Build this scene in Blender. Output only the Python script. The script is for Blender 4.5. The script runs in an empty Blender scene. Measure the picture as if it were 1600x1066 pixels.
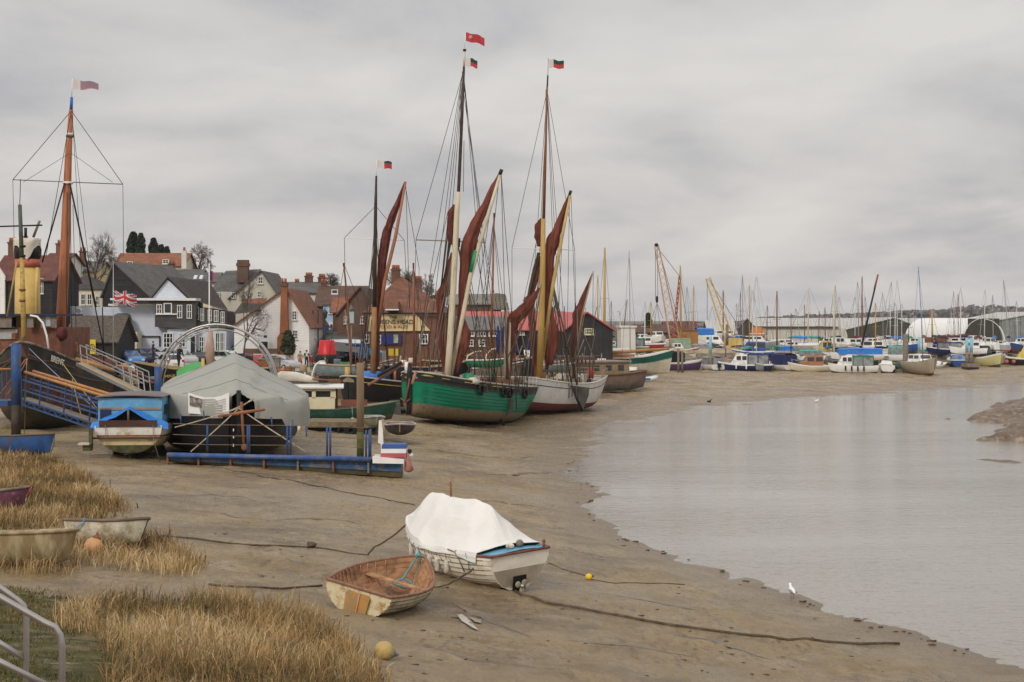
import bpy, math, random
import numpy as np
from math import sin, cos, pi, radians as R
from mathutils import Vector as V, Matrix as M, noise as NZ
random.seed(7)
rnd = random.uniform
SC = bpy.context.scene
COL = SC.collection
# ---- the camera: 7 m above low water, looking level along +Y ------------------------------
F, H, HY = 2400.0, 7.0, 500.0          # focal length in photo pixels, eye height, horizon row
def P(px, py, Y): return V(((px-800)*Y/F, Y, H-(py-HY)*Y/F))
# ---- materials -----------------------------------------------------------------------------
MATS = {}
def mat(name, col, rough=.65, var=.18, scale=2.0, bump=0., bscale=25., metal=0., stretch=(1,1,1), dirt=None, dscale=1.2, damt=.5, spec=.28):
    if name in MATS: return MATS[name]
    m = bpy.data.materials.new(name); m.use_nodes = True
    nt = m.node_tree; N = nt.nodes; K = nt.links
    b = N['Principled BSDF']; b.inputs['Roughness'].default_value = rough; b.inputs['Metallic'].default_value = metal
    b.inputs['Specular IOR Level'].default_value = spec
    tc = N.new('ShaderNodeTexCoord'); mp = N.new('ShaderNodeMapping'); mp.inputs['Scale'].default_value = stretch
    K.new(tc.outputs['Object'], mp.inputs[0])
    n = N.new('ShaderNodeTexNoise'); n.inputs['Scale'].default_value = scale; n.inputs['Detail'].default_value = 5
    K.new(mp.outputs[0], n.inputs[0])
    r = N.new('ShaderNodeValToRGB'); e = r.color_ramp.elements
    e[0].position = .3; e[1].position = .7
    e[0].color = (*[c*(1-var) for c in col], 1); e[1].color = (*[min(1, c*(1+var)) for c in col], 1)
    K.new(n.outputs[0], r.inputs[0]); out = r.outputs[0]
    if dirt:
        n2 = N.new('ShaderNodeTexNoise'); n2.inputs['Scale'].default_value = dscale; n2.inputs['Detail'].default_value = 8
        n2.inputs['Roughness'].default_value = .65
        K.new(mp.outputs[0], n2.inputs[0])
        r2 = N.new('ShaderNodeValToRGB'); q = r2.color_ramp.elements
        q[0].position = 1-damt-.08+.02; q[1].position = min(1, 1-damt+.1); K.new(n2.outputs[0], r2.inputs[0])
        mx = N.new('ShaderNodeMixRGB'); mx.inputs[2].default_value = (*dirt, 1)
        K.new(r2.outputs[0], mx.inputs[0]); K.new(out, mx.inputs[1]); out = mx.outputs[0]
    K.new(out, b.inputs['Base Color'])
    if bump:
        n3 = N.new('ShaderNodeTexNoise'); n3.inputs['Scale'].default_value = bscale; n3.inputs['Detail'].default_value = 4
        K.new(mp.outputs[0], n3.inputs[0])
        bp = N.new('ShaderNodeBump'); bp.inputs['Strength'].default_value = bump; bp.inputs['Distance'].default_value = .05
        K.new(n3.outputs[0], bp.inputs['Height']); K.new(bp.outputs[0], b.inputs['Normal'])
    MATS[name] = m; return m
def rows(name, c1, c2, size, rough=.8, vert=False, brick=False, bump=.5, mortar=.08, depth=.03):
    """weatherboards, tiles, bricks: courses of real size in object space"""
    if name in MATS: return MATS[name]
    m = bpy.data.materials.new(name); m.use_nodes = True
    nt = m.node_tree; N = nt.nodes; K = nt.links; b = N['Principled BSDF']; b.inputs['Roughness'].default_value = rough
    b.inputs['Specular IOR Level'].default_value = .3
    tc = N.new('ShaderNodeTexCoord'); sp = N.new('ShaderNodeSeparateXYZ'); K.new(tc.outputs['Object'], sp.inputs[0])
    ad = N.new('ShaderNodeMath'); ad.operation = 'ADD'; K.new(sp.outputs[0], ad.inputs[0]); K.new(sp.outputs[1], ad.inputs[1])
    cb = N.new('ShaderNodeCombineXYZ')
    K.new(ad.outputs[0], cb.inputs[1 if vert else 0]); K.new(sp.outputs[2], cb.inputs[0 if vert else 1])
    t = N.new('ShaderNodeTexBrick'); t.inputs['Scale'].default_value = 1
    t.inputs['Row Height'].default_value = size; t.inputs['Brick Width'].default_value = size*(2.2 if brick else 30)
    t.inputs['Mortar Size'].default_value = size*mortar; t.inputs['Mortar Smooth'].default_value = .6; t.inputs['Bias'].default_value = 0
    t.inputs['Color1'].default_value = (*c1, 1); t.inputs['Color2'].default_value = (*c2, 1)
    t.inputs['Mortar'].default_value = (*[c*(.55 if c1[1] < .4 else .78) for c in c1], 1)
    K.new(cb.outputs[0], t.inputs['Vector'])
    n = N.new('ShaderNodeTexNoise'); n.inputs['Scale'].default_value = .9; n.inputs['Detail'].default_value = 7; K.new(tc.outputs['Object'], n.inputs[0])
    mr = N.new('ShaderNodeMapRange'); mr.inputs['From Min'].default_value = .3; mr.inputs['From Max'].default_value = .7
    mr.inputs['To Min'].default_value = .8 if c1[1] < .4 else .92; mr.inputs['To Max'].default_value = 1.18 if c1[1] < .4 else 1.06; K.new(n.outputs[0], mr.inputs[0])
    mx = N.new('ShaderNodeMixRGB'); mx.blend_type = 'MULTIPLY'; mx.inputs[0].default_value = 1
    K.new(t.outputs[0], mx.inputs[1]); K.new(mr.outputs[0], mx.inputs[2]); K.new(mx.outputs[0], b.inputs['Base Color'])
    bp = N.new('ShaderNodeBump'); bp.invert = True; bp.inputs['Strength'].default_value = bump; bp.inputs['Distance'].default_value = depth
    K.new(t.outputs['Fac'], bp.inputs['Height']); K.new(bp.outputs[0], b.inputs['Normal'])
    MATS[name] = m; return m
# ---- mesh building -------------------------------------------------------------------------
class MB:
    def __init__(s): s.v = []; s.f = []; s.mi = []; s.sm = []; s.mats = []
    def add(s, vs, fs, m, smooth=False):
        if m not in s.mats: s.mats.append(m)
        k = s.mats.index(m); o = len(s.v); s.v += [tuple(v) for v in vs]
        for f in fs: s.f.append(tuple(i+o for i in f)); s.mi.append(k); s.sm.append(smooth)
        return s
    def box(s, c, d, m, rot=None):
        c = V(c); vs = []
        for x in (-.5, .5):
            for y in (-.5, .5):
                for z in (-.5, .5):
                    p = V((x*d[0], y*d[1], z*d[2])); vs.append(c+(rot @ p if rot else p))
        return s.add(vs, [(0,1,3,2),(4,6,7,5),(0,4,5,1),(2,3,7,6),(0,2,6,4),(1,5,7,3)], m)
    def bar(s, a, b, w, h, m, up=(0,0,1)):
        a, b = V(a), V(b); d = (b-a); L = d.length; d.normalize(); u = V(up)
        y = u.cross(d)
        if y.length < 1e-4: y = V((0,1,0)).cross(d)
        y.normalize(); z = d.cross(y); r = M((d, y, z)).transposed()
        return s.box((a+b)/2, (L, w, h), m, r)
    def tube(s, pts, r, m, n=6, caps=True, fold=0, smooth=True, flat=1.0):
        pts = [V(p) for p in pts]; k = len(pts); rs = r if isinstance(r, (list, tuple)) else [r]*k
        vs = []; fs = []; prev = None
        for i, p in enumerate(pts):
            t = (pts[min(i+1, k-1)]-pts[max(i-1, 0)]); t.normalize()
            if prev is None: x = t.cross(V((0,0,1)) if abs(t.z) < .9 else V((0,1,0)))
            else: x = prev-t*prev.dot(t)
            x.normalize(); prev = x; y = t.cross(x)
            for j in range(n):
                a = 2*pi*j/n; q = rs[i]
                if fold: q *= 1+fold*(abs(sin(a*3+i*.16+k))*.9-.55+NZ.noise(V((cos(a)*1.6, sin(a)*1.6, i*.33+k*3.1)))*.9)
                vs.append(p+x*cos(a)*q*flat+y*sin(a)*q)
        for i in range(k-1):
            for j in range(n): fs.append((i*n+j, i*n+(j+1)%n, (i+1)*n+(j+1)%n, (i+1)*n+j))
        if caps: fs += [tuple(range(n-1, -1, -1)), tuple((k-1)*n+j for j in range(n))]
        return s.add(vs, fs, m, smooth)
    def lathe(s, prof, m, c=(0,0,0), n=12, rot=None, smooth=True):
        c = V(c); vs = []; fs = []
        for r, z in prof:
            for j in range(n):
                a = 2*pi*j/n; p = V((r*cos(a), r*sin(a), z)); vs.append(c+(rot @ p if rot else p))
        for i in range(len(prof)-1):
            for j in range(n): fs.append((i*n+j, i*n+(j+1)%n, (i+1)*n+(j+1)%n, (i+1)*n+j))
        fs += [tuple(range(n-1, -1, -1)), tuple((len(prof)-1)*n+j for j in range(n))]
        return s.add(vs, fs, m, smooth)
    def ball(s, c, r, m, n=10, k=7, sq=(1,1,1), wob=0):
        c = V(c); vs = []; fs = []
        for i in range(k+1):
            for j in range(n):
                a = pi*i/k; b = 2*pi*j/n; d = V((sin(a)*cos(b), sin(a)*sin(b), cos(a)))
                q = r*(1+wob*NZ.noise(d*1.7+c)); vs.append(c+V((d.x*q*sq[0], d.y*q*sq[1], d.z*q*sq[2])))
        for i in range(k):
            for j in range(n): fs.append((i*n+j, (i+1)*n+j, (i+1)*n+(j+1)%n, i*n+(j+1)%n))
        return s.add(vs, fs, m, True)
    def grid(s, rws, m, smooth=True, close=False, mf=None):
        k = len(rws[0]); vs = [p for r in rws for p in r]; fs = []
        for i in range(len(rws)-1):
            for j in range(k if close else k-1): fs.append((i*k+j, i*k+(j+1)%k, (i+1)*k+(j+1)%k, (i+1)*k+j))
        if not mf: return s.add(vs, fs, m, smooth)
        o = len(s.v); s.v += [tuple(v) for v in vs]; q = k if close else k-1
        for x, f in enumerate(fs):
            mm = mf(x//q, x % q)
            if mm not in s.mats: s.mats.append(mm)
            s.f.append(tuple(i+o for i in f)); s.mi.append(s.mats.index(mm)); s.sm.append(smooth)
        return s
    def prism(s, poly, d, m):
        n = len(poly); d = V(d); vs = [V(p) for p in poly]+[V(p)+d for p in poly]
        return s.add(vs, [tuple(range(n-1, -1, -1)), tuple(range(n, 2*n))]+[(i, (i+1) % n, n+(i+1) % n, n+i) for i in range(n)], m)
    def sheet(s, rws, th, m, smooth=True, mf=None):
        """a cloth or board of real thickness th from rows of points"""
        nu, nv = len(rws), len(rws[0]); top = []; bot = []
        for i in range(nu):
            for j in range(nv):
                a = V(rws[min(i+1, nu-1)][j])-V(rws[max(i-1, 0)][j]); b = V(rws[i][min(j+1, nv-1)])-V(rws[i][max(j-1, 0)])
                n = a.cross(b)
                if n.length > 1e-9: n.normalize()
                p = V(rws[i][j]); top.append(p+n*th/2); bot.append(p-n*th/2)
        g = lambda A: [A[i*nv:(i+1)*nv] for i in range(nu)]
        s.grid(g(top), m, smooth, mf=mf); s.grid([r[::-1] for r in g(bot)], m, smooth, mf=(lambda i, j: mf(i, nv-2-j)) if mf else None)
        N = nu*nv; rim = [j for j in range(nv)]+[i*nv+nv-1 for i in range(1, nu)]+[(nu-1)*nv+j for j in range(nv-2, -1, -1)]+[i*nv for i in range(nu-2, 0, -1)]
        vs = [top[i] for i in rim]+[bot[i] for i in rim]; k = len(rim)
        return s.add(vs, [(i, i+k, (i+1) % k+k, (i+1) % k) for i in range(k)], m if not mf else mf(0, 0))
    def build(s, name, parent=None, world=False):
        me = bpy.data.meshes.new(name); vs = s.v
        if world and parent is not None:
            inv = full(parent).inverted(); vs = [tuple(inv @ V(v)) for v in vs]
        me.from_pydata(vs, [], s.f)
        for m in s.mats: me.materials.append(m)
        me.polygons.foreach_set('material_index', s.mi); me.polygons.foreach_set('use_smooth', s.sm); me.update()
        o = bpy.data.objects.new(name, me); COL.objects.link(o)
        if parent is not None: o.parent = parent
        return o
def full(o):
    m = o.matrix_basis.copy()
    while o.parent: o = o.parent; m = o.matrix_basis @ m
    return m
def tag(o, label, cat, group=None, kind=None):
    if label: o['label'] = label
    if cat: o['category'] = cat
    if group: o['group'] = group
    if kind: o['kind'] = kind
    return o
def thing(name, label, cat, loc=(0,0,0), rz=0., pitch=0., roll=0., group=None):
    o = bpy.data.objects.new(name, None); COL.objects.link(o); o.empty_display_size = .3
    o.matrix_basis = M.Translation(V(loc)) @ M.Rotation(rz, 4, 'Z') @ M.Rotation(-pitch, 4, 'Y') @ M.Rotation(roll, 4, 'X')
    return tag(o, label, cat, group)
def kids(o): return [c for c in bpy.data.objects if c.parent == o]
def dup(o, mtx, label=None, group=None, parent=None):
    c = o.copy(); COL.objects.link(c)
    if parent is not None: c.parent = parent
    if mtx is not None: c.matrix_basis = mtx
    if label: c['label'] = label
    if group: c['group'] = group
    for k in kids(o): dup(k, None, parent=c)
    return c
def text(s, size, m, mtx, name='lettering', parent=None, ext=.01, world=True, sx=1., align='CENTER'):
    cu = bpy.data.curves.new('lettering_curve', 'FONT'); cu.body = s; cu.size = size; cu.extrude = ext; cu.align_x = align; cu.align_y = 'CENTER'
    t = bpy.data.objects.new('lettering_curve', cu); COL.objects.link(t); dg = bpy.context.evaluated_depsgraph_get(); dg.update()
    me = bpy.data.meshes.new_from_object(t.evaluated_get(dg)); bpy.data.objects.remove(t); bpy.data.curves.remove(cu)
    w = (full(parent).inverted() @ mtx) if (world and parent is not None) else mtx
    me.transform(w @ M.Diagonal((sx, 1, 1, 1))); me.materials.clear(); me.materials.append(m); me.name = name
    o = bpy.data.objects.new(name, me); COL.objects.link(o)
    if parent is not None: o.parent = parent
    return o
def frame(o, x, n):
    """matrix at o with local x along x and local z along n"""
    x = V(x).normalized(); n = V(n); n = (n-x*n.dot(x)).normalized(); y = n.cross(x)
    return M.Translation(V(o)) @ M((x, y, n)).transposed().to_4x4()
def arc(a, b, sag, n=8):
    a, b = V(a), V(b); return [a.lerp(b, i/n)-V((0,0,sag*4*(i/n)*(1-i/n))) for i in range(n+1)]

# ---- terrain ---------------------------------------------------------------------------------
CP = [(0,1066,3.0),(300,1066,2.5),(600,1066,2.0),(900,1066,1.4),(1200,1066,.8),(1420,1040,.28),
 (60,880,2.1),(165,850,2.05),(310,900,1.9),(585,965,1.5),(760,922,1.2),(920,902,.75),(1100,960,.62),
 (60,708,1.7),(210,722,1.6),(300,728,1.5),(620,750,1.0),(800,760,.5),(880,765,.14),(400,800,1.5),(200,780,1.9),(0,760,2.2),(0,800,2.2),(700,830,1.1),(850,830,.5),
 (130,672,1.4),(30,672,1.5),(480,700,1.2),(560,700,.9),(640,680,.6),(640,660,.85),(720,668,.3),(800,673,-.12),(850,645,.35),(905,641,.2),(960,640,.12),(880,690,.06),(915,665,.05),
 (960,600,.6),(1040,587,.7),(1150,581,.6),(1250,580,.6),(1340,583,.6),(1440,586,.5),(1520,575,.6),(1600,568,.8),(1100,615,.3),(1300,605,.25),(1500,592,.25),(1600,590,.2),
 (1300,700,-.8),(1500,850,-1),(1100,720,-.7),(1200,800,-.8),(1590,950,-.6),(1590,660,-.4),(1400,640,-.5)]
WL = [(1570,1030),(1490,1008),(1400,982),(1310,957),(1240,933),(1140,895),(1060,868),(1000,850),(960,826),(935,806),(920,788),(942,774),(922,752),(903,735),(905,720),(925,704),(950,690),(1000,662),(1060,645),(1180,630),(1350,618),(1480,609),(1600,601)]
def gz(px, py, z): Y = (H-z)*F/(py-HY); return V(((px-800)*Y/F, Y, z))
cps = [gz(*c) for c in CP]+[gz(x, y, 0.0) for x, y in WL]
for x, y, z in [(-60,20,4),(-60,60,2),(-60,110,1.2),(-60,170,1),(60,10,-1.2),(80,100,-.8),(130,170,-.3),(130,200,1),(0,2,2.2),(-12,3,3.6),(0,300,1),(120,300,1),(-100,300,1),(-100,0,4)]: cps.append(V((x,y,z)))
_x = np.array([[c.x, c.y] for c in cps]); _z = np.array([c.z for c in cps])
def _sc(a): return np.stack([a[...,0]*1.0, a[...,1]*.55], -1)
_A = np.linalg.norm(_sc(_x)[:,None]-_sc(_x)[None], axis=-1); _n = len(_z)
_Q = np.hstack([np.ones((_n,1)), _x]); _B = np.block([[_A, _Q],[_Q.T, np.zeros((3,3))]])
_w = np.linalg.solve(_B, np.concatenate([_z, np.zeros(3)]))
def hts(xy):
    d = np.linalg.norm(_sc(xy)[:,None]-_sc(_x)[None], axis=-1)
    return d @ _w[:_n]+_w[_n]+xy @ _w[_n+1:]
def rough(x, y):
    q = V((x*.35, y*.22, 0)); a = NZ.noise(q)*.045+NZ.noise(q*3.1)*.03
    a += (abs(NZ.noise(V((x*.9, y*.45, 3))))-.25)*.07      # runnels along the shore
    f = min(1, max(0, (y-45)/40))
    b = NZ.noise(V((x*.16, y*.5, 7))); a += f*(-.16*max(0, 1-abs(b)*7)+.10*NZ.noise(V((x*.3, y*.35, 11)))+.05*NZ.noise(V((x*.9, y*.9, 1))))
    d = NZ.noise(V((x*.22-y*.1, y*.3, 21))); a -= .05*max(0, 1-abs(d)*14)*(1-f)
    a += .018*NZ.noise(V((x*1.7, y*2.6, 4)))
    return a
def hz(x, y): return float(hts(np.array([[x, y]]))[0])+rough(x, y)
def G(px, py):
    lo, hi = 8., 330.; f = lambda Y: (H-(py-HY)*Y/F)-hz((px-800)*Y/F, Y)
    Y = lo
    while Y < hi and f(Y) > 0: Y *= 1.01
    a, b = Y/1.01, Y
    for _ in range(14):
        c = (a+b)/2
        if f(c) > 0: a = c
        else: b = c
    return P(px, py, b)
def terrain():
    ys = list(np.geomspace(7, 280, 560)); rws = []
    for y in ys:
        xs = np.linspace(-.56*y-14, .5*y+14, 330); h = hts(np.stack([xs, np.full(330, y)], 1))
        rws.append([V((x, y, a+rough(x, y))) for x, a in zip(xs, h)])
    o = MB().grid(rws, MUD).build('mud_flat'); tag(o, None, None, kind='structure')
def mudmat():
    m = bpy.data.materials.new('wet_mud'); m.use_nodes = True; nt = m.node_tree; N = nt.nodes; K = nt.links; b = N['Principled BSDF']
    tc = N.new('ShaderNodeTexCoord')
    def nz(scale, st, det=6, ro=.6):
        mp = N.new('ShaderNodeMapping'); mp.inputs['Scale'].default_value = st; K.new(tc.outputs['Object'], mp.inputs[0])
        n = N.new('ShaderNodeTexNoise'); n.inputs['Scale'].default_value = scale; n.inputs['Detail'].default_value = det; n.inputs['Roughness'].default_value = ro
        K.new(mp.outputs[0], n.inputs[0]); return n.outputs[0]
    def ramp(src, p0, p1, c0, c1):
        r = N.new('ShaderNodeValToRGB'); e = r.color_ramp.elements; e[0].position = p0; e[1].position = p1; e[0].color = (*c0, 1); e[1].color = (*c1, 1); K.new(src, r.inputs[0]); return r.outputs[0]
    def mix(f, a, c):
        x = N.new('ShaderNodeMixRGB'); K.new(f, x.inputs[0]); K.new(a, x.inputs[1])
        if isinstance(c, tuple): x.inputs[2].default_value = (*c, 1)
        else: K.new(c, x.inputs[2])
        return x.outputs[0]
    base = ramp(nz(.5, (1, .6, 1), 8, .68), .33, .67, (.258, .178, .084), (.40, .292, .15))
    streak = ramp(nz(1.5, (1.2, .42, 1), 9, .74), .55, .67, (0,0,0), (.8,.8,.8))
    c = mix(streak, base, (.125, .08, .042))
    mk = ramp(nz(.55, (.8, .7, 1), 5, .6), .42, .62, (.05,.05,.05), (1,1,1)); sk = ramp(nz(7, (1, .42, 1), 6, .72), .50, .60, (0,0,0), (.85,.85,.85))
    specks = N.new('ShaderNodeMixRGB'); specks.blend_type = 'MULTIPLY'; specks.inputs[0].default_value = 1; K.new(mk, specks.inputs[1]); K.new(sk, specks.inputs[2]); specks = specks.outputs[0]; c = mix(specks, c, (.125, .085, .045))  # dark flecks put pit and lump shading into the colour, beyond the bump
    pale = ramp(nz(3.2, (1, .4, 1), 7, .7), .54, .64, (0,0,0), (.55,.55,.55)); c = mix(pale, c, (.45, .352, .21))
    grey = ramp(nz(.15, (.8, .9, 1), 7, .62), .44, .62, (0,0,0), (.75,.75,.75)); c = mix(grey, c, (.33, .262, .178))  # grey patches paint the wet sheen into the base colour
    ridge = ramp(nz(.33, (.7, 1.0, 1), 8, .7), .5, .62, (0,0,0), (.72,.72,.72)); c = mix(ridge, c, (.17, .115, .062))  # brown patches paint the shading of mud ridges into the colour
    # soaked mud low down by the water is darker and shinier
    gp = N.new('ShaderNodeNewGeometry'); sx = N.new('ShaderNodeSeparateXYZ'); K.new(gp.outputs['Position'], sx.inputs[0]); az = N.new('ShaderNodeMath'); az.operation = 'MULTIPLY_ADD'; az.inputs[1].default_value = .55; K.new(nz(.5, (.8,.7,1), 5), az.inputs[0]); K.new(sx.outputs[2], az.inputs[2])
    lo = N.new('ShaderNodeMapRange'); lo.inputs['From Min'].default_value = .26; lo.inputs['From Max'].default_value = .62; lo.inputs['To Min'].default_value = .85; lo.inputs['To Max'].default_value = 0; K.new(az.outputs[0], lo.inputs[0]); c = mix(lo.outputs[0], c, (.20, .145, .085))
    K.new(c, b.inputs['Base Color'])
    wet = nz(.4, (.8, .8, 1), 8, .68); rr = ramp(wet, .42, .60, (.60,)*3, (.16,)*3); r3 = mix(lo.outputs[0], rr, (.22,.22,.22)); K.new(r3, b.inputs['Roughness'])
    b.inputs['Specular IOR Level'].default_value = .42
    h = N.new('ShaderNodeMath'); h.operation = 'ADD'; K.new(nz(5, (1.1, .6, 1), 9, .74), h.inputs[0])
    h2 = N.new('ShaderNodeMath'); h2.operation = 'MULTIPLY'; h2.inputs[1].default_value = 1.6; K.new(nz(1.1, (1, .6, 1), 6), h2.inputs[0]); K.new(h2.outputs[0], h.inputs[1])
    bp = N.new('ShaderNodeBump'); bp.inputs['Strength'].default_value = .9; bp.inputs['Distance'].default_value = .16; K.new(h.outputs[0], bp.inputs['Height']); K.new(bp.outputs[0], b.inputs['Normal'])
    return m
MUD = mudmat()
def watermat():
    m = bpy.data.materials.new('creek_water'); m.use_nodes = True; nt = m.node_tree; N = nt.nodes; K = nt.links; b = N['Principled BSDF']
    b.inputs['Base Color'].default_value = (.29, .265, .225, 1); b.inputs['Roughness'].default_value = .1; b.inputs['IOR'].default_value = 1.4
    tc = N.new('ShaderNodeTexCoord'); hs = []
    for sc, st, a in ((2.4, (.5, 1, 1), .38), (.18, (.25, 1, 1), 1.0), (7, (.6, 1, 1), .22)):
        mp = N.new('ShaderNodeMapping'); mp.inputs['Scale'].default_value = st; K.new(tc.outputs['Object'], mp.inputs[0])
        n = N.new('ShaderNodeTexNoise'); n.inputs['Scale'].default_value = sc; n.inputs['Detail'].default_value = 3; K.new(mp.outputs[0], n.inputs[0])
        q = N.new('ShaderNodeMath'); q.operation = 'MULTIPLY'; q.inputs[1].default_value = a; K.new(n.outputs[0], q.inputs[0]); hs.append(q.outputs[0])
    # breeze patches: ripples come and go over the water
    mp = N.new('ShaderNodeMapping'); mp.inputs['Scale'].default_value = (.3, 1, 1); K.new(tc.outputs['Object'], mp.inputs[0])
    n = N.new('ShaderNodeTexNoise'); n.inputs['Scale'].default_value = .09; n.inputs['Detail'].default_value = 4; K.new(mp.outputs[0], n.inputs[0])
    mr = N.new('ShaderNodeMapRange'); mr.inputs['From Min'].default_value = .35; mr.inputs['From Max'].default_value = .65; mr.inputs['To Min'].default_value = .22; mr.inputs['To Max'].default_value = 1.0
    K.new(n.outputs[0], mr.inputs[0])
    s = hs[0]
    for h in hs[1:]:
        q = N.new('ShaderNodeMath'); K.new(s, q.inputs[0]); K.new(h, q.inputs[1]); s = q.outputs[0]
    bp = N.new('ShaderNodeBump'); bp.inputs['Distance'].default_value = .13; K.new(mr.outputs[0], bp.inputs['Strength']); K.new(s, bp.inputs['Height']); K.new(bp.outputs[0], b.inputs['Normal'])
    return m
def water():
    edge = [gz(x, y, 0) for x, y in WL]; out = []
    for i, p in enumerate(edge):
        t = edge[min(i+1, len(edge)-1)]-edge[max(i-1, 0)]; t.normalize(); n = V((-t.y, t.x, 0)); out.append(p+n*(1.0+.012*p.y))
    out = [V((out[0].x+25, 4, 0))]+out+[V((260, 230, 0)), V((260, 4, 0))]
    from mathutils.geometry import tessellate_polygon
    MB().add(out, tessellate_polygon([out]), watermat()).build('water')['kind'] = 'structure'
terrain(); water()
# the bank on the far side of the creek and the spit before it
def bank(name, poly, top, seed):
    pts = [gz(x, y, 0) for x, y in poly]; xs = [p.x for p in pts]; ys = [p.y for p in pts]; n = 90
    x0, x1, y0, y1 = min(xs)-2, max(xs)+2, min(ys)-2, max(ys)+2; rws = []
    def dist(p):
        ins = False; d = 1e9
        for i in range(len(pts)):
            a, b = pts[i], pts[(i+1) % len(pts)]
            if (a.y > p.y) != (b.y > p.y) and p.x < (b.x-a.x)*(p.y-a.y)/(b.y-a.y)+a.x: ins = not ins
            e = b-a; t = max(0, min(1, (p-a).dot(e)/e.dot(e))); d = min(d, (p-a-e*t).length)
        return d if ins else -d
    for i in range(n+1):
        r = []
        for j in range(n+1):
            p = V((x0+(x1-x0)*j/n, y0+(y1-y0)*i/n, 0)); d = dist(p)
            k = V((p.x*.5, p.y*.28, seed)); h = top*(1-math.exp(-max(0, d)/4)) if d > 0 else d*.12
            h += (NZ.noise(k)*.35+NZ.noise(k*2.7)*.28+NZ.noise(k*6)*.12)*(min(1, max(0, d+.6))*top*.75); r.append(V((p.x, p.y, h-.04)))
        rws.append(r)
    MB().grid(rws, mat('bank_mud', (.15,.105,.065), .55, .4, 1.6, .7, 9, dirt=(.32,.27,.22), dscale=2.2, damt=.42, stretch=(1,.5,1))).build(name)['kind'] = 'structure'
bank('mud_bank', [(1478,655),(1520,654),(1525,646),(1560,632),(1640,622),(1700,630),(1700,700),(1600,692),(1530,689),(1512,686),(1555,682),(1548,676),(1570,664),(1530,659)], 1.35, 2)
bank('mud_spit', [(1510,718),(1525,714),(1560,716),(1650,722),(1700,735),(1620,732),(1560,725)], .25, 5)
# ---- sky, sun, camera ------------------------------------------------------------------------
def sky():
    w = bpy.data.worlds.new('World'); SC.world = w; w.use_nodes = True; nt = w.node_tree; N = nt.nodes; K = nt.links
    bg = N['Background']; el, az = R(38), R(205)
    st = N.new('ShaderNodeTexSky'); st.sky_type = 'NISHITA'; st.sun_disc = False; st.sun_elevation = el; st.sun_rotation = az; st.air_density = 1.5; st.dust_density = 3
    k = N.new('ShaderNodeMixRGB'); k.blend_type = 'MULTIPLY'; k.inputs[0].default_value = 1; k.inputs[2].default_value = (.1,.1,.1,1); K.new(st.outputs[0], k.inputs[1])
    tc = N.new('ShaderNodeTexCoord'); sp = N.new('ShaderNodeSeparateXYZ'); K.new(tc.outputs['Generated'], sp.inputs[0])
    def mth(op, a, b):
        n = N.new('ShaderNodeMath'); n.operation = op
        for i, q in enumerate((a, b)):
            if isinstance(q, (int, float)): n.inputs[i].default_value = q
            else: K.new(q, n.inputs[i])
        return n.outputs[0]
    z = mth('ADD', mth('MAXIMUM', sp.outputs[2], 0), .19)
    cb = N.new('ShaderNodeCombineXYZ'); K.new(mth('DIVIDE', sp.outputs[0], z), cb.inputs[0]); K.new(mth('DIVIDE', sp.outputs[1], z), cb.inputs[1])
    mp = N.new('ShaderNodeMapping'); mp.inputs['Location'].default_value = (3.1, 1.4, 0); mp.inputs['Scale'].default_value = (1, .8, 1); K.new(cb.outputs[0], mp.inputs[0])
    n = N.new('ShaderNodeTexNoise'); n.inputs['Scale'].default_value = 1.5; n.inputs['Detail'].default_value = 8; n.inputs['Roughness'].default_value = .52; n.inputs['Distortion'].default_value = .25
    K.new(mp.outputs[0], n.inputs[0])
    r = N.new('ShaderNodeValToRGB'); e = r.color_ramp.elements
    e[0].position = .36; e[0].color = (.45,.445,.465,1); e[1].position = .65; e[1].color = (.675,.65,.625,1)
    x = e.new(.5); x.color = (.585,.565,.555,1)
    K.new(n.outputs[0], r.inputs[0])
    # an overcast sky is brighter overhead than at the horizon
    up = N.new('ShaderNodeMapRange'); up.inputs['From Min'].default_value = .2; up.inputs['From Max'].default_value = .9; up.inputs['To Min'].default_value = 1; up.inputs['To Max'].default_value = 1.6
    K.new(sp.outputs[2], up.inputs[0])
    br = N.new('ShaderNodeMixRGB'); br.blend_type = 'MULTIPLY'; br.inputs[0].default_value = 1; K.new(r.outputs[0], br.inputs[1]); K.new(up.outputs[0], br.inputs[2])
    mx = N.new('ShaderNodeMixRGB'); mx.inputs[0].default_value = .93; K.new(k.outputs[0], mx.inputs[1]); K.new(br.outputs[0], mx.inputs[2])
    K.new(mx.outputs[0], bg.inputs[0]); bg.inputs[1].default_value = 1
    L = bpy.data.lights.new('sun', 'SUN'); L.energy = 1.5; L.angle = R(14); L.color = (1, .95, .88)
    o = bpy.data.objects.new('sun', L); COL.objects.link(o)
    d = V((sin(az)*cos(el), cos(az)*cos(el), sin(el))); o.rotation_euler = d.to_track_quat('Z', 'Y').to_euler()
sky()
cam = bpy.data.cameras.new('camera'); co = bpy.data.objects.new('camera', cam); COL.objects.link(co); SC.camera = co
co.location = (0, 0, H); co.rotation_euler = (R(90), 0, 0); cam.sensor_width = 36; cam.lens = F/1600*36; cam.shift_y = (HY-533)/1600; cam.clip_end = 9000; cam.clip_start = .5
vs = SC.view_settings; vs.view_transform = 'Standard'; vs.look = 'None'; vs.exposure = .1; vs.gamma = 1
def build_all(): 
    pass
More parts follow.
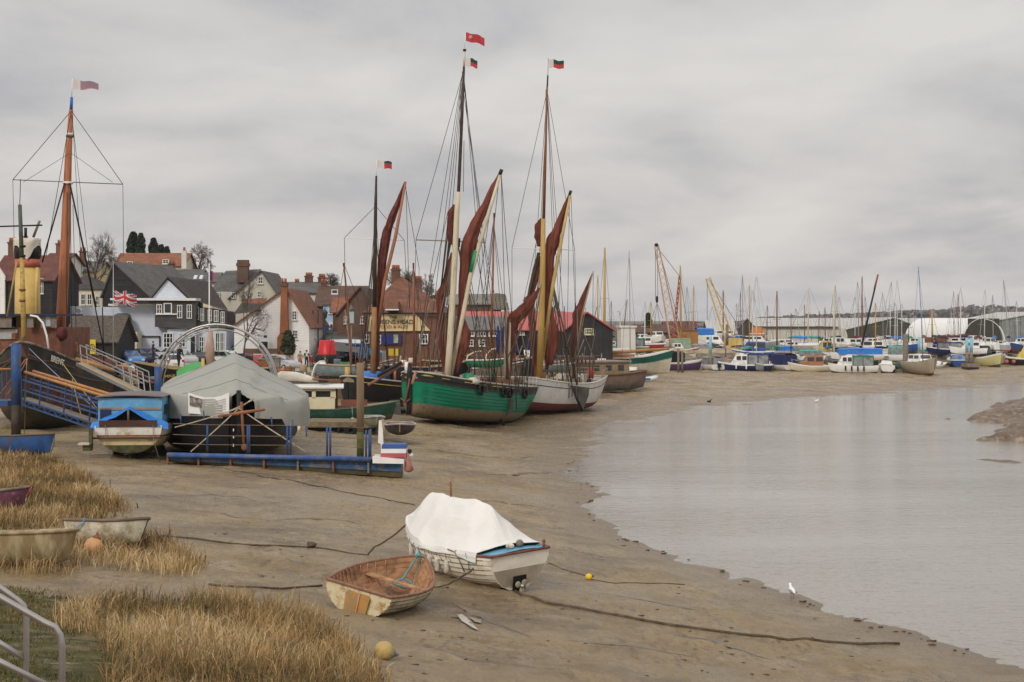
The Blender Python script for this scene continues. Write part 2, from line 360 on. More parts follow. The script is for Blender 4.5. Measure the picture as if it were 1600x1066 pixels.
# ---- boats -----------------------------------------------------------------------------------
def hull_fn(L, B, D, bow=0., stern=0., tr=.8, um=.45, p=.6, n=2.5, nb=1.5, ns=None, rake=.3, srake=.1, rock=.3, rocks=.1, btr=0.):
    def pt(u, h, s, off=0.):
        b = tr+(1-tr)*sin(pi/2*u/um) if u < um else max(.0, cos((u-um)/(1-um)*pi/2))**p
        b = max(b*B/2, .025); w = max(0, (u-.5)*2); ws = max(0, (.5-u)*2)
        zs = D+bow*w*w+stern*ws*ws; zk = rock*max(0, (u-.7)/.3)**2.2+rocks*max(0, (.3-u)/.3)**2
        nn = n+(nb-n)*w**2
        if ns: nn += (ns-n)*ws**2
        y = b*max(0, 1-(1-h)**nn)**(1/nn); z = zk+(zs-zk)*h
        x = L*(u-.5)+rake*(z/D)*w**3-srake*(z/D)*ws**3
        return V((x, s*(y+off), z))
    pt.L, pt.B, pt.D = L, B, D
    return pt
US = [0,.03,.08,.15,.22,.3,.38,.46,.54,.62,.7,.77,.83,.88,.92,.95,.975,.99,1]
def hull(fn, bands, name='hull', par=None, clink=0, ce=.018, us=US, tmat=None, nl=10):
    lv = sorted(set([round(i/nl, 4) for i in range(nl+1)]+[.03]+[round(b[0], 4) for b in bands])); off = [0]*len(lv)
    if clink:
        l2 = []; off = []
        for k in range(clink):
            a, c = k/clink, (k+1)/clink; q = [x for x in lv if a+1e-3 < x < c-1e-3]
            for x in [a]+q+[c]: l2.append(x); off.append(ce*(c-x)/(c-a) if k else 0)
        lv = l2
    lv2 = list(zip(lv, off)); rws = []
    for u in us: rws.append([fn(u, h, 1, o) for h, o in lv2[::-1]]+[fn(u, h, -1, o) for h, o in lv2])
    k = len(lv2)
    def bm(h):
        for t, m in bands:
            if h < t-1e-5: return m
        return bands[-1][1]
    def mf(i, j):
        j2 = (k-1-j-1) if j < k-1 else (j-k if j >= k else 0)
        j2 = max(0, min(k-2, j2)); return bm((lv2[j2][0]+lv2[j2+1][0])/2)
    mb = MB(); mb.grid(rws, bands[0][1], smooth=not clink, mf=mf)
    r = rws[0]
    for j in range(k-1):
        m = tmat or bm((lv2[j][0]+lv2[j+1][0])/2); a, b_, c, d = r[k-1-j], r[k-2-j], r[k+j+1], r[k+j]
        mb.add([a, b_, c, d], [(0, 1, 2, 3)], m)
    return mb.build(name, par)
def deck(fn, m, par, drop=.02, t=.05, cam=.05, inner=None, us=US, name='deck', u0=0., u1=1.):
    rws = []; uu = [u for u in us if u0 <= u <= u1]
    for u in uu:
        a = fn(u, 1, 1); w = a.y; i = max(.005, w-t); z = a.z
        q = [(w, z), (i, z+.002), (i, z-drop), (i*.5, z-drop+cam*.75), (0, z-drop+cam)]
        rws.append([V((a.x, y, zz)) for y, zz in q]+[V((a.x, -y, zz)) for y, zz in q[-2::-1]])
    mb = MB(); mb.grid(rws, m, smooth=False, mf=(lambda i, j: inner if (inner and j in (0, 1, 6, 7)) else m))
    if drop > .05: mb.add(rws[0][1:-1], [tuple(range(6, -1, -1))], inner or m)
    return mb.build(name, par)
def gunwale(fn, m, par, r=.03, h=1., us=US, name='gunwale', up=0., out=0., closed=True):
    pts = [fn(u, h, 1)+V((0, out, up)) for u in us]+[fn(u, h, -1)+V((0, -out, up)) for u in us[::-1]]
    mb = MB()
    if closed: pts.append(pts[0])
    return mb.tube(pts, r, m, 5).build(name, par)
def inner(fn, m, par, t=.03, clink=0, us=US, h0=.12, name='inner_planking', floor=None):
    lv = [h0+(1-h0)*i/8 for i in range(9)]; rws = []
    for u in us[1:-1]:
        f = lambda h, s: (lambda q: V((q.x, math.copysign(max(.004, abs(q.y)-t-(.012*((h*clink) % 1) if clink else 0)), s), q.z)))(fn(u, h, s))
        rws.append([f(h, 1) for h in lv[::-1]]+[f(h, -1) for h in lv])
    mb = MB(); mb.grid([r[::-1] for r in rws], m, smooth=not clink, mf=(lambda i, j: floor if (floor and j == 8) else m))
    mb.add(rws[0], [tuple(range(18))], m)
    return mb.build(name, par)
# colours
WHITE = mat('white_paint', (.72,.69,.63), .5, .1, 3, dirt=(.42,.34,.22), dscale=1.6, damt=.4)
CLEAN = mat('clean_white', (.78,.77,.74), .4, .05)
CREAM = mat('cream_paint', (.72,.63,.42), .5, .1, 3, dirt=(.45,.34,.18), dscale=3, damt=.38)
SLIME = mat('weed_slime', (.075,.07,.03), .6, .4, 4, .4, 12)
RUST = mat('rust', (.22,.085,.04), .8, .35, 5)
VARN = mat('varnished_wood', (.36,.15,.06), .4, .25, 4, stretch=(1,6,6))
PALEW = mat('bare_wood', (.36,.27,.17), .7, .25, 4, stretch=(1,8,8))
GREYW = mat('weathered_wood', (.20,.165,.125), .85, .35, 3, .4, 20)
BLACK = mat('black_tar', (.018,.017,.016), .55, .4, 3)
BLUE = mat('blue_paint', (.03,.085,.235), .5, .25, 3, dirt=(.09,.075,.06), dscale=2.5, damt=.45)
LBLUE = mat('light_blue_paint', (.13,.36,.58), .55, .18, 2, dirt=(.45,.5,.52), dscale=4, damt=.36)
ROPE = mat('rope', (.20,.155,.10), .9, .3, 20)
DROPE = mat('muddy_rope', (.095,.07,.045), .9, .4, 8)
PROPE = mat('pale_rope', (.42,.36,.26), .9, .2, 8)
STEEL = mat('galvanised_steel', (.42,.42,.41), .38, .15, 6, metal=.7)
DARK = mat('dark_inside', (.012,.011,.010), .9, .3)  # near black, put in for the shade inside openings
GLASS = mat('window_glass', (.02,.023,.027), .08, .3, 2, spec=.8)
RUBBER = mat('tyre_rubber', (.02,.02,.02), .85, .3, 8)
FWHITE = mat('fender_white', (.62,.58,.5), .45, .2, 8, dirt=(.3,.24,.15), dscale=6, damt=.4)
TEAL = mat('teal_rope', (.10,.32,.33), .8, .2)
# the edges of the planks as thin lines, with the lap shade put into their colour
def laps(fn, par, n, m, r, u0, u1, o=.019, nm='plank_seams', k0=1):
    mb = MB()
    for k in range(k0, n):
        for s in (1, -1): mb.tube([fn(u, k/n, s)+V((0, s*o, 0)) for u in np.linspace(u0, u1, 22)], r, m, 4)
    return tag(mb.build(nm, par), None, None)
# -- the open clinker dinghy
CLK = mat('chalky_cream_planks', (.56,.50,.36), .55, .15, 3, dirt=(.22,.15,.07), dscale=3.2, damt=.47, stretch=(.7,1,1.3))
BRNW = mat('brown_varnish_inside', (.43,.235,.125), .6, .25, 3, dirt=(.22,.11,.06), dscale=2, damt=.45, stretch=(.5,3,3))
PEEL = mat('peeling_transom', (.66,.58,.37), .55, .12, 3, dirt=(.36,.19,.07), dscale=5, damt=.46)
ply = mat('orange_plywood', (.45,.22,.06), .6, .2, 3, dirt=(.30,.22,.13), dscale=5, damt=.47)
gd = G(553, 954)
fn = hull_fn(3.1, 1.66, .58, bow=.2, stern=.05, tr=.79, um=.5, p=.66, n=1.9, nb=1.3, rake=.2, srake=.06, rock=.05, rocks=.06)
rz = R(74); c = V((gd.x, gd.y, 0))+V((cos(rz), sin(rz), 0))*1.5
t = thing('clinker_dinghy', 'open wooden clinker dinghy, cream paint peeling, orange board on its transom, aground on the mud', 'dinghy', (c.x, c.y, hz(c.x, c.y)-.08), rz, R(-1), R(13))
hull(fn, [(.35, SLIME), (.42, mat('muddy_cream', (.33,.28,.18), .7, .3)), (1, CLK)], par=t, clink=7, ce=.022, tmat=PEEL, nl=14)
inner(fn, BRNW, t, .028, clink=7, floor=mat('bilge_board', (.20,.11,.06), .7, .3))
gunwale(fn, mat('scuffed_rail', (.26,.13,.085), .6, .3, 8), t, .032, out=.0)
def quad_patch(u, hy, y0, y1, h0, h1, x, m):
    pass
mb = MB(); zz = lambda h: fn(0, h, 1).z
mb.prism([V((-1.62, -.23, .17)), V((-1.62, -.26, .50)), V((-1.62, -.22, .545)), V((-1.62, .19, .545)), V((-1.62, .23, .5)), V((-1.62, .2, .17)), V((-1.62, .15, .13)), V((-1.62, -.18, .13))], (-.02, 0, 0), ply); mb.build('transom_board', t)
mb = MB(); mb.box((-.75, 0, .40), (.24, 1.44, .03), BRNW); mb.build('thwart', t); mb = MB(); mb.box((.55, 0, .42), (.2, 1.3, .03), BRNW); mb.build('thwart', t)
mb = MB()
for x in [-1.2+.22*i for i in range(11)]:
    u = x/3.1+.5; mb.tube([fn(u, h, s)*1.0-V((0, s*.04, 0)) for s in (1,) for h in (1, .8, .6, .4, .2, .12)], .013, BRNW, 4); mb.tube([fn(u, h, -1)+V((0, .04, 0)) for h in (1, .8, .6, .4, .2, .12)], .013, BRNW, 4)
mb.build('ribs', t)
mb = MB(); mb.prism([V((-1.5, -.02, 0)), V((-1.60, -.02, -.16)), V((-.5, -.02, -.03)), V((-.5, -.02, .03))], (0, .04, 0), SLIME); mb.build('skeg', t)
mb = MB(); mb.tube([V((1.4, .0, .78)), V((1.35, .05, .6)), V((1.15, .1, .36)), V((.9, .25, .3)), V((.8, -.1, .28)), V((1.05, -.2, .34)), V((1.2, .1, .38))], .022, TEAL, 5); mb.tube([V((1.5, .03, .8)), V((1.55, -.03, .84)), V((1.48, 0, .86))], .04, TEAL, 6)
mb.build('painter', t)
mb = MB(); 0 and mb.tube([fn(0, 1, 1)+V((-.05, .02, 0)), V((-1.64, .35, .44)), V((-1.64, .5, .33)), V((-1.60, .62, .31)), V((-1.5, .70, .36)), V((-1.2, .80, .44))], .024, DROPE, 6)
laps(fn, t, 7, mat('painted_lap_shade', (.12,.085,.05), .8, .3), .008, .01, .98)  # dark lines paint in the shade under each lap
laps(fn, t, 7, mat('inside_lap', (.24,.115,.055), .7, .2), .006, .04, .96, -.032, 'inner_plank_seams', 2)
mb = MB(); mb.tube([V((-1.66, -.05, .55)), V((-1.67, -.06, .2)), V((-1.72, -.1, -.1))], .012, PROPE, 5); mb.build('hanging_cord', t)
mb = MB(); mb.bar((-.4, -.2, .12), (-.55, -.25, .6), .06, .06, GREYW); mb.build('post', t)
# -- the white boat under its cover
gd = G(806, 922); rz = R(126); Lc = 4.0
fn = hull_fn(Lc, 1.95, .88, bow=.30, stern=.10, tr=.80, um=.45, p=.62, n=2.0, nb=1.3, rake=.2, srake=.16, rock=.1, rocks=.10)
c = V((gd.x, gd.y, 0))+V((cos(rz), sin(rz), 0))*(Lc/2-.05)
HW = mat('clinker_white', (.80,.75,.65), .5, .1, 2.5, dirt=(.46,.32,.15), dscale=2.2, damt=.38, stretch=(.5,1,2))
HG = mat('scoured_grey', (.34,.28,.20), .7, .3, 3)
t = thing('covered_boat', 'white clinker motor boat under a white cover with a dark hole in its transom', 'boat', (c.x, c.y, hz(c.x, c.y)-.13), rz, R(1.5), R(-3))
hull(fn, [(.12, SLIME), (.3, HG), (1, HW)], par=t, clink=8, ce=.016, tmat=HW, nl=16)
mb = MB(); tz = lambda y0, y1, z0, z1, x, m, d=.015: mb.prism([V((x-.16*z0/.8, y0, z0)), V((x-.16*z0/.8, y1, z0)), V((x-.16*z1/.8, y1, z1)), V((x-.16*z1/.8, y0, z1))], (-d, 0, 0), m)
tp = [fn(0, h, 1)*1.0 for h in (.14,.2,.3,.4,.5,.58)]+[fn(0, h, -1) for h in (.58,.5,.4,.3,.2,.14)]; mb.prism([V((q.x-.004, q.y*.97, q.z)) for q in tp], (-.012, 0, 0), mat('bare_transom_grey', (.36,.30,.23), .6, .25, 3)); mb.build('transom_panel', t)
mb = MB(); tz(-.17, .17, .08, .44, -2.035, DARK); mb.build('propeller_port', t)
mb = MB(); mb.lathe([(.02, -.1), (.05, -.05), (.05, .08), (.01, .12)], STEEL, (-2.15, 0, .22), 8, M.Rotation(pi/2, 3, 'Y'))
for k in range(3):
    a = 2*pi*k/3+.4; mb.ball((-2.17, cos(a)*.1, .22+sin(a)*.1), .075, mat('fouled_bronze', (.33,.29,.2), .6, .3), 8, 5, (.3, 1, 1))
mb.build('propeller', t)
gunwale(fn, mat('dull_red_rail', (.17,.07,.055), .6, .3, 6), t, .035, up=-.02)
BDK = mat('blue_deck', (.12,.32,.44), .55, .2, 3); deck(fn, BDK, t, .015, .06, .05)
def tarp(fn, par, prof, m, drop, us, nv=14, wob=.035, box=1.6, name='cover', seed=1.):
    rws = []; n = len(us)
    for i, u in enumerate(us):
        a = fn(u, 1, 1); hgt = np.interp(u, [q[0] for q in prof], [q[1] for q in prof]); r = []
        dr = drop*(.65+.35*sin(u*9+seed))+.06*NZ.noise(V((u*6, seed, 0)))
        for j in range(-nv, nv+1):
            s = j/nv; e = abs(s); sg = 1 if s >= 0 else -1
            if e > .8: k = (e-.8)/.2; q = fn(u, 1-.02, sg); p = V((q.x, q.y+sg*(.035+.02*k), q.z+.035-dr*k))
            else:
                e2 = e/.8; y = (a.y+.03)*e2; p = V((a.x, sg*y, a.z+.04+hgt*(1-e2**box)))
            w = V((u*5.5, s*4.2, seed)); p.z += (NZ.noise(w)*wob*1.2+(.5-abs(NZ.noise(V((u*4+s*2.2, s*1.5-u*3, seed+3))))*2)*wob*2.6+NZ.noise(w*2.6)*wob*.5)*(1 if e < .8 else .25)*(min(1, hgt*2)); p.y += sg*NZ.noise(w*1.8+V((9,0,0)))*wob*(.5 if e < .8 else .5)
            r.append(p)
        rws.append(r)
    return MB().sheet(rws, .012, m, smooth=False).build(name, par)
TARPW = mat('white_sheeting', (.74,.72,.68), .55, .04, 1, .25, 5, dirt=(.60,.52,.40), dscale=1.2, damt=.33)
tarp(fn, t, [(0,0),(.07,.03),(.11,.16),(.22,.84),(.28,.93),(.45,.97),(.65,.92),(.80,.84),(.82,.82),(.9,.46),(.98,.06),(1,.03)], TARPW, .15, list(np.linspace(.09, .985, 52)), box=1.12, wob=.022)
mb = MB(); mb.tube([V((.5, 0, 1.6)), V((.5, 0, 2.2))], .022, RUST, 6); mb.build('post', t)
for u in np.linspace(.28, .92, 9): MB().tube([fn(u, .95, 1)+V((0,.075,0)), fn(u+.012, .84, 1)+V((0,.06,0)), fn(u-.006, .74, 1)+V((0,.05,0))], .007, ROPE, 4).build('cover_tie', t)
mb = MB(); mb.tube([fn(.30,1.02,1)+V((0,.05,.05)), fn(.24,1,1)+V((0,.06,.03)), fn(.20,.8,1)+V((0,.07,0)), fn(.19,.55,1)+V((0,.07,0))], .014, ROPE, 5)
mb.tube([fn(.16,1,1)+V((0,.05,.03)), fn(.14,.8,1)+V((0,.06,0)), fn(.15,.6,1)+V((0,.06,0))], .012, TEAL, 5); mb.tube([fn(.24,1,1)+V((0,.04,.05)), V((-1.3,.55,1.02)), V((-1.45,.2,1.05)), V((-1.6,-.1,1.02))], .016, ROPE, 5); mb.build('lashing', t)
laps(fn, t, 8, mat('seam_brown', (.30,.20,.10), .7, .3), .007, .05, .97)
for u, k in ((.80,0),(.66,1),(.50,0),(.42,0),(.33,0)):
    q = fn(u, .62, 1)+V((0,.07,0)); mb = MB(); mb.lathe([(.02,.2),(.03,.17),(.055,.12),(.06,-.12),(.04,-.16)], FWHITE if not k else mat('pale_blue_bottle', (.45,.6,.68), .35, .15), q, 8)
    mb.tube([q+V((0,0,.18)), fn(u, .98, 1)+V((0,.03,0))], .008, ROPE, 4); mb.build('fender', t)
mb = MB(); mb.tube([fn(.01,1,-.85)+V((0,0,0)), fn(.01,1,-.85)+V((0,0,.12))], .03, RUST, 6); mb.ball(fn(.01,1,-.85)+V((0,0,.13)), .04, RUST, 6, 5); mb.build('bollard', t)
mb = MB(); mb.ball((-1.8, -.25, 1.06), .09, GREYW, 8, 6); mb.ball((-1.85, .05, 1.05), .1, FWHITE, 8, 6, (1,1,.7)); mb.build('coiled_line', t)
mb = MB(); mb.prism([fn(.93,1,1)+V((0,.01,-.02)), fn(.985,1,1)+V((0,.01,-.02)), fn(.985,.72,1)+V((0,.015,0)), fn(.93,.72,1)+V((0,.015,0))], (0,.02,0), BDK); mb.build('bow_panel', t)
# -- moorings lying on the mud
def mud_rope(name, pts, r, m, label, raise_=()):
    w = []
    for k, q in enumerate(pts): w.append(q if isinstance(q, V) else G(*q)+V((0,0,r*.5)))
    d = []
    for a, b in zip(w[:-1], w[1:]):
        n = max(2, int((b-a).length/.35))
        for i in range(n):
            p = a.lerp(b, i/n); g = hz(p.x, p.y)+r*.5
            p.x += .03*NZ.noise(p*1.3); p.z = max(g, p.z) if (a.z-hz(a.x, a.y) > .15 or b.z-hz(b.x, b.y) > .15) else g
            d.append(p)
    d.append(w[-1]); o = MB().tube(d, r, m, 6).build(name); return tag(o, label, 'rope')
bowp = P(640, 815, 36.2)
mud_rope('mooring_rope', [bowp]+[bowp.lerp(G(487, 856), i/7)-V((0,0,1.0*4*(i/7)*(1-i/7)*.42)) for i in range(1, 7)]+[(487,856),(420,853),(330,846),(252,838)], .022, DROPE, 'brown mooring rope sagging from the covered white boat to a dark knot')
mud_rope('mooring_chain', [(805,925),(850,942),(960,962),(1100,985),(1200,996),(1290,1004),(1405,1007)], .033, DROPE, 'long muddy ground chain running from the covered boat down to the creek')
mud_rope('mooring_line', [(858,880),(890,893),(917,901)], .014, DROPE, 'thin line from the covered boat to the small yellow marker float')
mud_rope('mooring_line', [(665,919),(700,914),P(735,893,33.3),P(756,868,33.6)], .02, DROPE, 'rope tying the open clinker dinghy to the covered boat')
mud_rope('mooring_line', [(325,914),(380,918),(440,921),(503,916)], .024, DROPE, 'muddy rope from the marsh grass to the stern of the open clinker dinghy')
mud_rope('mooring_line', [(330,729),(430,748),(520,765),(600,780),(648,790)], .02, DROPE, 'muddy rope running over the mud below the blue walkway')
mud_rope('mooring_line', [(918,905),(960,912),(1010,912),(1070,914)], .014, DROPE, 'thin half buried line lying beyond the small yellow marker float')
o = MB().ball(G(487,856)+V((0,0,.06)), .1, DROPE, 9, 7, (1.3,1,.7), .7).build('rope_knot'); tag(o, 'dark lump of knotted mooring rope lying on the open mud', 'rope')
def buoy(px, py, r, m, m2, label, ax=(1,0,-.3), cat='buoy'):
    g = G(px, py); t = thing('mooring_buoy', label, cat, (g.x, g.y, g.z+r*.8)); q = V(ax).to_track_quat('Z', 'Y').to_matrix()
    MB().lathe([(.02*r, -r), (.5*r, -.88*r), (.85*r, -.5*r), (r, 0), (.85*r, .5*r), (.5*r, .9*r)], m, (0,0,0), 16, q).build('float', t)
    MB().lathe([(.52*r, .88*r), (.42*r, 1.05*r), (.2*r, 1.2*r), (.16*r, 1.4*r)], m2, (0,0,0), 12, q).build('cap', t); 
    MB().tube([q @ V((.17*r*cos(a), .05*r, 1.4*r+.17*r*sin(a))) for a in np.linspace(0, 2*pi, 9)], .04*r, m2, 5).build('eye', t)
    return t
buoy(600, 1030, .155, mat('yellow_buoy', (.46,.33,.12), .5, .15, 6, dirt=(.33,.24,.1), dscale=7, damt=.4), mat('grey_cap', (.16,.15,.14), .7), 'large yellow mooring buoy with a grey cap lying at the edge of the dry grass')
buoy(920, 906, .085, mat('bright_yellow', (.75,.48,.03), .4, .1), BLACK, 'small bright yellow marker float on the mud beside the creek', (1,.3,.1))
buoy(146, 866, .2, mat('faded_orange', (.55,.30,.14), .7, .2, 5), RUST, 'faded orange buoy half hidden in the grass beside the beige dinghy', (.3,.2,1))
# -- dinghies in the grass
def tub(px, py, L, B, D, rz, mo, mi, label, roll=0, tr=.85, bow=.08, dz=-.05, name='dinghy', rail=None, p=.5, rr=.04, xoff=0):
    g = G(px, py); fn = hull_fn(L, B, D, bow=bow, tr=tr, um=.4, p=p, n=3, nb=2.2, rake=.15, srake=.12, rock=.12, rocks=.06)
    t = thing(name, label, 'dinghy', (g.x, g.y, g.z+dz), rz, 0, roll)
    hull(fn, [(.2, mo), (1, mo)], par=t); inner(fn, mi, t, .04, h0=.2); gunwale(fn, rail or mo, t, rr); return t, fn
GRP = mat('stained_fibreglass', (.46,.38,.23), .5, .12, 2, dirt=(.25,.18,.09), dscale=2.2, damt=.49, stretch=(1,1,.35))
GRP2 = mat('grubby_fibreglass', (.56,.51,.40), .5, .12, 2, dirt=(.30,.24,.14), dscale=2.8, damt=.48)
t, fn = tub(6, 881, 2.5, 1.25, .66, R(4), GRP, mat('dull_inside', (.36,.30,.2), .7, .2), 'beige fibreglass dinghy stained with mud, lying in the grass beside the handrail path', R(-6), .9, .04, p=.35)
t, fn = tub(167, 856, 1.5, 1.05, .5, R(-14), GRP2, mat('dull_inside_2', (.40,.36,.28), .7, .2), 'grubby white dinghy with a dark rail and blue rope, lying behind the beige dinghy', R(-12), .8, .12, p=.6, dz=.05, rail=mat('dark_rail', (.17,.12,.085), .6, .3))
MB().tube([fn(.3,1.02,-1)+V((0,-.03,.04)), fn(.3,.9,-1)+V((0,-.04,0)), fn(.2,.6,-1)+V((0,-.08,0)), fn(.02,.35,-1.0)], .014, mat('blue_rope', (.08,.3,.5), .8), 5).build('rope', t)
t, fn = tub(-31, 795, 2.0, 1.05, .48, R(8), mat('purple_paint', (.17,.06,.10), .6, .3, 4, dirt=(.35,.3,.28), dscale=5, damt=.38), GREYW, 'old purple dinghy with a red end and grey rail, sunk in the dry grass', R(-5), .8, .1, rail=GREYW)
MB().ball(fn(1,.8,1)+V((.04,0,0)), .1, mat('red_patch', (.5,.09,.08), .6, .2), 8, 6, (.3,1,1)).build('stem_fender', t)
t, fn = tub(-6, 710, 4.1, 1.4, .72, R(-3), BLUE, LBLUE, 'dark blue rowing boat with a light blue inside and worn white waterline', R(-7), .7, .12, name='rowing_boat', rail=mat('brown_rail', (.15,.1,.07), .6, .3), p=.62, rr=.035)
mb = MB(); mb.tube([fn(u, .5, -1)+V((0,-.02,0)) for u in (.15,.25,.35,.45,.55)], .02, mat('worn_white', (.6,.6,.58), .6, .3, 12), 4); mb.build('waterline', t)
for x in (-.8,.4): mb = MB(); mb.box((x,0,.52), (.25,1.2,.03), LBLUE); mb.build('thwart', t)
mb = MB(); mb.tube([fn(1,1,1), fn(1,.4,1)+V((.08,0,0)), fn(1,.05,1)+V((0.02,-.05,-.1))], .02, DROPE, 5); mb.build('painter', t)
# -- handrails of the steps
RAILM = mat('dull_stainless', (.40,.37,.35), .35, .1, 9, metal=.85)
for Yd, top, low, pst, lab in ((9.5, [(-70,893),(0,933),(70,973),(86,980),(94,992),(97,1010),(98,1100)], [(-70,998),(0,1034),(75,1072)], None, 'nearer bent steel handrail of the steps, its end turned down to the ground'),
                          (10.9, [(-70,873),(0,918),(28,938),(37,946),(41,960),(41,1085)], [(-70,958),(0,1005),(41,1031)], None, 'farther bent steel handrail of the steps, behind the other rail')):
    t = thing('handrail', lab, 'handrail', P(95 if Yd < 10 else 41, 1100, Yd))
    w = [P(x, y, Yd) for x, y in top]; w[-1].z = hz(w[-1].x, w[-1].y)-.1; MB().tube(w, .021, RAILM, 10).build('top_rail', t, True)
    MB().tube([P(x, y, Yd) for x, y in low], .02, RAILM, 10).build('lower_rail', t, True)
    MB().tube([P(-60, 890, Yd), P(-60, 1200, Yd)], .02, RAILM, 8).build('post', t, True)
# -- dry marsh grass: uncountable blades
def inpoly(x, y, poly):
    r = np.zeros(len(x), bool); n = len(poly)
    for i in range(n):
        (x0, y0), (x1, y1) = poly[i], poly[(i+1) % n]
        c = ((y0 > y) != (y1 > y)) & (x < (x1-x0)*(y-y0)/(y1-y0+1e-9)+x0); r ^= c
    return r
def grass(name, label, polys, dens, hgt, wid, cols, seed, lean=.35, box=(-24, -1, 13, 75)):
    g = np.random.default_rng(seed); X0, X1, Y0, Y1 = box; n = int((X1-X0)*(Y1-Y0)*dens)
    x = g.uniform(X0, X1, n); y = g.uniform(Y0, Y1, n)
    cl = np.array([NZ.noise(V((a*1.1, b*1.1, seed)))+.6*NZ.noise(V((a*3.3, b*3.3, seed))) for a, b in zip(x, y)])
    k = cl > g.uniform(-.6, .5, n); x, y, cl = x[k], y[k], cl[k]
    z = np.concatenate([hts(np.stack([x[i:i+20000], y[i:i+20000]], 1)) for i in range(0, len(x), 20000)])
    px = 800+x*F/y+g.normal(0, 7, len(x)); py = HY-(z-H)*F/y+g.normal(0, 4, len(x))
    k = np.zeros(len(x), bool)
    for p in polys: k |= inpoly(px, py, p)
    k &= (g.uniform(0, 1, len(x)) < np.minimum(1, 26/y)**1.0)
    x, y, z, cl = x[k], y[k], z[k], cl[k]; n = len(x)
    h = hgt*(g.uniform(.3, 1.0, n)+.35*cl+.45*(g.uniform(0,1,n) > .95)); w = wid*g.uniform(.6, 1.4, n)*np.maximum(1, y/26)
    a = g.uniform(0, 2*pi, n); l = g.normal(0, lean, n)+.12; b = np.array([NZ.noise(V((p*.7, q*.7, 9)))*2.2 for p, q in zip(x, y)])+g.normal(0, .55, n)
    dx, dy = np.cos(b)*l*h, np.sin(b)*l*h*.8; ux, uy = np.cos(a)*w/2, np.sin(a)*w/2
    v = np.empty((n, 5, 3)); z = z-.03
    v[:,0] = np.stack([x-ux, y-uy, z], 1); v[:,1] = np.stack([x+ux, y+uy, z], 1)
    m = np.stack([x+dx*.35, y+dy*.35, z+h*.6], 1); u = np.stack([ux*.8, uy*.8, 0*ux], 1); v[:,2] = m+u; v[:,3] = m-u
    v[:,4] = np.stack([x+dx*1.1, y+dy*1.1, z+h*(1-.25*np.abs(l))], 1)
    me = bpy.data.meshes.new(name); me.vertices.add(n*5); me.vertices.foreach_set('co', v.ravel())
    idx = np.arange(n)[:,None]*5; f = np.concatenate([idx+np.array([[0,1,2,3]]), idx+np.array([[3,2,4]])], 1)
    me.loops.add(n*7); me.loops.foreach_set('vertex_index', f.ravel()); me.polygons.add(n*2)
    ls = (np.arange(n)[:,None]*7+np.array([[0,4]])).ravel(); me.polygons.foreach_set('loop_start', ls)
    me.materials.append(None); me.materials.clear()
    for c in cols: me.materials.append(c)
    mi = np.clip((cl*1.0+1.3*np.array([NZ.noise(V((p*.33, q*.33, 5)))*2 for p, q in zip(x, y)])+g.normal(0, .75, n)+len(cols)/2-.5).round(), 0, len(cols)-1).astype(np.int32); me.polygons.foreach_set('material_index', np.repeat(mi, 2)); me.update(); me.validate()
    o = bpy.data.objects.new(name, me); COL.objects.link(o); return tag(o, label, 'grass', kind='stuff')
gm = lambda n, c: mat(n, c, .75, .25, 3, spec=.2)
DRY = [gm('reed_green', (.085,.085,.03)), gm('reed_dark', (.16,.105,.045)), gm('reed_brown', (.32,.205,.085)), gm('reed_tan', (.46,.32,.15)), gm('reed_straw', (.60,.46,.26))]
PA = [(-30,690),(20,700),(65,716),(130,745),(160,765),(205,800),(150,812),(100,818),(60,828),(-30,832)]
PB = [(118,846),(180,838),(235,836),(280,858),(322,886),(300,900),(230,892),(140,880),(110,868)]
PB2 = [(-30,882),(100,878),(125,884),(120,893),(-30,893)]
PC = [(85,972),(125,950),(180,942),(250,936),(330,936),(400,942),(470,950),(520,985),(590,1050),(640,1200),(140,1200),(160,1010),(110,990)]
PD = [(-60,915),(110,930),(140,985),(200,1005),(180,1200),(-60,1200)]
grass('marsh_grass', 'dry straw coloured marsh grass growing on the muddy shore', [PA, PB, PB2, PC], 620, .40, .011, DRY, 3, .5)
grass('low_grass', 'short green growth among the roots of the dry marsh grass', [PA, PB, PC], 150, .14, .014, [gm('weed_dark', (.05,.05,.02)), gm('weed_green', (.10,.105,.03)), gm('weed_olive', (.15,.13,.05))], 8, .6)
grass('low_grass', 'low green and brown growth on the mud by the handrails', [PD], 2400, .085, .012, [gm('weed_dark', (.05,.05,.02)), gm('weed_green', (.10,.105,.03)), gm('weed_olive', (.15,.13,.05)), gm('weed_straw', (.25,.19,.09))], 5, .5, (-14, -2, 12, 30))
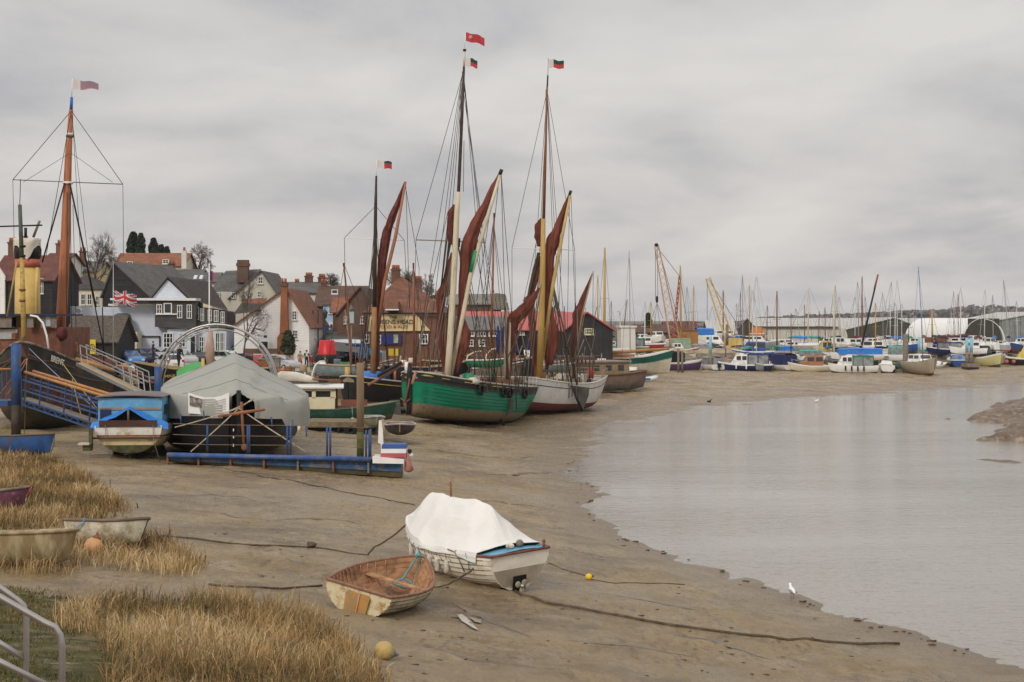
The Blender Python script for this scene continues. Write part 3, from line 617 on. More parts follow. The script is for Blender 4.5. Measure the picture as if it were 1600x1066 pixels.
# green algae film under the low grass: part of the ground
def marks():
    # drag marks and wet rills in the mud
    g = random.Random(9); m = mat('wet_rill', (.10,.072,.042), .28, .3, 3, .3, 10, spec=.5)
    for pts, w in (([(330,800),(420,815),(520,812),(600,822)],.10),([(250,775),(330,772),(430,785)],.08),([(700,940),(760,965),(800,985),(850,1003)],.12),([(880,1000),(1000,1012),(1120,1030)],.10),([(640,1010),(740,1030),(900,1048)],.08),([(960,930),(1040,945),(1150,965)],.08),([(700,790),(760,782),(830,790),(870,800)],.10),([(660,700),(740,712),(840,714)],.16),([(690,735),(780,742),(880,740)],.14),([(870,850),(930,868),(985,880)],.08),([(420,870),(470,882),(500,893)],.07),([(1020,985),(1110,1000),(1230,1035)],.09)):
        w3 = [G(*p) for p in pts]; L = []
        for a, b in zip(w3[:-1], w3[1:]):
            n = max(3, int((b-a).length/.25))
            for i in range(n): q = a.lerp(b, i/n); q.x += .12*NZ.noise(q*.9); q.y += .25*NZ.noise(q*.7+V((5,0,0))); L.append(q)
        rws = []
        for i, q in enumerate(L):
            t = (L[min(i+1, len(L)-1)]-L[max(i-1, 0)]).normalized(); nn = V((-t.y, t.x, 0)); ww = w*(.35+abs(NZ.noise(q*1.9))*1.8)*min(1, i/4, (len(L)-1-i)/4)
            rws.append([V((p.x, p.y, hz(p.x, p.y)+.006)) for p in (q-nn*ww, q, q+nn*ww)])
        MB().grid(rws, m).build('mud_channel')['kind'] = 'structure'
marks()
def film():
    rws = []
    for i in range(41):
        r = []
        for j in range(31):
            px = -60+300*j/30; py = 925+230*i/40; w = 14*NZ.noise(V((px*.03, py*.03, 1))); g = G(px, py+w*.3); e = min(i, 40-i, j, 30-j); r.append(g+V((0,0,.012 if e > 1 else -.03)))
        rws.append(r)
    MB().grid(rws, mat('algae_mud', (.075,.068,.022), .9, .5, 3, .5, 14, dirt=(.17,.13,.075), dscale=1.5, damt=.45)).build('marsh_ground')['kind'] = 'structure'
film()
# wet pools catching the sky beside the dinghy
def pool(poly, name):
    p = [G(x, y)+V((0,0,.03)) for x, y in poly]; z = max(q.z for q in p); 
    MB().add([V((q.x, q.y, q.z)) for q in p], [tuple(range(len(p)))], mat('pool_water', (.30,.27,.24), .04, .1, spec=1)).build(name)['kind'] = 'structure'
pool([(714,963),(722,962),(735,972),(748,987),(738,984),(722,973)], 'water_puddle'); pool([(732,966),(752,971),(752,976),(742,974)], 'water_puddle')

# dark weed and clods along the water's edge
g_ = random.Random(4); mb = MB(); CLOD = mat('weed_clods', (.085,.06,.038), .7, .4, 6)
for i in range(70):
    k = g_.uniform(0, len(WL)-8.01); a, b = WL[int(k)], WL[int(k)+1]; f = k-int(k); px = a[0]+(b[0]-a[0])*f-abs(g_.gauss(2, 10)); py = a[1]+(b[1]-a[1])*f+g_.gauss(2, 3)
    p = G(px, py); s = g_.uniform(.015, .05); mb.ball(p+V((0,0,s*.2)), s, CLOD, 6, 4, (g_.uniform(1,2.4), g_.uniform(.8,1.5), .55), .8)
for i in range(170):
    py = 760+300*g_.random()**.8; px = g_.uniform(330, 1450)
    if px > np.interp(py, [w[1] for w in WL[::-1]], [w[0] for w in WL[::-1]])-10: continue
    p = G(px, py); s = g_.uniform(.01, .03); mb.ball(p+V((0,0,s*.15)), s, CLOD, 6, 4, (g_.uniform(1,3), g_.uniform(.8,1.5), .45), .8)
tag(mb.build('mud_clods'), 'dark clods and weed scattered over the mud along the water line', 'mud clods', kind='stuff')
# -- gull at the water's edge
t = G(1238, 935); gl = thing('gull', 'white gull standing at the edge of the creek', 'gull', (t.x, t.y, max(t.z, 0)), R(100))
GW = mat('gull_white', (.78,.77,.75), .7, .04); GG = mat('gull_grey', (.36,.37,.39), .7, .05); bd = MB()
rows_ = []
for k, (x, z, r) in enumerate([(-.2,.155,.008),(-.16,.165,.028),(-.08,.175,.062),(.0,.185,.078),(.07,.205,.07),(.115,.25,.042),(.135,.285,.034),(.15,.315,.04),(.175,.325,.038),(.2,.318,.02),(.212,.315,.006)]):
    rows_.append([V((x-.25*r*cos(a)*(1 if k > 4 else 0), r*sin(a), z+r*cos(a))) for a in np.linspace(0, 2*pi, 11)[:-1]])
bd.grid(rows_, GW, close=True); bd.build('body', gl)
for s in (1, -1):
    w = MB(); w.ball((-.06, s*.066, .19), .11, GG, 10, 6, (1.25, .13, .42)); w.build('wing', gl)
    w = MB(); w.tube([(0, s*.03, .12), (.01, s*.03, .06), (0, s*.03, 0), (.04, s*.03, .002)], .006, mat('gull_leg', (.4,.1,.06), .6), 5); w.build('leg', gl)
w = MB(); w.tube([(.205,0,.315),(.24,0,.308)], [.01,.003], mat('gull_leg', (.4,.1,.06)), 6); w.build('beak', gl)
for i, (px, py, lab) in enumerate([(1108,629,'small dark duck on the mud at the far water edge below the blue covered cruiser'), (1276,628,'small pale waterbird swimming off the far mud shore')]):
    g = gz(px, py, .02); t = thing('duck', lab, 'duck', g, .3); m = (BLACK, GW)[i]
    bd = MB(); bd.tube([(-.2,0,.13),(-.12,0,.09),(0,0,.08),(.1,0,.1),(.15,0,.17),(.17,0,.23),(.2,0,.25),(.25,0,.245)], [.01,.07,.1,.08,.04,.035,.04,.01], m, 8); bd.build('body', t); w = MB(); w.tube([(.24,0,.245),(.3,0,.235)], [.015,.008], RUST, 5); w.build('beak', t)
# ---- middle ground: the tug, the covered lighter, walkways ------------------------------------
NAVY = mat('navy_paint', (.02,.03,.09), .5, .3)
ORWOOD = mat('orange_handrail', (.42,.20,.065), .55, .2, 4)
BROWNP = mat('red_brown_paint', (.17,.062,.035), .6, .3, 2, dirt=(.28,.16,.10), dscale=2.2, damt=.38)
FUNY = mat('funnel_yellow', (.60,.41,.13), .5, .12, 2, dirt=(.42,.27,.1), dscale=2, damt=.36)
CANV = mat('pale_canvas', (.62,.57,.48), .8, .12, 2, .3, 5)
LEAD = mat('lead_grey', (.30,.31,.31), .6, .2, 3)
def tube_(nm, par, pts, r, m, n=6, **k): return MB().tube(pts, r, m, n, **k).build(nm, par, True)
# -- blue cabin motor boat, stern on
g = G(214, 718); rz = R(95); Lb = 6.8
fn = hull_fn(Lb, 2.75, 1.42, bow=.45, stern=.05, tr=.93, um=.4, p=.6, n=2.1, nb=1.4, rake=.3, srake=.12, rock=.3, rocks=.22)
t = thing('motor_boat', 'old motor boat with a light blue cabin and bright blue sheet draped over its stern', 'boat', (g.x-.62, g.y+Lb/2, g.z+.04), rz, 0, 0); t.matrix_basis = t.matrix_basis @ M.Diagonal((1, 1, .87, 1))
TC = mat('transom_cream', (.60,.50,.28), .5, .15, 2, dirt=(.28,.2,.08), dscale=2, damt=.42)
hull(fn, [(.30, SLIME), (.6, TC), (.66, RUST), (1, WHITE)], par=t, nl=12)
x = -Lb/2-.1
MB().box((x-.03, 0, 1.56), (.07, 2.2, .28), mat('brown_board', (.07,.032,.022), .5, .25)).build('stern_board', t)
MB().box((x-.06, 0, .92), (.08, 2.62, .075), mat('brown_board', (.07,.032,.022))).build('rubbing_strake', t)
deck(fn, BDK, t, .1, .05, .04)
cb = MB(); cx = x+.45
for s in (1, -1): cb.box((cx+1.5, s*1.2, 2.05), (3.0, .05, 1.25), LBLUE)
cb.box((cx+.02, 0, 2.46), (.05, 2.36, .42), LBLUE)
cb.box((cx+.02, 0, 1.95), (.05, 2.36, .6), LBLUE)
cb.box((cx+3, 0, 2.05), (.05, 2.4, 1.25), LBLUE); cb.build('cabin', t)
MB().box((cx+.6, .93, 1.95), (1.3, .42, .5), NAVY).build('locker', t)
MB().box((cx-.02, 0, 2.19), (.06, 2.4, .1), mat('grey_trim', (.30,.24,.2), .7, .3)).build('trim_band', t)
rf = MB(); rf.sheet([[V((cx-.15+3.4*i/6, y, 2.72+.07*(1-(y/1.3)**2))) for y in np.linspace(-1.32, 1.32, 9)] for i in range(7)], .05, mat('roof_edge', (.16,.13,.13), .6)); rf.build('cabin_roof', t)
MB().prism([V((cx-.04, -.95, 1.62)), V((cx-.04, .95, 1.62)), V((cx-.04, .5, 1.9)), V((cx-.04, 0, 2.16)), V((cx-.04, -.5, 1.9))], (-.015,0,0), DARK).build('cabin_opening', t)  # flat dark panel painting the shade of the opening under the sheet
MB().box((cx+.9, 1.235, 2.1), (.8, .02, .45), GLASS).build('window', t); MB().box((cx+.9, -1.235, 2.1), (.8, .02, .45), GLASS).build('window', t)
BT = mat('blue_sheeting', (.035,.20,.60), .4, .15, 3, .2, 6)
sh = []
for i in range(13):
    r = []; a = -1+2*i/12
    for j in range(8):
        f = j/7; z = 2.28-.72*abs(a)**.95+.02*sin(i*2.1+j); xx = cx-.07-.35*f; zz = z-(.10+.34*abs(a)**1.5)*f-.04*cos(i*1.7)*f
        r.append(V((xx, a*1.45*(1+.05*f), max(zz, 1.30))))
    sh.append(r)
MB().sheet(sh, .012, BT).build('cover_sheet', t)
tube_('stern_post', t, [full(t) @ V((x, 0, 1.6)), full(t) @ V((x-.02, 0, 2.2))], .04, GREYW)
for s in (1, -1):
    MB().prism([V((-1.8, s*.8, .3)), V((-2.0, s*.86, -.16)), V((.8, s*.86, -.16)), V((.8, s*.8, .2))], (0, .06, 0), SLIME).build('bilge_keel', t)
MB().prism([V((-3.2, -.04, .3)), V((-3.1, -.04, -.14)), V((1.5, -.04, -.14)), V((1.5, -.04, .1))], (0, .08, 0), SLIME).build('skeg', t)
ob = MB(); ob.box((x-.35, 1.35, .95), (.3, .12, .9), SLIME); ob.box((x-.45, 1.45, .55), (.5, .3, .28), SLIME); ob.box((x-.5, 1.55, .72), (.62, .42, .07), mat('pale_cowl', (.5,.45,.33), .5, .2)); ob.build('outboard_engine', t)
for y in (.85, -.95): tube_('hanging_line', t, [full(t) @ V((x-.08, y, 1.5)), full(t) @ V((x-.1, y-.03, .8)), full(t) @ V((x-.3, y-.3, -.15))], .014, ROPE, 4)
# -- the blue walkway on its floats
Yp = 58.3; pw = lambda px, py, dy=0: P(px, py, Yp+dy)
t = thing('pontoon_walkway', 'blue walkway on floats with rope rails and a white painted end', 'walkway', pw(440, 745))
TUBEB = mat('bright_blue_tube', (.045,.105,.29), .4, .15, 3, dirt=(.13,.14,.17), dscale=3, damt=.45)
tube_('fender_tube', t, [pw(262, 711), pw(580, 718)], .10, TUBEB, 10)
FLB = mat('float_blue', (.035,.09,.20), .5, .2, 2, dirt=(.18,.17,.13), dscale=3, damt=.45)
fx = [262, 310, 360, 412, 465, 520, 575, 628]
for a, b in zip(fx[:-1], fx[1:]):
    y0 = lambda x: 712+(x-262)*7/318; y1 = lambda x: 722+(x-262)*25/366
    mb = MB(); A, B_, C_, D_ = pw(a+1, y0(a)+2, .15), pw(b-1, y0(b)+2, .15), pw(b-1, y1(b), .15), pw(a+1, y1(a), .15)
    E_, F_ = A.lerp(D_, .62), B_.lerp(C_, .62)
    mb.prism([A, B_, F_, E_], (0, 1.1, 0), FLB); mb.prism([E_+V((0,.03,0)), F_+V((0,.03,0)), C_+V((0,.12,0)), D_+V((0,.12,0))], (0, .9, 0), mat('float_slime', (.12,.10,.055), .7, .3)); mb.build('float', t, True)
    mb = MB(); mb.box((A+D_)/2+V((0,-.08,.04)), (.07,.12,.42), GREYW if a % 2 else RUST); mb.build('stanchion', t, True)
MB().sheet([[pw(x, 709.5+(x-262)*7/318, d) for x in np.linspace(262, 628, 12)] for d in (-.02, .6, 1.25)], .05, PALEW).build('walkway_deck', t, True)
MB().prism([pw(582, 714, -.1), pw(631, 718, -.1), pw(631, 725, -.1), pw(582, 724, -.1)], (0, 1.2, 0), CLEAN).build('end_board', t, True)
ps = [(324,663,706),(387,664,708),(389.5,664,708),(449,665,711),(454,665,711),(511,668,713),(516,668,713),(572,672,714),(577,672,714),(579,670,714)]
for x, a, b in ps: tube_('rail_post', t, [pw(x, a, .1), pw(x, b, .1)], .04, BLUE, 6)
for ya, yb in ((664,668),(681,685),(695,699)): tube_('rail_rope', t, [pw(270, ya-2, .1), pw(324, ya, .1), pw(387, ya+.5, .1), pw(452, ya+1, .1), pw(513, ya+2, .1), pw(577, yb+1, .1)], .013, ROPE, 5)
tri = [mat('band_blue', (.05,.11,.33), .5, .1), CLEAN, mat('band_red', (.42,.10,.12), .5, .12)]
t = thing('striped_box', 'square box painted in blue, white and red bands on the end of the blue walkway', 'box', pw(615, 715))
for k, m in enumerate(tri): MB().prism([pw(597-k, 694.5+k*7, .1), pw(634, 694.5+k*7, .1), pw(634.5, 701.3+k*7, .1), pw(596-k, 701.3+k*7, .1)], (0, .8, 0), m).build('painted_band', t, True)
t = thing('white_board', 'narrow white board standing up at the end of the walkway beside the striped box', 'board', pw(596, 715, .4)); MB().prism([pw(592, 657, .3), pw(597.5, 657, .3), pw(599, 694, .3), pw(597, 714, .3), pw(595.5, 714, .3), pw(595, 694, .3), pw(590.5, 692, .3)], (0, .06, 0), CLEAN).build('board', t, True)
MB().prism([pw(596, 655, .25), pw(600, 655, .25), pw(600.5, 669, .25), pw(597.5, 669, .25)], (0, .05, 0), PALEW).build('wood_cap', t, True)
t = thing('fender', 'faded pink fender hanging off the white end of the walkway', 'fender', pw(638, 730)); MB().tube([pw(636.5, 714, .2), pw(637, 718, .2), pw(638, 728, .2), pw(639, 735, .2), pw(639, 738, .2)], [.05,.1,.16,.185,.06], mat('faded_pink', (.36,.15,.12), .6, .2, 5), 9).build('fender_body', t, True); MB().ball(pw(640, 705, .3), .09, BLACK, 8, 6).ball(pw(642, 711, .4), .1, CLEAN, 8, 6).build('shackle', t, True)
# -- posts
def pile(px, y0, py1, Y, r, bands, label, n=12):
    a, b = P(px, y0, Y), P(px, py1, Y); t = thing('mooring_post', label, 'post', b)
    k = len(bands); z = a.z
    for i, (f, m) in enumerate(bands):
        z1 = a.z+(b.z-a.z)*f; MB().lathe([(r*(1-.03*i), z1), (r*(1.02-.03*i), (z+z1)/2), (r*(1-.03*i), z-.004*i)], m, (a.x, Y, 0), n).build('post_section', t, True); z = z1
    return t
PILEW = mat('pile_wood', (.25,.17,.095), .85, .3, 3, .5, 14, stretch=(1,1,.15)); PILEG = mat('pile_weed', (.09,.10,.03), .8, .4, 4)
pile(563, 567, 716, 60.5, .145, [(.72, PILEW), (1, PILEG)], 'tall bare timber mooring post rising behind the end of the blue walkway')
pile(247, 573, 712, 66, .16, [(.42, BLUE), (1, GREYW)], 'blue topped mooring post between the blue cabin boat and the grey cover')
pile(25, 538, 690, 66, .21, [(.62, BLUE), (1, mat('post_slime', (.06,.045,.03), .7, .4))], 'blue topped post carrying the upper end of the blue gangway')
# -- blue gangway and its landing
t = thing('gangway', 'blue lattice gangway with an orange wooden handrail sloping down from the blue landing', 'gangway', P(40, 630, 66))
a0, a1 = P(33, 624, 66), P(172, 670, 60); up = V((0, 0, 1)); ln = lambda f, h, d=0: a0.lerp(a1, f)+up*h+V((0, d, 0))
for d in (0, 1.1):
    mb = MB()
    for h in (.0, -.22): mb.bar(ln(0, h, d), ln(1, h, d), .06, .06, BLUE)
    for i in range(16): mb.bar(ln(i/16, -.22 if i % 2 else 0, d), ln((i+1)/16, 0 if i % 2 else -.22, d), .03, .03, BLUE)
    mb.build('lattice_girder', t, True); mb = MB()
    for h in (.42, .85): mb.bar(ln(.02, h, d), ln(1, h, d), .05, .05, BLUE)
    for f in (.04, .22, .5, .78, 1): mb.bar(ln(f, 0, d), ln(f+.03, 1.2, d), .05, .05, BLUE)
    mb.build('side_rail', t, True); tube_('handrail', t, [ln(.05, 1.22, d), ln(1.02, 1.2, d)], .065, ORWOOD, 8)
MB().sheet([[ln(f, .03, d) for f in np.linspace(0, 1, 8)] for d in (.05, 1.05)], .04, GREYW).build('tread', t, True)
t = thing('landing_stage', 'blue landing platform with an orange rail at the top of the blue gangway', 'platform', P(0, 630, 66))
MB().box(P(-20, 629, 66.8)+V((0,0,0)), (2.3, 1.6, .22), BLUE).build('platform', t, True)
mb = MB(); 
for x in np.linspace(-50, 18, 10): mb.bar(P(x, 625, 66), P(x, 578, 66), .03, .03, BLUE)
mb.build('balusters', t, True); tube_('handrail', t, [P(-60, 577, 66), P(24, 577, 66)], .05, ORWOOD, 8)
for k, (a, b, m) in enumerate([((40,561),(-4,620),'o'),((43,561),(8,622),'o'),((42,560),(38,682),'y'),((46,545),(150,640),'b'),((92,560),(165,655),'y'),((113,592),(127,650),'y')]):
    mm = {'o': mat('orange_rope', (.46,.17,.09), .8, .2), 'y': mat('yellow_rope', (.38,.29,.11), .8, .2), 'b': mat('blue_line', (.2,.28,.4), .8, .2)}[m]
    o = MB().tube(arc(P(*a, 70 if k > 2 else 67), P(*b, 64 if k > 2 else 66.5), .05), .018, mm, 5).build('mooring_warp'); tag(o, ['orange rope slanting from the tug bow to the landing, outer of two','orange rope slanting from the tug bow to the landing, inner of two','pale rope hanging straight down from the tug bow to the blue rowing boat','blue line from the tug bow across to the blue gangway foot','yellow warp from beside the tug name down to the cabin boat','short yellow warp hanging off the tug bulwark by the metal gangway'][k], 'rope')
# -- aluminium gangway
t = thing('gangway', 'bare metal gangway with a yellow plank deck leading down off the black tug', 'gangway', P(236, 622, 64))
a0, a1 = P(122, 569, 75), P(245, 628, 64); 
MB().sheet([[ln(f, .03, d) for f in np.linspace(0, 1, 8)] for d in (-.25, .75)], .05, mat('plank_deck', (.40,.27,.12), .7, .2, 3)).build('plank_deck', t, True)
for d in (-.28, .78):
    mb = MB(); mb.bar(ln(0, 0, d), ln(1, 0, d), .05, .16, STEEL)
    for h in (.55, 1.0): mb.bar(ln(.05, h, d), ln(.86, h, d), .04, .04, STEEL)
    for f in (.05, .62, .72, .86): mb.bar(ln(f+.03, 0, d), ln(f, 1.0, d), .04, .04, STEEL)
    mb.build('side_rail', t, True)
# -- steam tug
a = R(-9); hd = V((-sin(a), -cos(a), 0)); rz = math.atan2(hd.y, hd.x); Lt = 22; st = P(38, 640, 74.5); ctr = st-hd*(Lt/2+.0)
fn = hull_fn(Lt, 6.2, 2.95, bow=1.75, stern=.6, tr=.5, um=.4, p=.62, n=3, nb=1.5, rake=.25, srake=-.4, rock=1.45, rocks=.5)
tug = thing('steam_tug', 'black steam tug with a yellow funnel and red brown deckhouse, aground bow on', 'tug', (ctr.x, ctr.y, 1.25), rz, 0, R(1))
TB = mat('tug_black', (.022,.019,.018), .5, .35, 1.2, dirt=(.085,.05,.035), dscale=1.6, damt=.45, stretch=(1,1,.25)); TR = mat('tug_rust', (.075,.035,.022), .7, .5, 1.5, dirt=(.17,.075,.04), dscale=1.4, damt=.48, stretch=(1,1,.2)); TO = mat('tug_weed', (.045,.042,.018), .7, .4, 2)
hull(fn, [(.28, TO), (.5, TR), (1, TB)], par=tug); deck(fn, mat('tug_deck', (.09,.06,.045), .8), tug, .7, .08, .06, inner=BROWNP)
gunwale(fn, mat('worn_cap', (.33,.27,.22), .6, .4, 4, dirt=(.06,.04,.03), dscale=2), tug, .07); gunwale(fn, mat('iron_band', (.07,.06,.055), .6, .4), tug, .055, h=.78, name='rubbing_band', closed=False)
tube_('chain', tug, [full(tug) @ (fn(u, h, 1)+V((0,.06,0))) for u, h in ((.995,.82),(.96,.8),(.9,.86),(.82,.88))], .03, RUST, 5); tube_('chain', tug, [full(tug) @ (fn(u, h, -1)-V((0,.06,0))) for u, h in ((.995,.82),(.96,.8),(.9,.86),(.82,.88))], .03, RUST, 5)
f1, f2 = full(tug) @ fn(.955, .93, 1), full(tug) @ fn(.87, .93, 1); nn = V((f2-f1)).cross(V((0,0,1))); nn = -nn if nn.y > 0 else nn
text('BRENT', .44, CLEAN, frame(full(tug) @ fn(.905, .88, 1)+nn.normalized()*.09, f2-f1, nn+V((0,0,-.1))), 'name_lettering', tug, .012)
def wbox(nm, par, px0, px1, py0, py1, Y, dep, m): return MB().prism([P(px0, py0, Y), P(px1, py0, Y), P(px1, py1, Y), P(px0, py1, Y)], (0, dep, 0), m).build(nm, par, True)
wbox('deckhouse', tug, -70, 93, 512, 585, 83, 6, BROWNP); wbox('notice_panel', tug, -8, 27, 515, 530, 82.9, .08, mat('grey_panel', (.40,.40,.38), .6, .15, 3)); 
WDP = mat('grey_planking', (.21,.18,.15), .8, .25, 3)
for x0, x1 in ((-70,-30),(-22,18),(42,52),(64,70),(80,88)): wbox('bridge_panel', tug, x0, x1, 493, 512, 82.6, .1, WDP)
wbox('bridge_window', tug, 71, 79, 495, 510, 82.65, .05, mat('pale_glass', (.42,.44,.44), .15, .15)); wbox('bridge_window', tug, 19, 41, 496, 511, 84.5, .05, GLASS)
MB().prism([P(-72, 490.5, 82.4), P(89, 490.5, 82.4), P(89, 493.5, 82.4), P(-72, 493.5, 82.4)], (0, 5, 0), NAVY).build('bridge_roof', tug, True)
fb, ft = P(43, 520, 85), P(41, 374, 85); fz = lambda y: 7-(y-500)*85/F
mb = MB(); R0 = .70
for y0, y1, m in ((545,418,FUNY),(418,405,mat('funnel_red', (.45,.12,.07), .5, .15)),(405,380,BLACK)): mb.lathe([(R0*.96 if y1 < 400 else R0, fz(y0)), (R0*.95, fz(y1))], m, (fb.x, 85, 0), 20)
mb.build('funnel', tug, True)
mb = MB(); rws = []
for i in range(25):
    q = 2*pi*i/24; r = []
    for j in range(6):
        f = j/5; dr = .5+1.0*abs(sin(q*1.5+.4))**4; rr = R0*(1.03+.05*sin(q*7+j)) if j else R0*.35
        r.append(V((fb.x+rr*cos(q), 85+rr*sin(q), fz(373)+(0 if j < 2 else -dr*(f-.2)))))
    rws.append(r)
mb.sheet(rws, .02, CANV); mb.build('funnel_cover', tug, True)
tube_('steam_pipe', tug, [P(57, 512, 84.2), P(57, 450, 84.2), P(58.5, 418, 84.2)], .09, FUNY, 8)
tube_('foremast', tug, [P(38, 555, 79), P(36, 470, 79), P(34, 402, 79)], [.15,.13,.11], mat('mast_yellow', (.47,.34,.10), .6, .3, 3, dirt=(.13,.07,.03), dscale=3, damt=.42), 8); tube_('foremast_top', tug, [P(34, 402, 79), P(31, 320, 79)], [.12,.10], mat('mast_green', (.08,.10,.07), .7, .3), 8)
for y, m in ((385,BLACK),(400,BLACK),(453,RUST),(470,RUST)): MB().lathe([(.17,-.06),(.17,.06)], m, P(35, y, 79), 8).build('mast_band', tug, True)
tube_('yard', tug, [P(-30, 355, 79), P(66, 352, 79)], .045, BLACK, 6); tube_('signal_arm', tug, [P(40, 356, 80), P(40, 372, 80)], .08, BLACK); tube_('signal_arm', tug, [P(52, 371, 80), P(62, 345, 80)], .07, GREYW); tube_('aerial', tug, [P(31, 320, 79), P(32, 280, 79)], .02, BLACK, 4)
tube_('davit', tug, [P(47, 493, 79), P(58, 495, 79), P(67, 505, 79), P(73, 525, 79), P(77, 553, 79)], .055, CLEAN, 7)
tube_('stay', tug, [P(26, 410, 80), P(11, 495, 80)], .05, mat('yellow_rope', (.38,.29,.11)), 6)
mb = MB(); mb.ball(P(97, 522, 80), .38, mat('dark_red_sail', (.09,.018,.02), .8, .3), 9, 7, (.8,.8,1), .5); mb.build('lamp_bundle', tug, True)
for k, (x, y) in enumerate(((18,520),(30,528),(60,540),(82,552))): wbox('deck_fitting', tug, x, x+6, y, y+10, 80+k, .4, RUST)
# -- vessel with the tall orange mast, lying beyond the tug
sm = thing('sailing_smack', 'old sailing vessel with one tall orange brown mast, moored beyond the black tug', 'sailing vessel', P(150, 640, 93), R(96), 0, 0)
fs = hull_fn(17, 4.6, 1.9, bow=.5, stern=.3, tr=.7, um=.4, p=.5, n=3.5, nb=2, rake=.2)
hull(fs, [(.3, TO), (1, TB)], par=sm); deck(fs, mat('worn_deck', (.22,.16,.10), .8, .3, 3), sm, .4, .1, .1, inner=RUST); gunwale(fs, PALEW, sm, .06)
OM = mat('orange_mast', (.43,.16,.075), .5, .15, 3, stretch=(3,3,.3), dirt=(.18,.05,.03), dscale=2, damt=.4)
Ym = 88; tube_('mast', sm, [P(92, 600, Ym), P(95, 520, Ym), P(102, 380, Ym), P(107, 240, Ym), P(111, 172, Ym)], [.33,.32,.28,.2,.13], OM, 12); tube_('mast_head', sm, [P(111, 174, Ym), P(112, 152, Ym)], [.10,.08], mat('royal_blue', (.03,.13,.45), .5, .15), 8); tube_('flag_pole', sm, [P(112, 152, Ym), P(113, 123, Ym)], .022, CLEAN, 5)
for y, w in ((210,.21),(213,.24),(286,.3),(531,.38)): MB().lathe([(w,-.06),(w,.06)], CLEAN if y != 213 else GREYW, P(95+(531-y)*.0455, y, Ym), 10).build('mast_band', sm, True)
tube_('crosstree', sm, [P(20, 281, Ym), P(105, 284.5, Ym), P(192, 288, Ym)], .03, GREYW, 6)
for a_, b_, r in [((111,174),(20,281),.018),((112,174),(192,288),.018),((20,281),(22,372),.014),((192,288),(193,400),.014),((111,176),(72,400),.018),((101,286),(66,410),.045),((109,286),(150,480),.05),((109,286),(165,560),.035),((112,180),(140,420),.014),((113,180),(128,430),.014),((105,300),(104,520),.02),((110,300),(112,560),.02),((114,320),(120,560),.016),((160,480),(163,600),.035),((108,240),(36,285),.012),((112,240),(176,285),.012)]: tube_('rigging_line', sm, [P(*a_, Ym-.3), P(*b_, Ym-.6)], r, BLACK, 4)
rg = random.Random(11); clm = [PALEW, GREYW, mat('buff_canvas', (.45,.34,.2), .8, .2), RUST, BLACK, mat('dull_blue', (.12,.15,.22), .7, .3)]
for k in range(13):
    x, y = 150+rg.random()*95, 583+rg.random()*16; 
    if k % 2: tube_('deck_spar', sm, [P(x-25, y-8, 88), P(x+10, y+4, 87)], .07, clm[k % 6], 6)
    else: MB().box(P(x, y, 89), (rg.uniform(.4,1.4), rg.uniform(.5,1.2), rg.uniform(.3,.6)), clm[k % 6], M.Rotation(rg.uniform(-.6,.6), 3, 'Z')).build('deck_locker', sm, True)
tube_('spar', sm, [P(118, 562, 84), P(150, 570, 84), P(178, 580, 84)], [.14,.16,.1], ORWOOD, 8)
def flag(par, px, py, w, h, Y, mf, pole=None, seed=0, taper=0., nm='flag', droop=.1):
    s = Y/F; rws = []; p0 = P(px, py, Y)
    for i in range(11):
        f = i/10; hh = h*s*(1-taper*f); r = []
        for j in range(7): r.append(p0+V((w*s*f, .12*sin(f*7+seed)*f*w*s*.8, -hh*j/6-droop*w*s*f**1.5+.07*sin(f*9+seed)*h*s-taper*f*h*s*.3)))
        rws.append(r)
    return MB().sheet(rws, .012, mf(0, 0), mf=mf).build(nm, par, True)
fw, fmv, frd = mat('flag_white', (.62,.58,.55), .9, .05), mat('flag_mauve', (.30,.20,.26), .9, .12), mat('flag_red', (.48,.05,.06), .9, .12); fgr = mat('flag_green', (.02,.07,.05), .9, .12)
flag(sm, 114, 124, 39, 17, Ym, lambda i, j: fw if i < 3 else (fmv if j < 5 else mat('flag_pinkish', (.42,.2,.2), .9)), seed=1, taper=.45)
# -- lighter under the grey cover
lt = thing('covered_lighter', 'black lighter under a big grey tented cover with a white notice', 'barge', P(373, 709, 60.3), R(-92), 0, 0)
lt.matrix_basis = M.Translation(V((P(373,709,60.3).x-.3-9.2*.19, 60.2+9.2, 1.42))) @ M.Rotation(R(-79.5), 4, 'Z')
fl = hull_fn(18.4, 6.5, 1.6, bow=.22, stern=.1, tr=.8, um=.35, p=.27, n=4, nb=3.4, rake=.15, rock=.25, srake=.1)
hull(fl, [(1, mat('pitch_black', (.012,.011,.012), .5, .3, 2))], par=lt, nl=6); deck(fl, BLACK, lt, .1, .1, .1)
GT = mat('grey_canvas', (.33,.33,.295), .75, .05, .8, .12, 3, dirt=(.27,.27,.24), dscale=.8, damt=.42); rws = []
stn0 = [(60.05,.62,3.16,3.85,4.22),(60.3,1.3,3.13,3.95,4.32),(60.75,2.0,3.1,4.02,4.5),(61.5,2.65,3.06,4.1,4.78),(62.5,3.0,3.02,4.16,5.1),(64,3.12,3.0,4.2,5.42),(65.5,3.16,2.95,4.2,5.58),(70,3.18,2.95,4.18,5.5),(78,3.1,2.95,4.1,5.2)]
cx0 = P(373, 700, 60).x
stn = [tuple(np.array(a)*(1-f)+np.array(b)*f) for a, b in zip(stn0[:-1], stn0[1:]) for f in (0, .2, .4, .6, .8)]+[stn0[-1]]
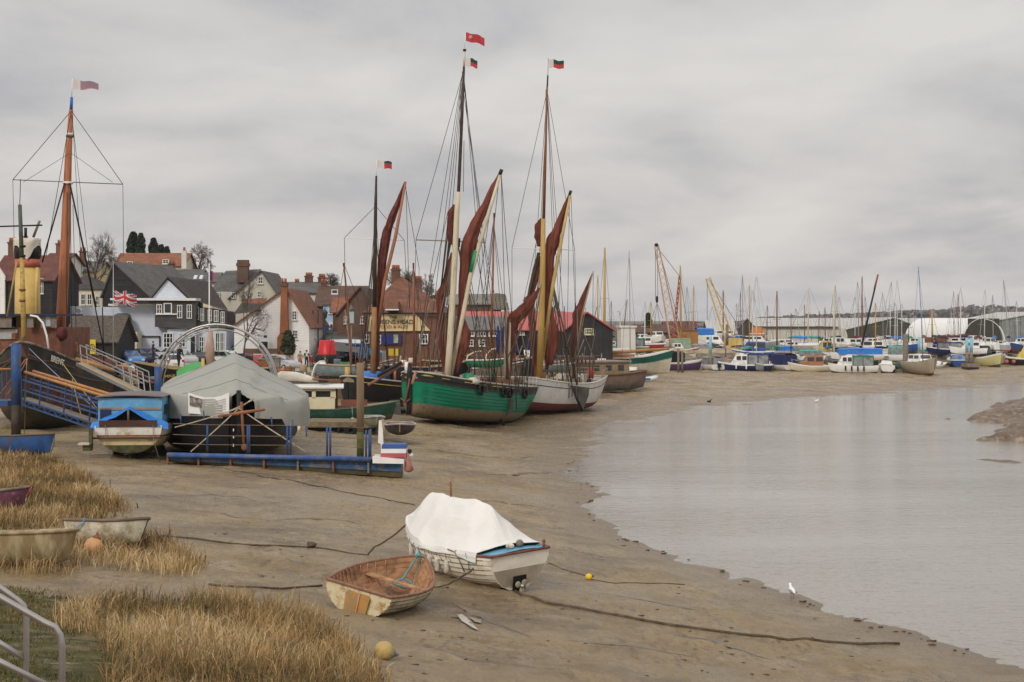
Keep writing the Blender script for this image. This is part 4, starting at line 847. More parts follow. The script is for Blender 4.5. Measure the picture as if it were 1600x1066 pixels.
for i, (Y, b, z0, z1, z2) in enumerate(stn):
    r = []; xr = cx0+(Y-60)*-.19-(.12 if 1 < i else 0)
    pr = [(-1, z0, 0), (-1, z0*.5+z1*.5, .05), (-.985, z1-.06, .02), (-.93, z1+.02, 0)]+[(-.93*(1-k/14), z1+(z2-z1)*(k/14)**.95, 0) for k in range(1, 15)]
    pr = pr+[(-q[0], q[1], q[2]) for q in pr[-2::-1]]
    for k, (fx_, z, o) in enumerate(pr):
        w = .03*NZ.noise(V((k*.5, Y*.7, 2)))+.012*NZ.noise(V((k*1.3, Y*1.3, 5))); w2 = w
        sag = -.07*sin(pi*min(1, abs(fx_)))*.6
        r.append(V((xr+fx_*b+w2, Y+w, z+w2+sag-(.28*max(0, fx_) if k > 21 and i > 9 else 0))))
    rws.append(r)
MB().sheet(rws, .015, GT, smooth=True).build('tent_cover', lt, True)
mb = MB()
for i in (12, 22, 32):
    if i < len(rws): mb.tube([p+V((0,-.02,.012)) for p in rws[i][3:-3]], .012, mat('canvas_seam', (.24,.24,.21), .8), 4)
mb.build('cover_seams', lt, True)
MB().box((cx0, 61.6, 3.4), (1.1, .1, 1.5), DARK).build('tent_opening', lt, True)  # dark board that paints the shade inside the tent
ban = [[P(x, y0+(y1-y0)*j/5-2*sin((x-288)/70*pi)*(1 if j < 2 else .3)*-1, 60.35-.0) for j in range(6)] for x, y0, y1 in ((293,613,646),(305,616,646.5),(320,619,647),(335,619,647.5),(348,617,648),(361,613,648))]
for i, r in enumerate(ban):
    for p in r: p.y = 60.62-.55*(i/5)-.12
BW = mat('banner_white', (.78,.77,.75), .6, .03); MB().sheet(ban, .012, BW).build('banner', lt, True)
bq = lambda u, v: ban[int(u*4.99)][0].lerp(ban[int(u*4.99)+1][0], u*5-int(u*4.99)).lerp(ban[int(u*4.99)][5].lerp(ban[int(u*4.99)+1][5], u*5-int(u*4.99)), v)+V((-.01,-.03,0))
MB().sheet([[bq(.05+.3*i/4, .12+.5*j/4) for j in range(5)] for i in range(5)], .01, mat('faded_photo', (.16,.13,.11), .7, .6, 6, dirt=(.45,.42,.38), dscale=5, damt=.45)).build('banner_picture', lt, True)
ghost = mat('faint_print', (.55,.54,.53), .7, .05); mb = MB()
for v in (.2,.32,.44,.56,.68,.82): mb.sheet([[bq(.42+.5*i/8, v+.05*j) for j in range(2)] for i in range(9)], .008, ghost)
mb.build('banner_lines', lt, True)
sp = P(373, 638, 59.7)
for a_ in ((273,668),(298,706),(478,706),(395,622)): tube_('bow_rope', lt, arc(sp, P(*a_, 58.5 if a_[1] > 650 else 60), .03, 4), .024, PROPE, 6)
tube_('bow_rope', lt, arc(P(395,625,59.8), P(345, 648, 59.6), .02, 3), .022, PROPE, 5)
tube_('anchor_stock', lt, [P(341, 651, 59.55), P(378, 645, 59.55), P(414, 640, 59.55)], [.05,.075,.05], mat('anchor_wood', (.27,.11,.05), .6, .2), 8); tube_('anchor_shank', lt, [P(377, 628, 59.6), P(381, 698, 59.45)], .055, mat('anchor_rust', (.24,.10,.05), .7, .3), 7); MB().ball(P(381.5, 699, 59.4), .12, mat('anchor_rust', (.24,.10,.05)), 9, 7, (1,.5,1.1)).build('anchor_crown', lt, True)
tube_('stem_post', lt, [P(373, 610, 60.0), P(373, 708, 59.85)], .09, BLACK, 6)
for y in (672, 683, 696): wbox('draught_mark', lt, 364, 365.5, y-2, y+2, 59.72, .03, CLEAN)
for x, y in ((282,655),(318,650),(424,660),(457,664),(478,675)): tube_('blue_lashing', lt, [P(x, y-8, 60.0), P(x+1, y+7, 59.9)], .03, BLUE, 5)
MB().tube([P(467, 665, 60.6), P(467, 676, 60.6)], .06, FWHITE, 7).build('fender', lt, True)
# -- arched metal frame beyond it
t = thing('metal_hoop', 'double hooped bare metal frame arching up behind the grey covered lighter', 'frame', P(338, 610, 84))
for Y, dx, s in ((84, 0, 1), (86.2, 4, .985)):
    pts = [P(338+dx+94*s*cos(q), 612+(-105)*s*sin(q)**.9, Y) for q in np.linspace(0, pi, 25)]; tube_('arch_tube', t, pts, .062, STEEL, 8)
    tube_('inner_hoop', t, [P(338+dx+89*s*cos(q), 613+(-99)*s*sin(q)**.9, Y+.5) for q in np.linspace(.02, pi-.02, 25)], .035, STEEL, 5)
for q in np.linspace(.3, pi-.3, 15): tube_('cross_strut', t, [P(338+94*cos(q), 612-105*sin(q)**.9, 84), P(342+92*cos(q+.06), 612-104*sin(q+.06)**.9, 86.2)], .025, STEEL, 4)
for x0, y0, x1, y1 in ((282,520,318,548),(340,508,341,556),(385,525,352,555)): tube_('green_line', t, [P(x0, y0, 85), P(x1, y1, 85)], .018, mat('green_line', (.1,.42,.2), .8), 4)
# -- cream cabin boat with a green hull
cb_ = thing('cabin_boat', 'dark green boat with a long cream wheelhouse and white roof, behind the grey lighter', 'boat', P(510, 662, 89)+V((0,0,.05)), R(6), 0, R(1))
fc = hull_fn(7.4, 2.5, .85, bow=.38, stern=.1, tr=.85, um=.45, p=.55, n=2.6, nb=1.7, rake=.3, rock=.2)
DKG = mat('dark_green_hull', (.02,.075,.05), .45, .2, 2, dirt=(.07,.1,.08), dscale=2, damt=.4)
hull(fc, [(.3, mat('green_bottom', (.10,.09,.055), .7, .3)), (1, DKG)], par=cb_); deck(fc, PALEW, cb_, .15, .05, .04); gunwale(fc, mat('green_rail', (.1,.13,.1), .5, .2), cb_, .04)
mb = MB(); CRW = mat('cream_house', (.70,.62,.42), .5, .06, 2)
for s in (1, -1):
    mb.box((-1.6, s*.95, 1.15), (4.2, .05, .8), CRW); mb.box((-1.6, s*.95, 1.97), (4.2, .05, .14), CRW)
    for x in (-3.6, -2.6, -1.65, -.7, .4): mb.box((x, s*.95, 1.72), (.22 if x < .3 else .3, .05, .5), CRW)
mb.box((-3.68, 0, 1.4), (.05, 1.9, 1.25), CRW); mb.build('wheelhouse', cb_)
mb = MB(); mb.box((-1.6, 0, 1.72), (4.1, 1.8, .45), GLASS); mb.build('window_panes', cb_); MB().box((.56, 0, 1.3), (.06, 1.8, 1.4), DARK).build('doorway', cb_); MB().box((.62, .35, 1.25), (.08, .5, 1.3), VARN).build('door', cb_)
mb = MB(); mb.sheet([[V((x, y, 2.1+.1*(1-(y/1.2)**2))) for y in np.linspace(-1.2, 1.2, 7)] for x in (-4.2, -2, 1.0)], .09, CLEAN); mb.build('wheelhouse_roof', cb_)
mb = MB(); mb.tube([full(cb_).inverted() @ P(x, y, 88.6) for x, y in ((425,592),(440,588),(462,589),(480,592),(500,596))], [.12,.30,.27,.2,.06], CANV, 9, fold=.25); mb.build('furled_canvas', cb_)
tube_('boathook', cb_, [P(488, 592, 88.4), P(536, 596, 88.4)], .05, RUST); wbox('roof_box', cb_, 498, 512, 587, 598, 88.4, .5, BLACK)
MB().box((1.6, -.9, 1.22), (1.5, .06, .35), mat('red_brown_board', (.2,.07,.05), .6)).build('coaming_board', cb_)
tube_('fender_line', cb_, [P(550, 635, 87.6), P(551, 652, 87.6)], .015, PROPE, 4); MB().ball(P(551, 657, 87.5), .16, FWHITE, 8, 6).build('fender', cb_, True)
# -- muddy float with tyres, and two small workboats
t = thing('tyre_float', 'low mud covered float hung with old tyres, under the green cabin boat', 'float', P(520, 675, 84))
MB().prism([P(476, 659, 83), P(592, 660, 83), P(590, 668, 83), P(477, 668, 83)], (0, 3, 0), mat('float_mud', (.20,.15,.09), .8, .35, 3, .5, 8)).build('float_deck', t, True); MB().prism([P(480, 668.2, 83.3), P(588, 668.2, 83.3), P(585, 678, 83.3), P(483, 678, 83.3)], (0, 2.4, 0), BLACK).build('float_body', t, True)
for x in (534, 548, 560):
    c = P(x, 673, 82.8); MB().tube([c+V((.18*cos(q), 0, .18*sin(q))) for q in np.linspace(0, 2*pi, 13)], .075, RUBBER, 7).build('tyre', t, True)
for px, py, Y, L, B, rz, mo, mi, lab in ((582,670,79.5,2.6,1.1,R(-80),mat('olive_hull', (.22,.22,.14), .6, .3),mat('olive_inside', (.24,.21,.13), .7, .3),'small olive green open boat lying nose on beside the timber mooring post'),(622,682,78,3.1,1.6,R(-86),mat('dark_punt', (.05,.045,.045), .6, .3),mat('orange_floor', (.33,.15,.06), .6, .3),'small dark open boat with an orange floor, on the mud below the green bow')):
    g = P(px, py, Y); fn = hull_fn(L, B, .5, bow=.15, tr=.8, um=.4, p=.55, n=2.4, nb=1.8, rock=.15); t = thing('open_boat', lab, 'boat', (g.x, g.y+L*.4, g.z+.02), rz); hull(fn, [(1, mo)], par=t); inner(fn, mi, t, .04, floor=mi); gunwale(fn, mat('pale_rail', (.38,.38,.36), .6, .3), t, .05)
    for x in (-.5, .5): MB().box((x, 0, .36), (.22, B*.86, .03), mi).build('thwart', t)
# ---- sailing barges ---------------------------------------------------------------------------
SAIL = mat('tanned_sail', (.175,.05,.032), .85, .35, 2.5, 1.0, 5, stretch=(1.6,1.6,.3)); SAILD = mat('tanned_sail_dark', (.125,.034,.024), .85, .35, 2.5, 1.0, 5)
MCREAM = mat('mast_cream', (.60,.53,.38), .5, .1, 3, dirt=(.34,.27,.17), dscale=2, damt=.4, stretch=(2,2,.3)); MDARK = mat('mast_dark', (.05,.03,.022), .5, .3, 3); MOCH = mat('mast_ochre', (.47,.30,.085), .5, .12, 3, stretch=(2,2,.3)); MBRN = mat('mast_brown', (.20,.075,.03), .5, .2, 3, stretch=(3,3,.3))
RIG = mat('tarred_rigging', (.06,.052,.045), .9, .3); RIGL = mat('pale_rigging', (.22,.19,.15), .9, .2)
def spar(nm, par, pts, Y, r, m, n=9): return tube_(nm, par, [P(x, y, Y if not hasattr(Y, '__len__') else Y[i]) for i, (x, y) in enumerate(pts)], r, m, n)
def furl(nm, par, pts, Y, m=SAIL, fold=.4, flat=1.): 
    # resample for folds
    q = []; rr = []
    for (a, b) in zip(pts[:-1], pts[1:]):
        for k in range(5): f = k/5; q.append(P(a[0]+(b[0]-a[0])*f, a[1]+(b[1]-a[1])*f, Y)); rr.append((a[2]+(b[2]-a[2])*f)*.88)
    q.append(P(pts[-1][0], pts[-1][1], Y)); rr.append(pts[-1][2])
    return MB().tube(q, rr, m, 26, fold=fold, flat=flat).build(nm, par, True)
def rig(par, L, Y, r=.02, m=None, dy=0):
    for a, b in L: tube_('rigging_line', par, [P(*a, Y), P(*b, Y+dy)], r, m or RIG, 4)
def barge(label, bx, by, Y, z0, L, B, D, alpha, pitch, bands, railm, deckm, cat='sailing barge', bow=.5, stern=.2, p=.42, n=5, tr=.72, srake=.3, rocks=.5):
    a = R(alpha); hd = V((-sin(a), -cos(a), 0)); st = P(bx, by, Y); c = st-hd*(L/2); c.z = z0
    t = thing('sailing_barge', label, cat, c, math.atan2(hd.y, hd.x), R(pitch))
    fn = hull_fn(L, B, D, bow=bow, stern=stern, tr=tr, um=.42, p=p, n=n, nb=2.6, ns=1.5, rake=.2, srake=srake, rock=.2, rocks=rocks, )
    hull(fn, bands, par=t); deck(fn, deckm, t, .4, .08, .08, inner=mat('bulwark_inside', (.25,.20,.13), .7, .3)); gunwale(fn, railm, t, .06); return t, fn
DKW = mat('deck_planks', (.26,.18,.11), .75, .25, 4, stretch=(.4,4,1))
def deckgear(t, fn, items):
    for nm, x, y, z, d, m in items: MB().box((x, y, z), d, m).build(nm, t)
def clutter(t, n, x0, x1, w, z, seed, cols):
    g = random.Random(seed)
    for k in range(n):
        x = g.uniform(x0, x1); y = g.uniform(-w, w); m = cols[g.randrange(len(cols))]
        if k % 3 == 0: MB().tube([(x, y, z), (x+.05, y, z+g.uniform(.5, 1.1))], g.uniform(.04, .1), m, 6).build('deck_post', t)
        elif k % 3 == 1: MB().ball((x, y, z+.12), g.uniform(.15, .3), m, 8, 5, (1.3, 1, .7), .5).build('rope_coil', t)
        else: MB().box((x, y, z+.18), (g.uniform(.3, .9), g.uniform(.3, .8), g.uniform(.25, .5)), m, M.Rotation(g.uniform(0, 1), 3, 'Z')).build('deck_box', t)
def rails(t, fn, us_, h, m):
    for s in (1, -1):
        for k in (.5, 1): MB().tube([fn(u, 1, s)+V((0, 0, h*k)) for u in us_], .025, m, 5).build('stern_rail', t)
        for u in us_: q = fn(u, 1, s); MB().tube([q, q+V((0, 0, h))], .025, m, 5).build('rail_post', t)
    for k in (.5, 1): MB().tube([fn(us_[0], 1, 1)+V((0, 0, h*k)), fn(us_[0], 1, -1)+V((0, 0, h*k))], .025, m, 5).build('stern_rail', t)
# -- the green barge
GRN = mat('emerald_hull', (.0,.18,.09), .4, .2, 1.2, dirt=(.03,.22,.14), dscale=1, damt=.42, stretch=(.5,.5,1)); MUDB = mat('mud_stained_bottom', (.22,.165,.10), .8, .25, 2, .4, 6, dirt=(.10,.07,.04), dscale=2, damt=.4)
gb, fb_ = barge('sailing barge with an emerald green hull, cream lower mast and brailed red brown sails', 640, 657, 94, .33, 15, 4.8, 2.5, 25, 5.0, [(.28, MUDB), (.77, GRN), (1, mat('barge_black', (.03,.026,.024), .5, .3, 2, dirt=(.09,.08,.07), dscale=2, damt=.38))], mat('pale_cap_rail', (.50,.46,.40), .6, .2), DKW, bow=.35)
GA = full(gb); side = lambda u, h, o=.06, s=1: fb_(u, h, s)+V((0, s*o, 0))
laps(fb_, gb, 12, mat('green_seam', (.0,.07,.04), .6), .014, .02, .97, .004, 'plank_seams', 4); sw = mat('scroll_yellow', (.52,.40,.05), .5, .2)
MB().tube([side(u, .88, .03) for u in np.linspace(.08, .9, 14)], .035, mat('rubbing_black', (.02,.018,.017), .6), 5).build('rubbing_strake', gb)
for u0, u1 in ((.90,.86),(.62,.77),(.35,.56)): MB().tube([side(u, .925, .035) for u in np.linspace(u0, u1, 6)], .028, sw, 4).build('gilt_scroll', gb)
for s in (1, -1):
    MB().tube([side(u, .93, .02, s) for u in (.94,.955,.97,.985)], [.02,.09,.09,.03], mat('bow_green', (.03,.25,.12), .5), 6, flat=.4).build('bow_scroll', gb); MB().tube([side(u, .93, .06, s) for u in (.945,.965,.98)], .035, sw, 4).build('bow_scroll', gb)
stem = MB(); stem.tube([fb_(1, h, 1)*1.0+V((.1, -.02, 0)) for h in (0, .3, .7, 1)]+[fb_(1, 1, 1)+V((.1, 0, .45))], [.16,.17,.18,.17,.15], BLACK, 8); stem.build('stem_post', gb)
stp = GA @ (fb_(1, .5, 1)+V((.3, 0, 0))); tube_('anchor_shank', gb, [stp+V((.12,-.1,.9)), stp+V((-.15,-.12,-.55))], .05, RUST, 6); tube_('anchor_arm', gb, [stp+V((-.45,-.1,-.3)), stp+V((-.15,-.12,-.58)), stp+V((.15,-.1,-.35))], .045, RUST, 6); tube_('bitts', gb, [stp+V((-.1,.2,1.2)), stp+V((-.1,.2,1.9))], .12, CLEAN, 7)
for u in (.66, .46, .40, .22): c = side(u, .80, .12); MB().tube([c+V((.28*cos(q), 0, .28*sin(q))) for q in np.linspace(0, 2*pi, 13)], .09, RUBBER, 7).build('tyre_fender', gb)
LB = mat('leeboard_grey', (.085,.078,.072), .7, .25, 2); Yl = 101.3
MB().prism([P(775,621,Yl), P(803,625,Yl), P(801,645,Yl), P(790,650,Yl), P(780,645,Yl)], (.0, .1, 0), LB).build('leeboard', gb, True); tube_('leeboard_edge', gb, [P(768,628,Yl-.1), P(777,645,Yl-.1), P(790,670,Yl-.1)], .10, BLACK, 6)
z = 2.2; deckgear(gb, fb_, [('main_hatch', -.3, 0, z+.3, (4.2, 2.6, .55), mat('hatch_cover', (.22,.09,.06), .7, .3)), ('fore_hatch', 3.6, 0, z+.25, (1.5, 1.4, .45), RUST), ('cabin_top', -4.6, 0, z+.45, (2.2, 2.2, .8), VARN), ('windlass', 5.6, 0, z+.5, (.5, 2.4, .5), PALEW), ('skylight', -2.9, .3, z+.4, (.7, .9, .6), BROWNP), ('canvas_heap', 1.9, 1.2, z+.5, (1.3,.8,.5), CANV)])
MB().lathe([(.28,0),(.33,.3),(.3,.75),(.26,.76)], mat('bright_green', (.02,.26,.12), .5), (2.5, 1.4, z+.1), 12).build('green_barrel', gb); MB().ball((2.9, 1.9, 2.5), .35, CANV, 10, 7, (1.5,1,.8), .6).build('white_sack', gb)
MB().tube([V((-5.6, .55*cos(q), z+.9+.55*sin(q))) for q in np.linspace(0, 2*pi, 17)], .04, VARN, 6).build('ships_wheel', gb)
MB().tube([V((-4.3, 1.9, 2.2+.0))+V((.22*cos(q), .02, .22*sin(q))) for q in np.linspace(0, 2*pi, 13)], .06, mat('lifebuoy_orange', (.65,.14,.03), .5, .1), 7).build('lifebuoy', gb)
clutter(gb, 26, -5.8, 5, 1.7, z+.1, 3, [PALEW, RUST, GREYW, CANV, BLACK, mat('bright_green', (.02,.26,.12)), VARN, mat('dull_blue', (.12,.15,.22))]); rails(gb, fb_, [.0, .04, .09, .15, .22], .65, CLEAN)
Ym = 98.0
spar('lower_mast', gb, [(697,612),(703,540),(709,440),(714,330),(716,300)], Ym-1.4, [.21,.21,.2,.17,.14], MCREAM); spar('topmast', gb, [(711,392),(717,290),(722,180),(725,104)], Ym-.3, [.11,.11,.1,.075], MDARK); spar('mast_head', gb, [(725,106),(726,80)], Ym-.3, [.075,.06], MCREAM); spar('mast_cap', gb, [(726,80),(726,77)], Ym-.3, [.11,.11], BLACK); spar('flag_pole', gb, [(726,78),(727,50)], Ym-.3, .02, CLEAN, 5)
spar('crosstree', gb, [(650,375),(712,377),(757,379)], Ym, .035, GREYW, 5); spar('mast_band', gb, [(712.5,386),(713.5,372)], Ym, .26, BLACK)
spar('sprit', gb, [(703,592),(722,500),(735,432),(760,345),(783,268)], Ym-.9, [.14,.15,.15,.13,.09], MCREAM); spar('sprit_band', gb, [(736,426),(744,392)], Ym-.9, .158, mat('bright_green', (.02,.26,.12))); spar('sprit_cap', gb, [(781,273),(784,265)], Ym-.9, .12, BLACK)
furl('mainsail', gb, [(782,268,.07),(771,293,.26),(757,325,.42),(743,352,.62),(731,382,.72),(726,420,.52),(723,465,.42),(720,505,.4),(721,535,.52),(717,562,.36),(713,584,.12)], Ym-.5, flat=.7)
furl('sail_skirt', gb, [(724,498,.12),(728,518,.28),(727,538,.3),(722,556,.12)], Ym-.7); furl('topsail', gb, [(710,320,.1),(705,332,.27),(706,352,.3),(704,368,.24),(707,382,.15)], Ym, SAILD)
furl('foresail', gb, [(707,395,.1),(700,430,.24),(697,452,.42),(688,462,.34),(688,485,.24),(690,530,.2),(694,575,.19),(697,612,.14)], Ym+.6)
furl('brailed_luff', gb, [(704,480,.2),(702,540,.28),(704,598,.2)], Ym+.5, SAILD)
rig(gb, [((723,112),(646,590)),((723,112),(662,605)),((722,130),(672,606)),((723,125),(684,606)),((722,112),(757,379)),((757,379),(800,604)),((724,112),(776,604)),((724,140),(786,606)),((724,112),(766,604)),((723,115),(650,375)),((650,375),(645,590)),((718,280),(719,140)),((725,220),(724,300))], Ym, .017)
rig(gb, [((712,378),(664,606)),((712,378),(672,607)),((712,378),(680,607)),((714,378),(762,612)),((714,378),(770,612)),((714,378),(779,612))], Ym+.2, .03, RIGL)
rig(gb, [((783,268),(792,600)),((783,270),(808,606)),((780,275),(760,470)),((770,300),(745,470)),((700,330),(640,600)),((735,430),(764,606)),((726,420),(757,612)),((745,400),(775,560))], Ym-.9, .02)
rig(gb, [((701,350),(688,460)),((703,360),(694,450)),((704,380),(690,455))], Ym+.4, .05, DROPE)
spar('mizzen_mast', gb, [(789,604),(790,540),(791,490),(792,470)], 104, [.11,.11,.08,.05], MCREAM); spar('mizzen_sprit', gb, [(795,590),(797,504)], 103.6, .07, MCREAM); spar('mizzen_yard', gb, [(796,560),(815,510),(846,445)], 104.2, [.06,.07,.04], PALEW)
furl('mizzen_sail', gb, [(843,450,.06),(832,468,.28),(818,486,.42),(804,497,.5),(798,512,.42),(797,545,.3),(794,592,.16)], 104, SAIL)
rig(gb, [((792,472),(765,608)),((792,472),(772,608)),((792,472),(812,612)),((846,445),(822,606)),((830,470),(815,600))], 103.8, .018)
for x, y0, y1 in ((764,575,640),(768,570,650),(772,580,655),(757,590,640),(805,590,640)): tube_('hanging_tackle', gb, [P(x, y0, 101), P(x+2, y1, 101)], .035, BLACK, 5)
for x, y in ((752,600),(757,590),(775,596),(783,588)): tube_('rigging_block', gb, [P(x, y, 101), P(x+3, y+10, 101)], [.05,.12], GREYW, 6)
spar('bowsprit', gb, [(650,580),(644,600)], (93,92.5), [.08,.09], mat('pink_spar', (.34,.17,.125), .6, .2), 8)
star = []
def flag_mf(i, j): return frd
flag(gb, 728, 51, 29, 14, Ym-.3, flag_mf, seed=2, taper=.1, droop=.25); c = P(735.5, 58.5, Ym-.42)
for k in range(3): q = k*pi/3; tube_('flag_star', gb, [c-V((.14*cos(q), 0, .14*sin(q))), c+V((.14*cos(q), 0, .14*sin(q)))], .02, fw, 4)
bf = lambda i, j: fw if i < 4 else (fgr if j < 3 else frd)
flag(gb, 728, 90, 18, 13, Ym-.3, bf, seed=3, taper=.05, droop=.25, nm='pennant')
# -- the white barge
WHB = mat('off_white_hull', (.60,.58,.53), .5, .08, 1.5, dirt=(.44,.40,.34), dscale=1.4, damt=.4); MAR = mat('maroon_bottom', (.155,.042,.04), .6, .2, 3)
wb, fw_ = barge('sailing barge with a white hull, maroon bottom and ochre mast, beyond the green barge', 812, 648, 107, .35, 13.5, 4.9, 2.0, 22, 1.5, [(.27, MAR), (.78, WHB), (.81, BLACK), (1, WHB)], WHITE, DKW, bow=.5, stern=.5)
Yl = 110.2; MB().prism([P(896,603,Yl), P(921,606,Yl), P(920,618,Yl), P(911,641,Yl), P(903,625,Yl)], (0, .1, 0), LB).build('leeboard', wb, True); tube_('leeboard_edge', wb, [P(893,602,Yl), P(902,625,Yl), P(910,642,Yl)], .09, BLACK, 6)
z = 1.75; deckgear(wb, fw_, [('main_hatch', -.6, 0, z+.3, (4, 2.6, .5), mat('buff_hatch', (.42,.34,.2), .7, .3)), ('cabin_top', -4.6, 0, z+.5, (2, 2.2, .8), WHITE), ('fore_hatch', 3.4, 0, z+.3, (1.4,1.4,.5), WHITE), ('windlass', 5, 0, z+.4, (.5,2.2,.5), mat('bright_yellow', (.75,.48,.03)))])
for k in range(4): q = GA @ V((0,0,0)); MB().lathe([(.13,0),(.15,.1),(.15,.5),(.1,.6)], mat('red_can', (.5,.05,.03), .5, .15), (-4.0-.42*k, 1.6-.2*k, 2.35+.1*(k % 2)), 9).build('red_can', wb)
clutter(wb, 22, -5.6, 4.5, 1.7, z+.1, 8, [PALEW, RUST, CANV, BLACK, mat('mid_green2', (.02,.18,.11), .6), CREAM, WHITE]); rails(wb, fw_, [.0, .05, .1, .16], .6, PALEW)
Ym = 110.5
spar('lower_mast', wb, [(843,592),(846,500),(848,420),(849,342)], Ym-1.4, [.24,.23,.2,.16], MOCH); spar('topmast', wb, [(849,362),(852,250),(855,136)], Ym-.3, [.12,.1,.065], MBRN); spar('mast_head', wb, [(855,138),(856,118)], Ym-.3, .06, mat('dark_green_pole', (.03,.06,.045), .6)); spar('flag_pole', wb, [(856,118),(857,91)], Ym-.3, .02, GREYW, 5); spar('crosstree', wb, [(800,388),(848,389),(898,391)], Ym, .03, CLEAN, 5); spar('mast_band', wb, [(848,392),(848.5,383)], Ym, .25, WHITE)
spar('sprit', wb, [(848,560),(864,445),(878,372),(892,300)], Ym-.9, [.13,.14,.12,.08], mat('sprit_buff', (.52,.37,.14), .5, .1)); spar('sprit_cap', wb, [(890,305),(892,298)], Ym-.9, .11, BLACK)
furl('mainsail', wb, [(891,301,.06),(883,322,.25),(873,352,.45),(864,376,.66),(859,400,.45),(857,450,.4),(857,500,.42),(859,530,.5),(857,555,.45),(854,578,.15)], Ym-.5, flat=.75); furl('sail_skirt', wb, [(859,480,.15),(864,515,.4),(866,540,.35),(858,570,.2)], Ym-.6); furl('topsail', wb, [(846,342,.1),(842,352,.3),(843,370,.34),(844,385,.2)], Ym, SAILD)
furl('foresail', wb, [(843,400,.1),(838,430,.22),(830,462,.2),(826,470,.4),(829,480,.3),(832,520,.24),(836,570,.2),(838,600,.12)], Ym+.6); furl('brailed_luff', wb, [(842,395,.12),(833,430,.16),(825,468,.12)], Ym+.4, DROPE)
rig(wb, [((855,142),(800,388)),((800,388),(800,595)),((855,142),(822,600)),((855,142),(833,600)),((855,142),(898,391)),((898,391),(902,600)),((855,145),(872,600)),((855,150),(880,600)),((855,142),(888,600)),((852,250),(853,140)),((892,300),(903,600)),((890,303),(885,600)),((880,330),(870,560)),((842,360),(790,600))], Ym, .017)
rig(wb, [((849,390),(815,602)),((849,390),(822,602)),((849,390),(828,602)),((850,392),(889,604)),((850,392),(895,604)),((850,392),(881,604))], Ym+.2, .03, RIGL); rig(wb, [((862,440),(893,598)),((864,445),(902,602))], Ym-.9, .06, DROPE)
spar('mizzen_mast', wb, [(895,600),(898,540),(899,488)], 114, [.11,.1,.07], MBRN); spar('mizzen_mast_top', wb, [(899,490),(899,474)], 114, .05, BLACK); spar('mizzen_sprit', wb, [(898,560),(910,490),(927,424)], 113.7, [.07,.07,.04], PALEW)
furl('mizzen_sail', wb, [(926,427,.05),(918,450,.18),(909,474,.28),(903,492,.42),(901,515,.36),(898,540,.3),(895,560,.1)], 114, SAIL); rig(wb, [((899,476),(880,600)),((899,476),(888,600)),((899,476),(915,602)),((927,424),(925,600))], 114, .018)
for x, y0, y1 in ((884,560,625),(888,555,622),(893,570,620),(900,575,622)): tube_('hanging_tackle', wb, [P(x, y0, 110), P(x+1, y1, 110)], .04, GREYW, 5)
flag(wb, 858, 93, 23, 13, Ym-.3, lambda i, j: fw if i < 3 else (fgr if j < 3 else frd), seed=5, taper=.05, droop=.12, nm='pennant')
# -- the small dark barge behind the timber post
ab, fa = barge('small dark hulled sailing barge with a black mast and orange sprit, beside the green barge', 545, 645, 101, .95, 12, 4.2, 1.75, 22, 2, [(.2, MUDB), (1, mat('barge_dark', (.02,.018,.02), .5, .3, 2))], mat('pale_cap_rail', (.50,.46,.40)), DKW, bow=.4)
for s in (1, -1): MB().tube([fa(u, .82, s)+V((0, s*.05, 0)) for u in (.97,.93,.85,.72,.6)], .03, sw, 4).build('gilt_scroll', ab)
MB().tube([V((x, -.5, 1.95)) for x in (-1, 0, 1.5, 3, 3.8)], [.15,.5,.55,.5,.15], BT, 10, fold=.2).build('blue_cover', ab); MB().tube([V((x, -1, 2.3)) for x in (-3.5, -2.5, -1.2)], [.3,.7,.3], CANV, 9, fold=.25).build('canvas_heap', ab)
MB().tube([V((4.6, -.9, 1.8)), V((4.6, -.9, 2.75))], .18, mat('yellow_bitt', (.55,.37,.12), .5, .15), 8).build('bitts', ab)
MB().prism([P(597,625,103), P(625,625,103), P(627,655,103), P(600,655,103)], (0, .12, 0), mat('leeboard_grey', (.085,.078,.072))).build('leeboard', ab, True)
clutter(ab, 12, -5, 4, 1.4, 1.7, 5, [PALEW, RUST, GREYW, BLACK, mat('dull_blue', (.12,.15,.22)), mat('orange_bits', (.5,.16,.04), .6)])
Ym = 106.
spar('lower_mast', ab, [(582,600),(584,540),(585,480)], Ym-1.2, [.2,.19,.17], mat('mast_honey', (.27,.14,.05), .5, .2)); spar('upper_mast', ab, [(585,485),(586,400),(587,320),(588,275)], Ym-1.2, [.15,.14,.11,.07], MDARK); spar('flag_pole', ab, [(588,276),(588.5,250)], Ym, .02, CLEAN, 5); spar('crosstree', ab, [(538,372),(586,374),(632,376)], Ym, .025, CLEAN, 5)
spar('sprit', ab, [(590,520),(601,440),(618,370),(634,284)], Ym-.8, [.12,.13,.12,.07], mat('orange_sprit', (.34,.14,.07), .5, .15)); furl('mainsail', ab, [(633,284,.06),(624,312,.24),(612,340,.38),(604,365,.40),(599,395,.38),(595,430,.34),(591,480,.30),(588,530,.28),(587,565,.3),(585,590,.15)], Ym-.4, SAILD, flat=.8)
rig(ab, [((587,322),(538,372)),((538,372),(540,470)),((587,322),(632,376)),((632,376),(634,420)),((587,330),(565,600)),((587,330),(572,600)),((586,374),(556,600)),((586,374),(562,600)),((587,330),(607,600)),((634,284),(640,480)),((633,288),(655,420)),((655,420),(648,600))], Ym, .018); rig(ab, [((586,376),(560,600)),((586,376),(568,600)),((588,376),(610,600))], Ym+.2, .035, DROPE)
flag(ab, 589, 251, 23, 12, Ym, lambda i, j: fw if i < 5 else (fgr if j < 2 else frd), seed=7, taper=.05, droop=.08, nm='pennant')
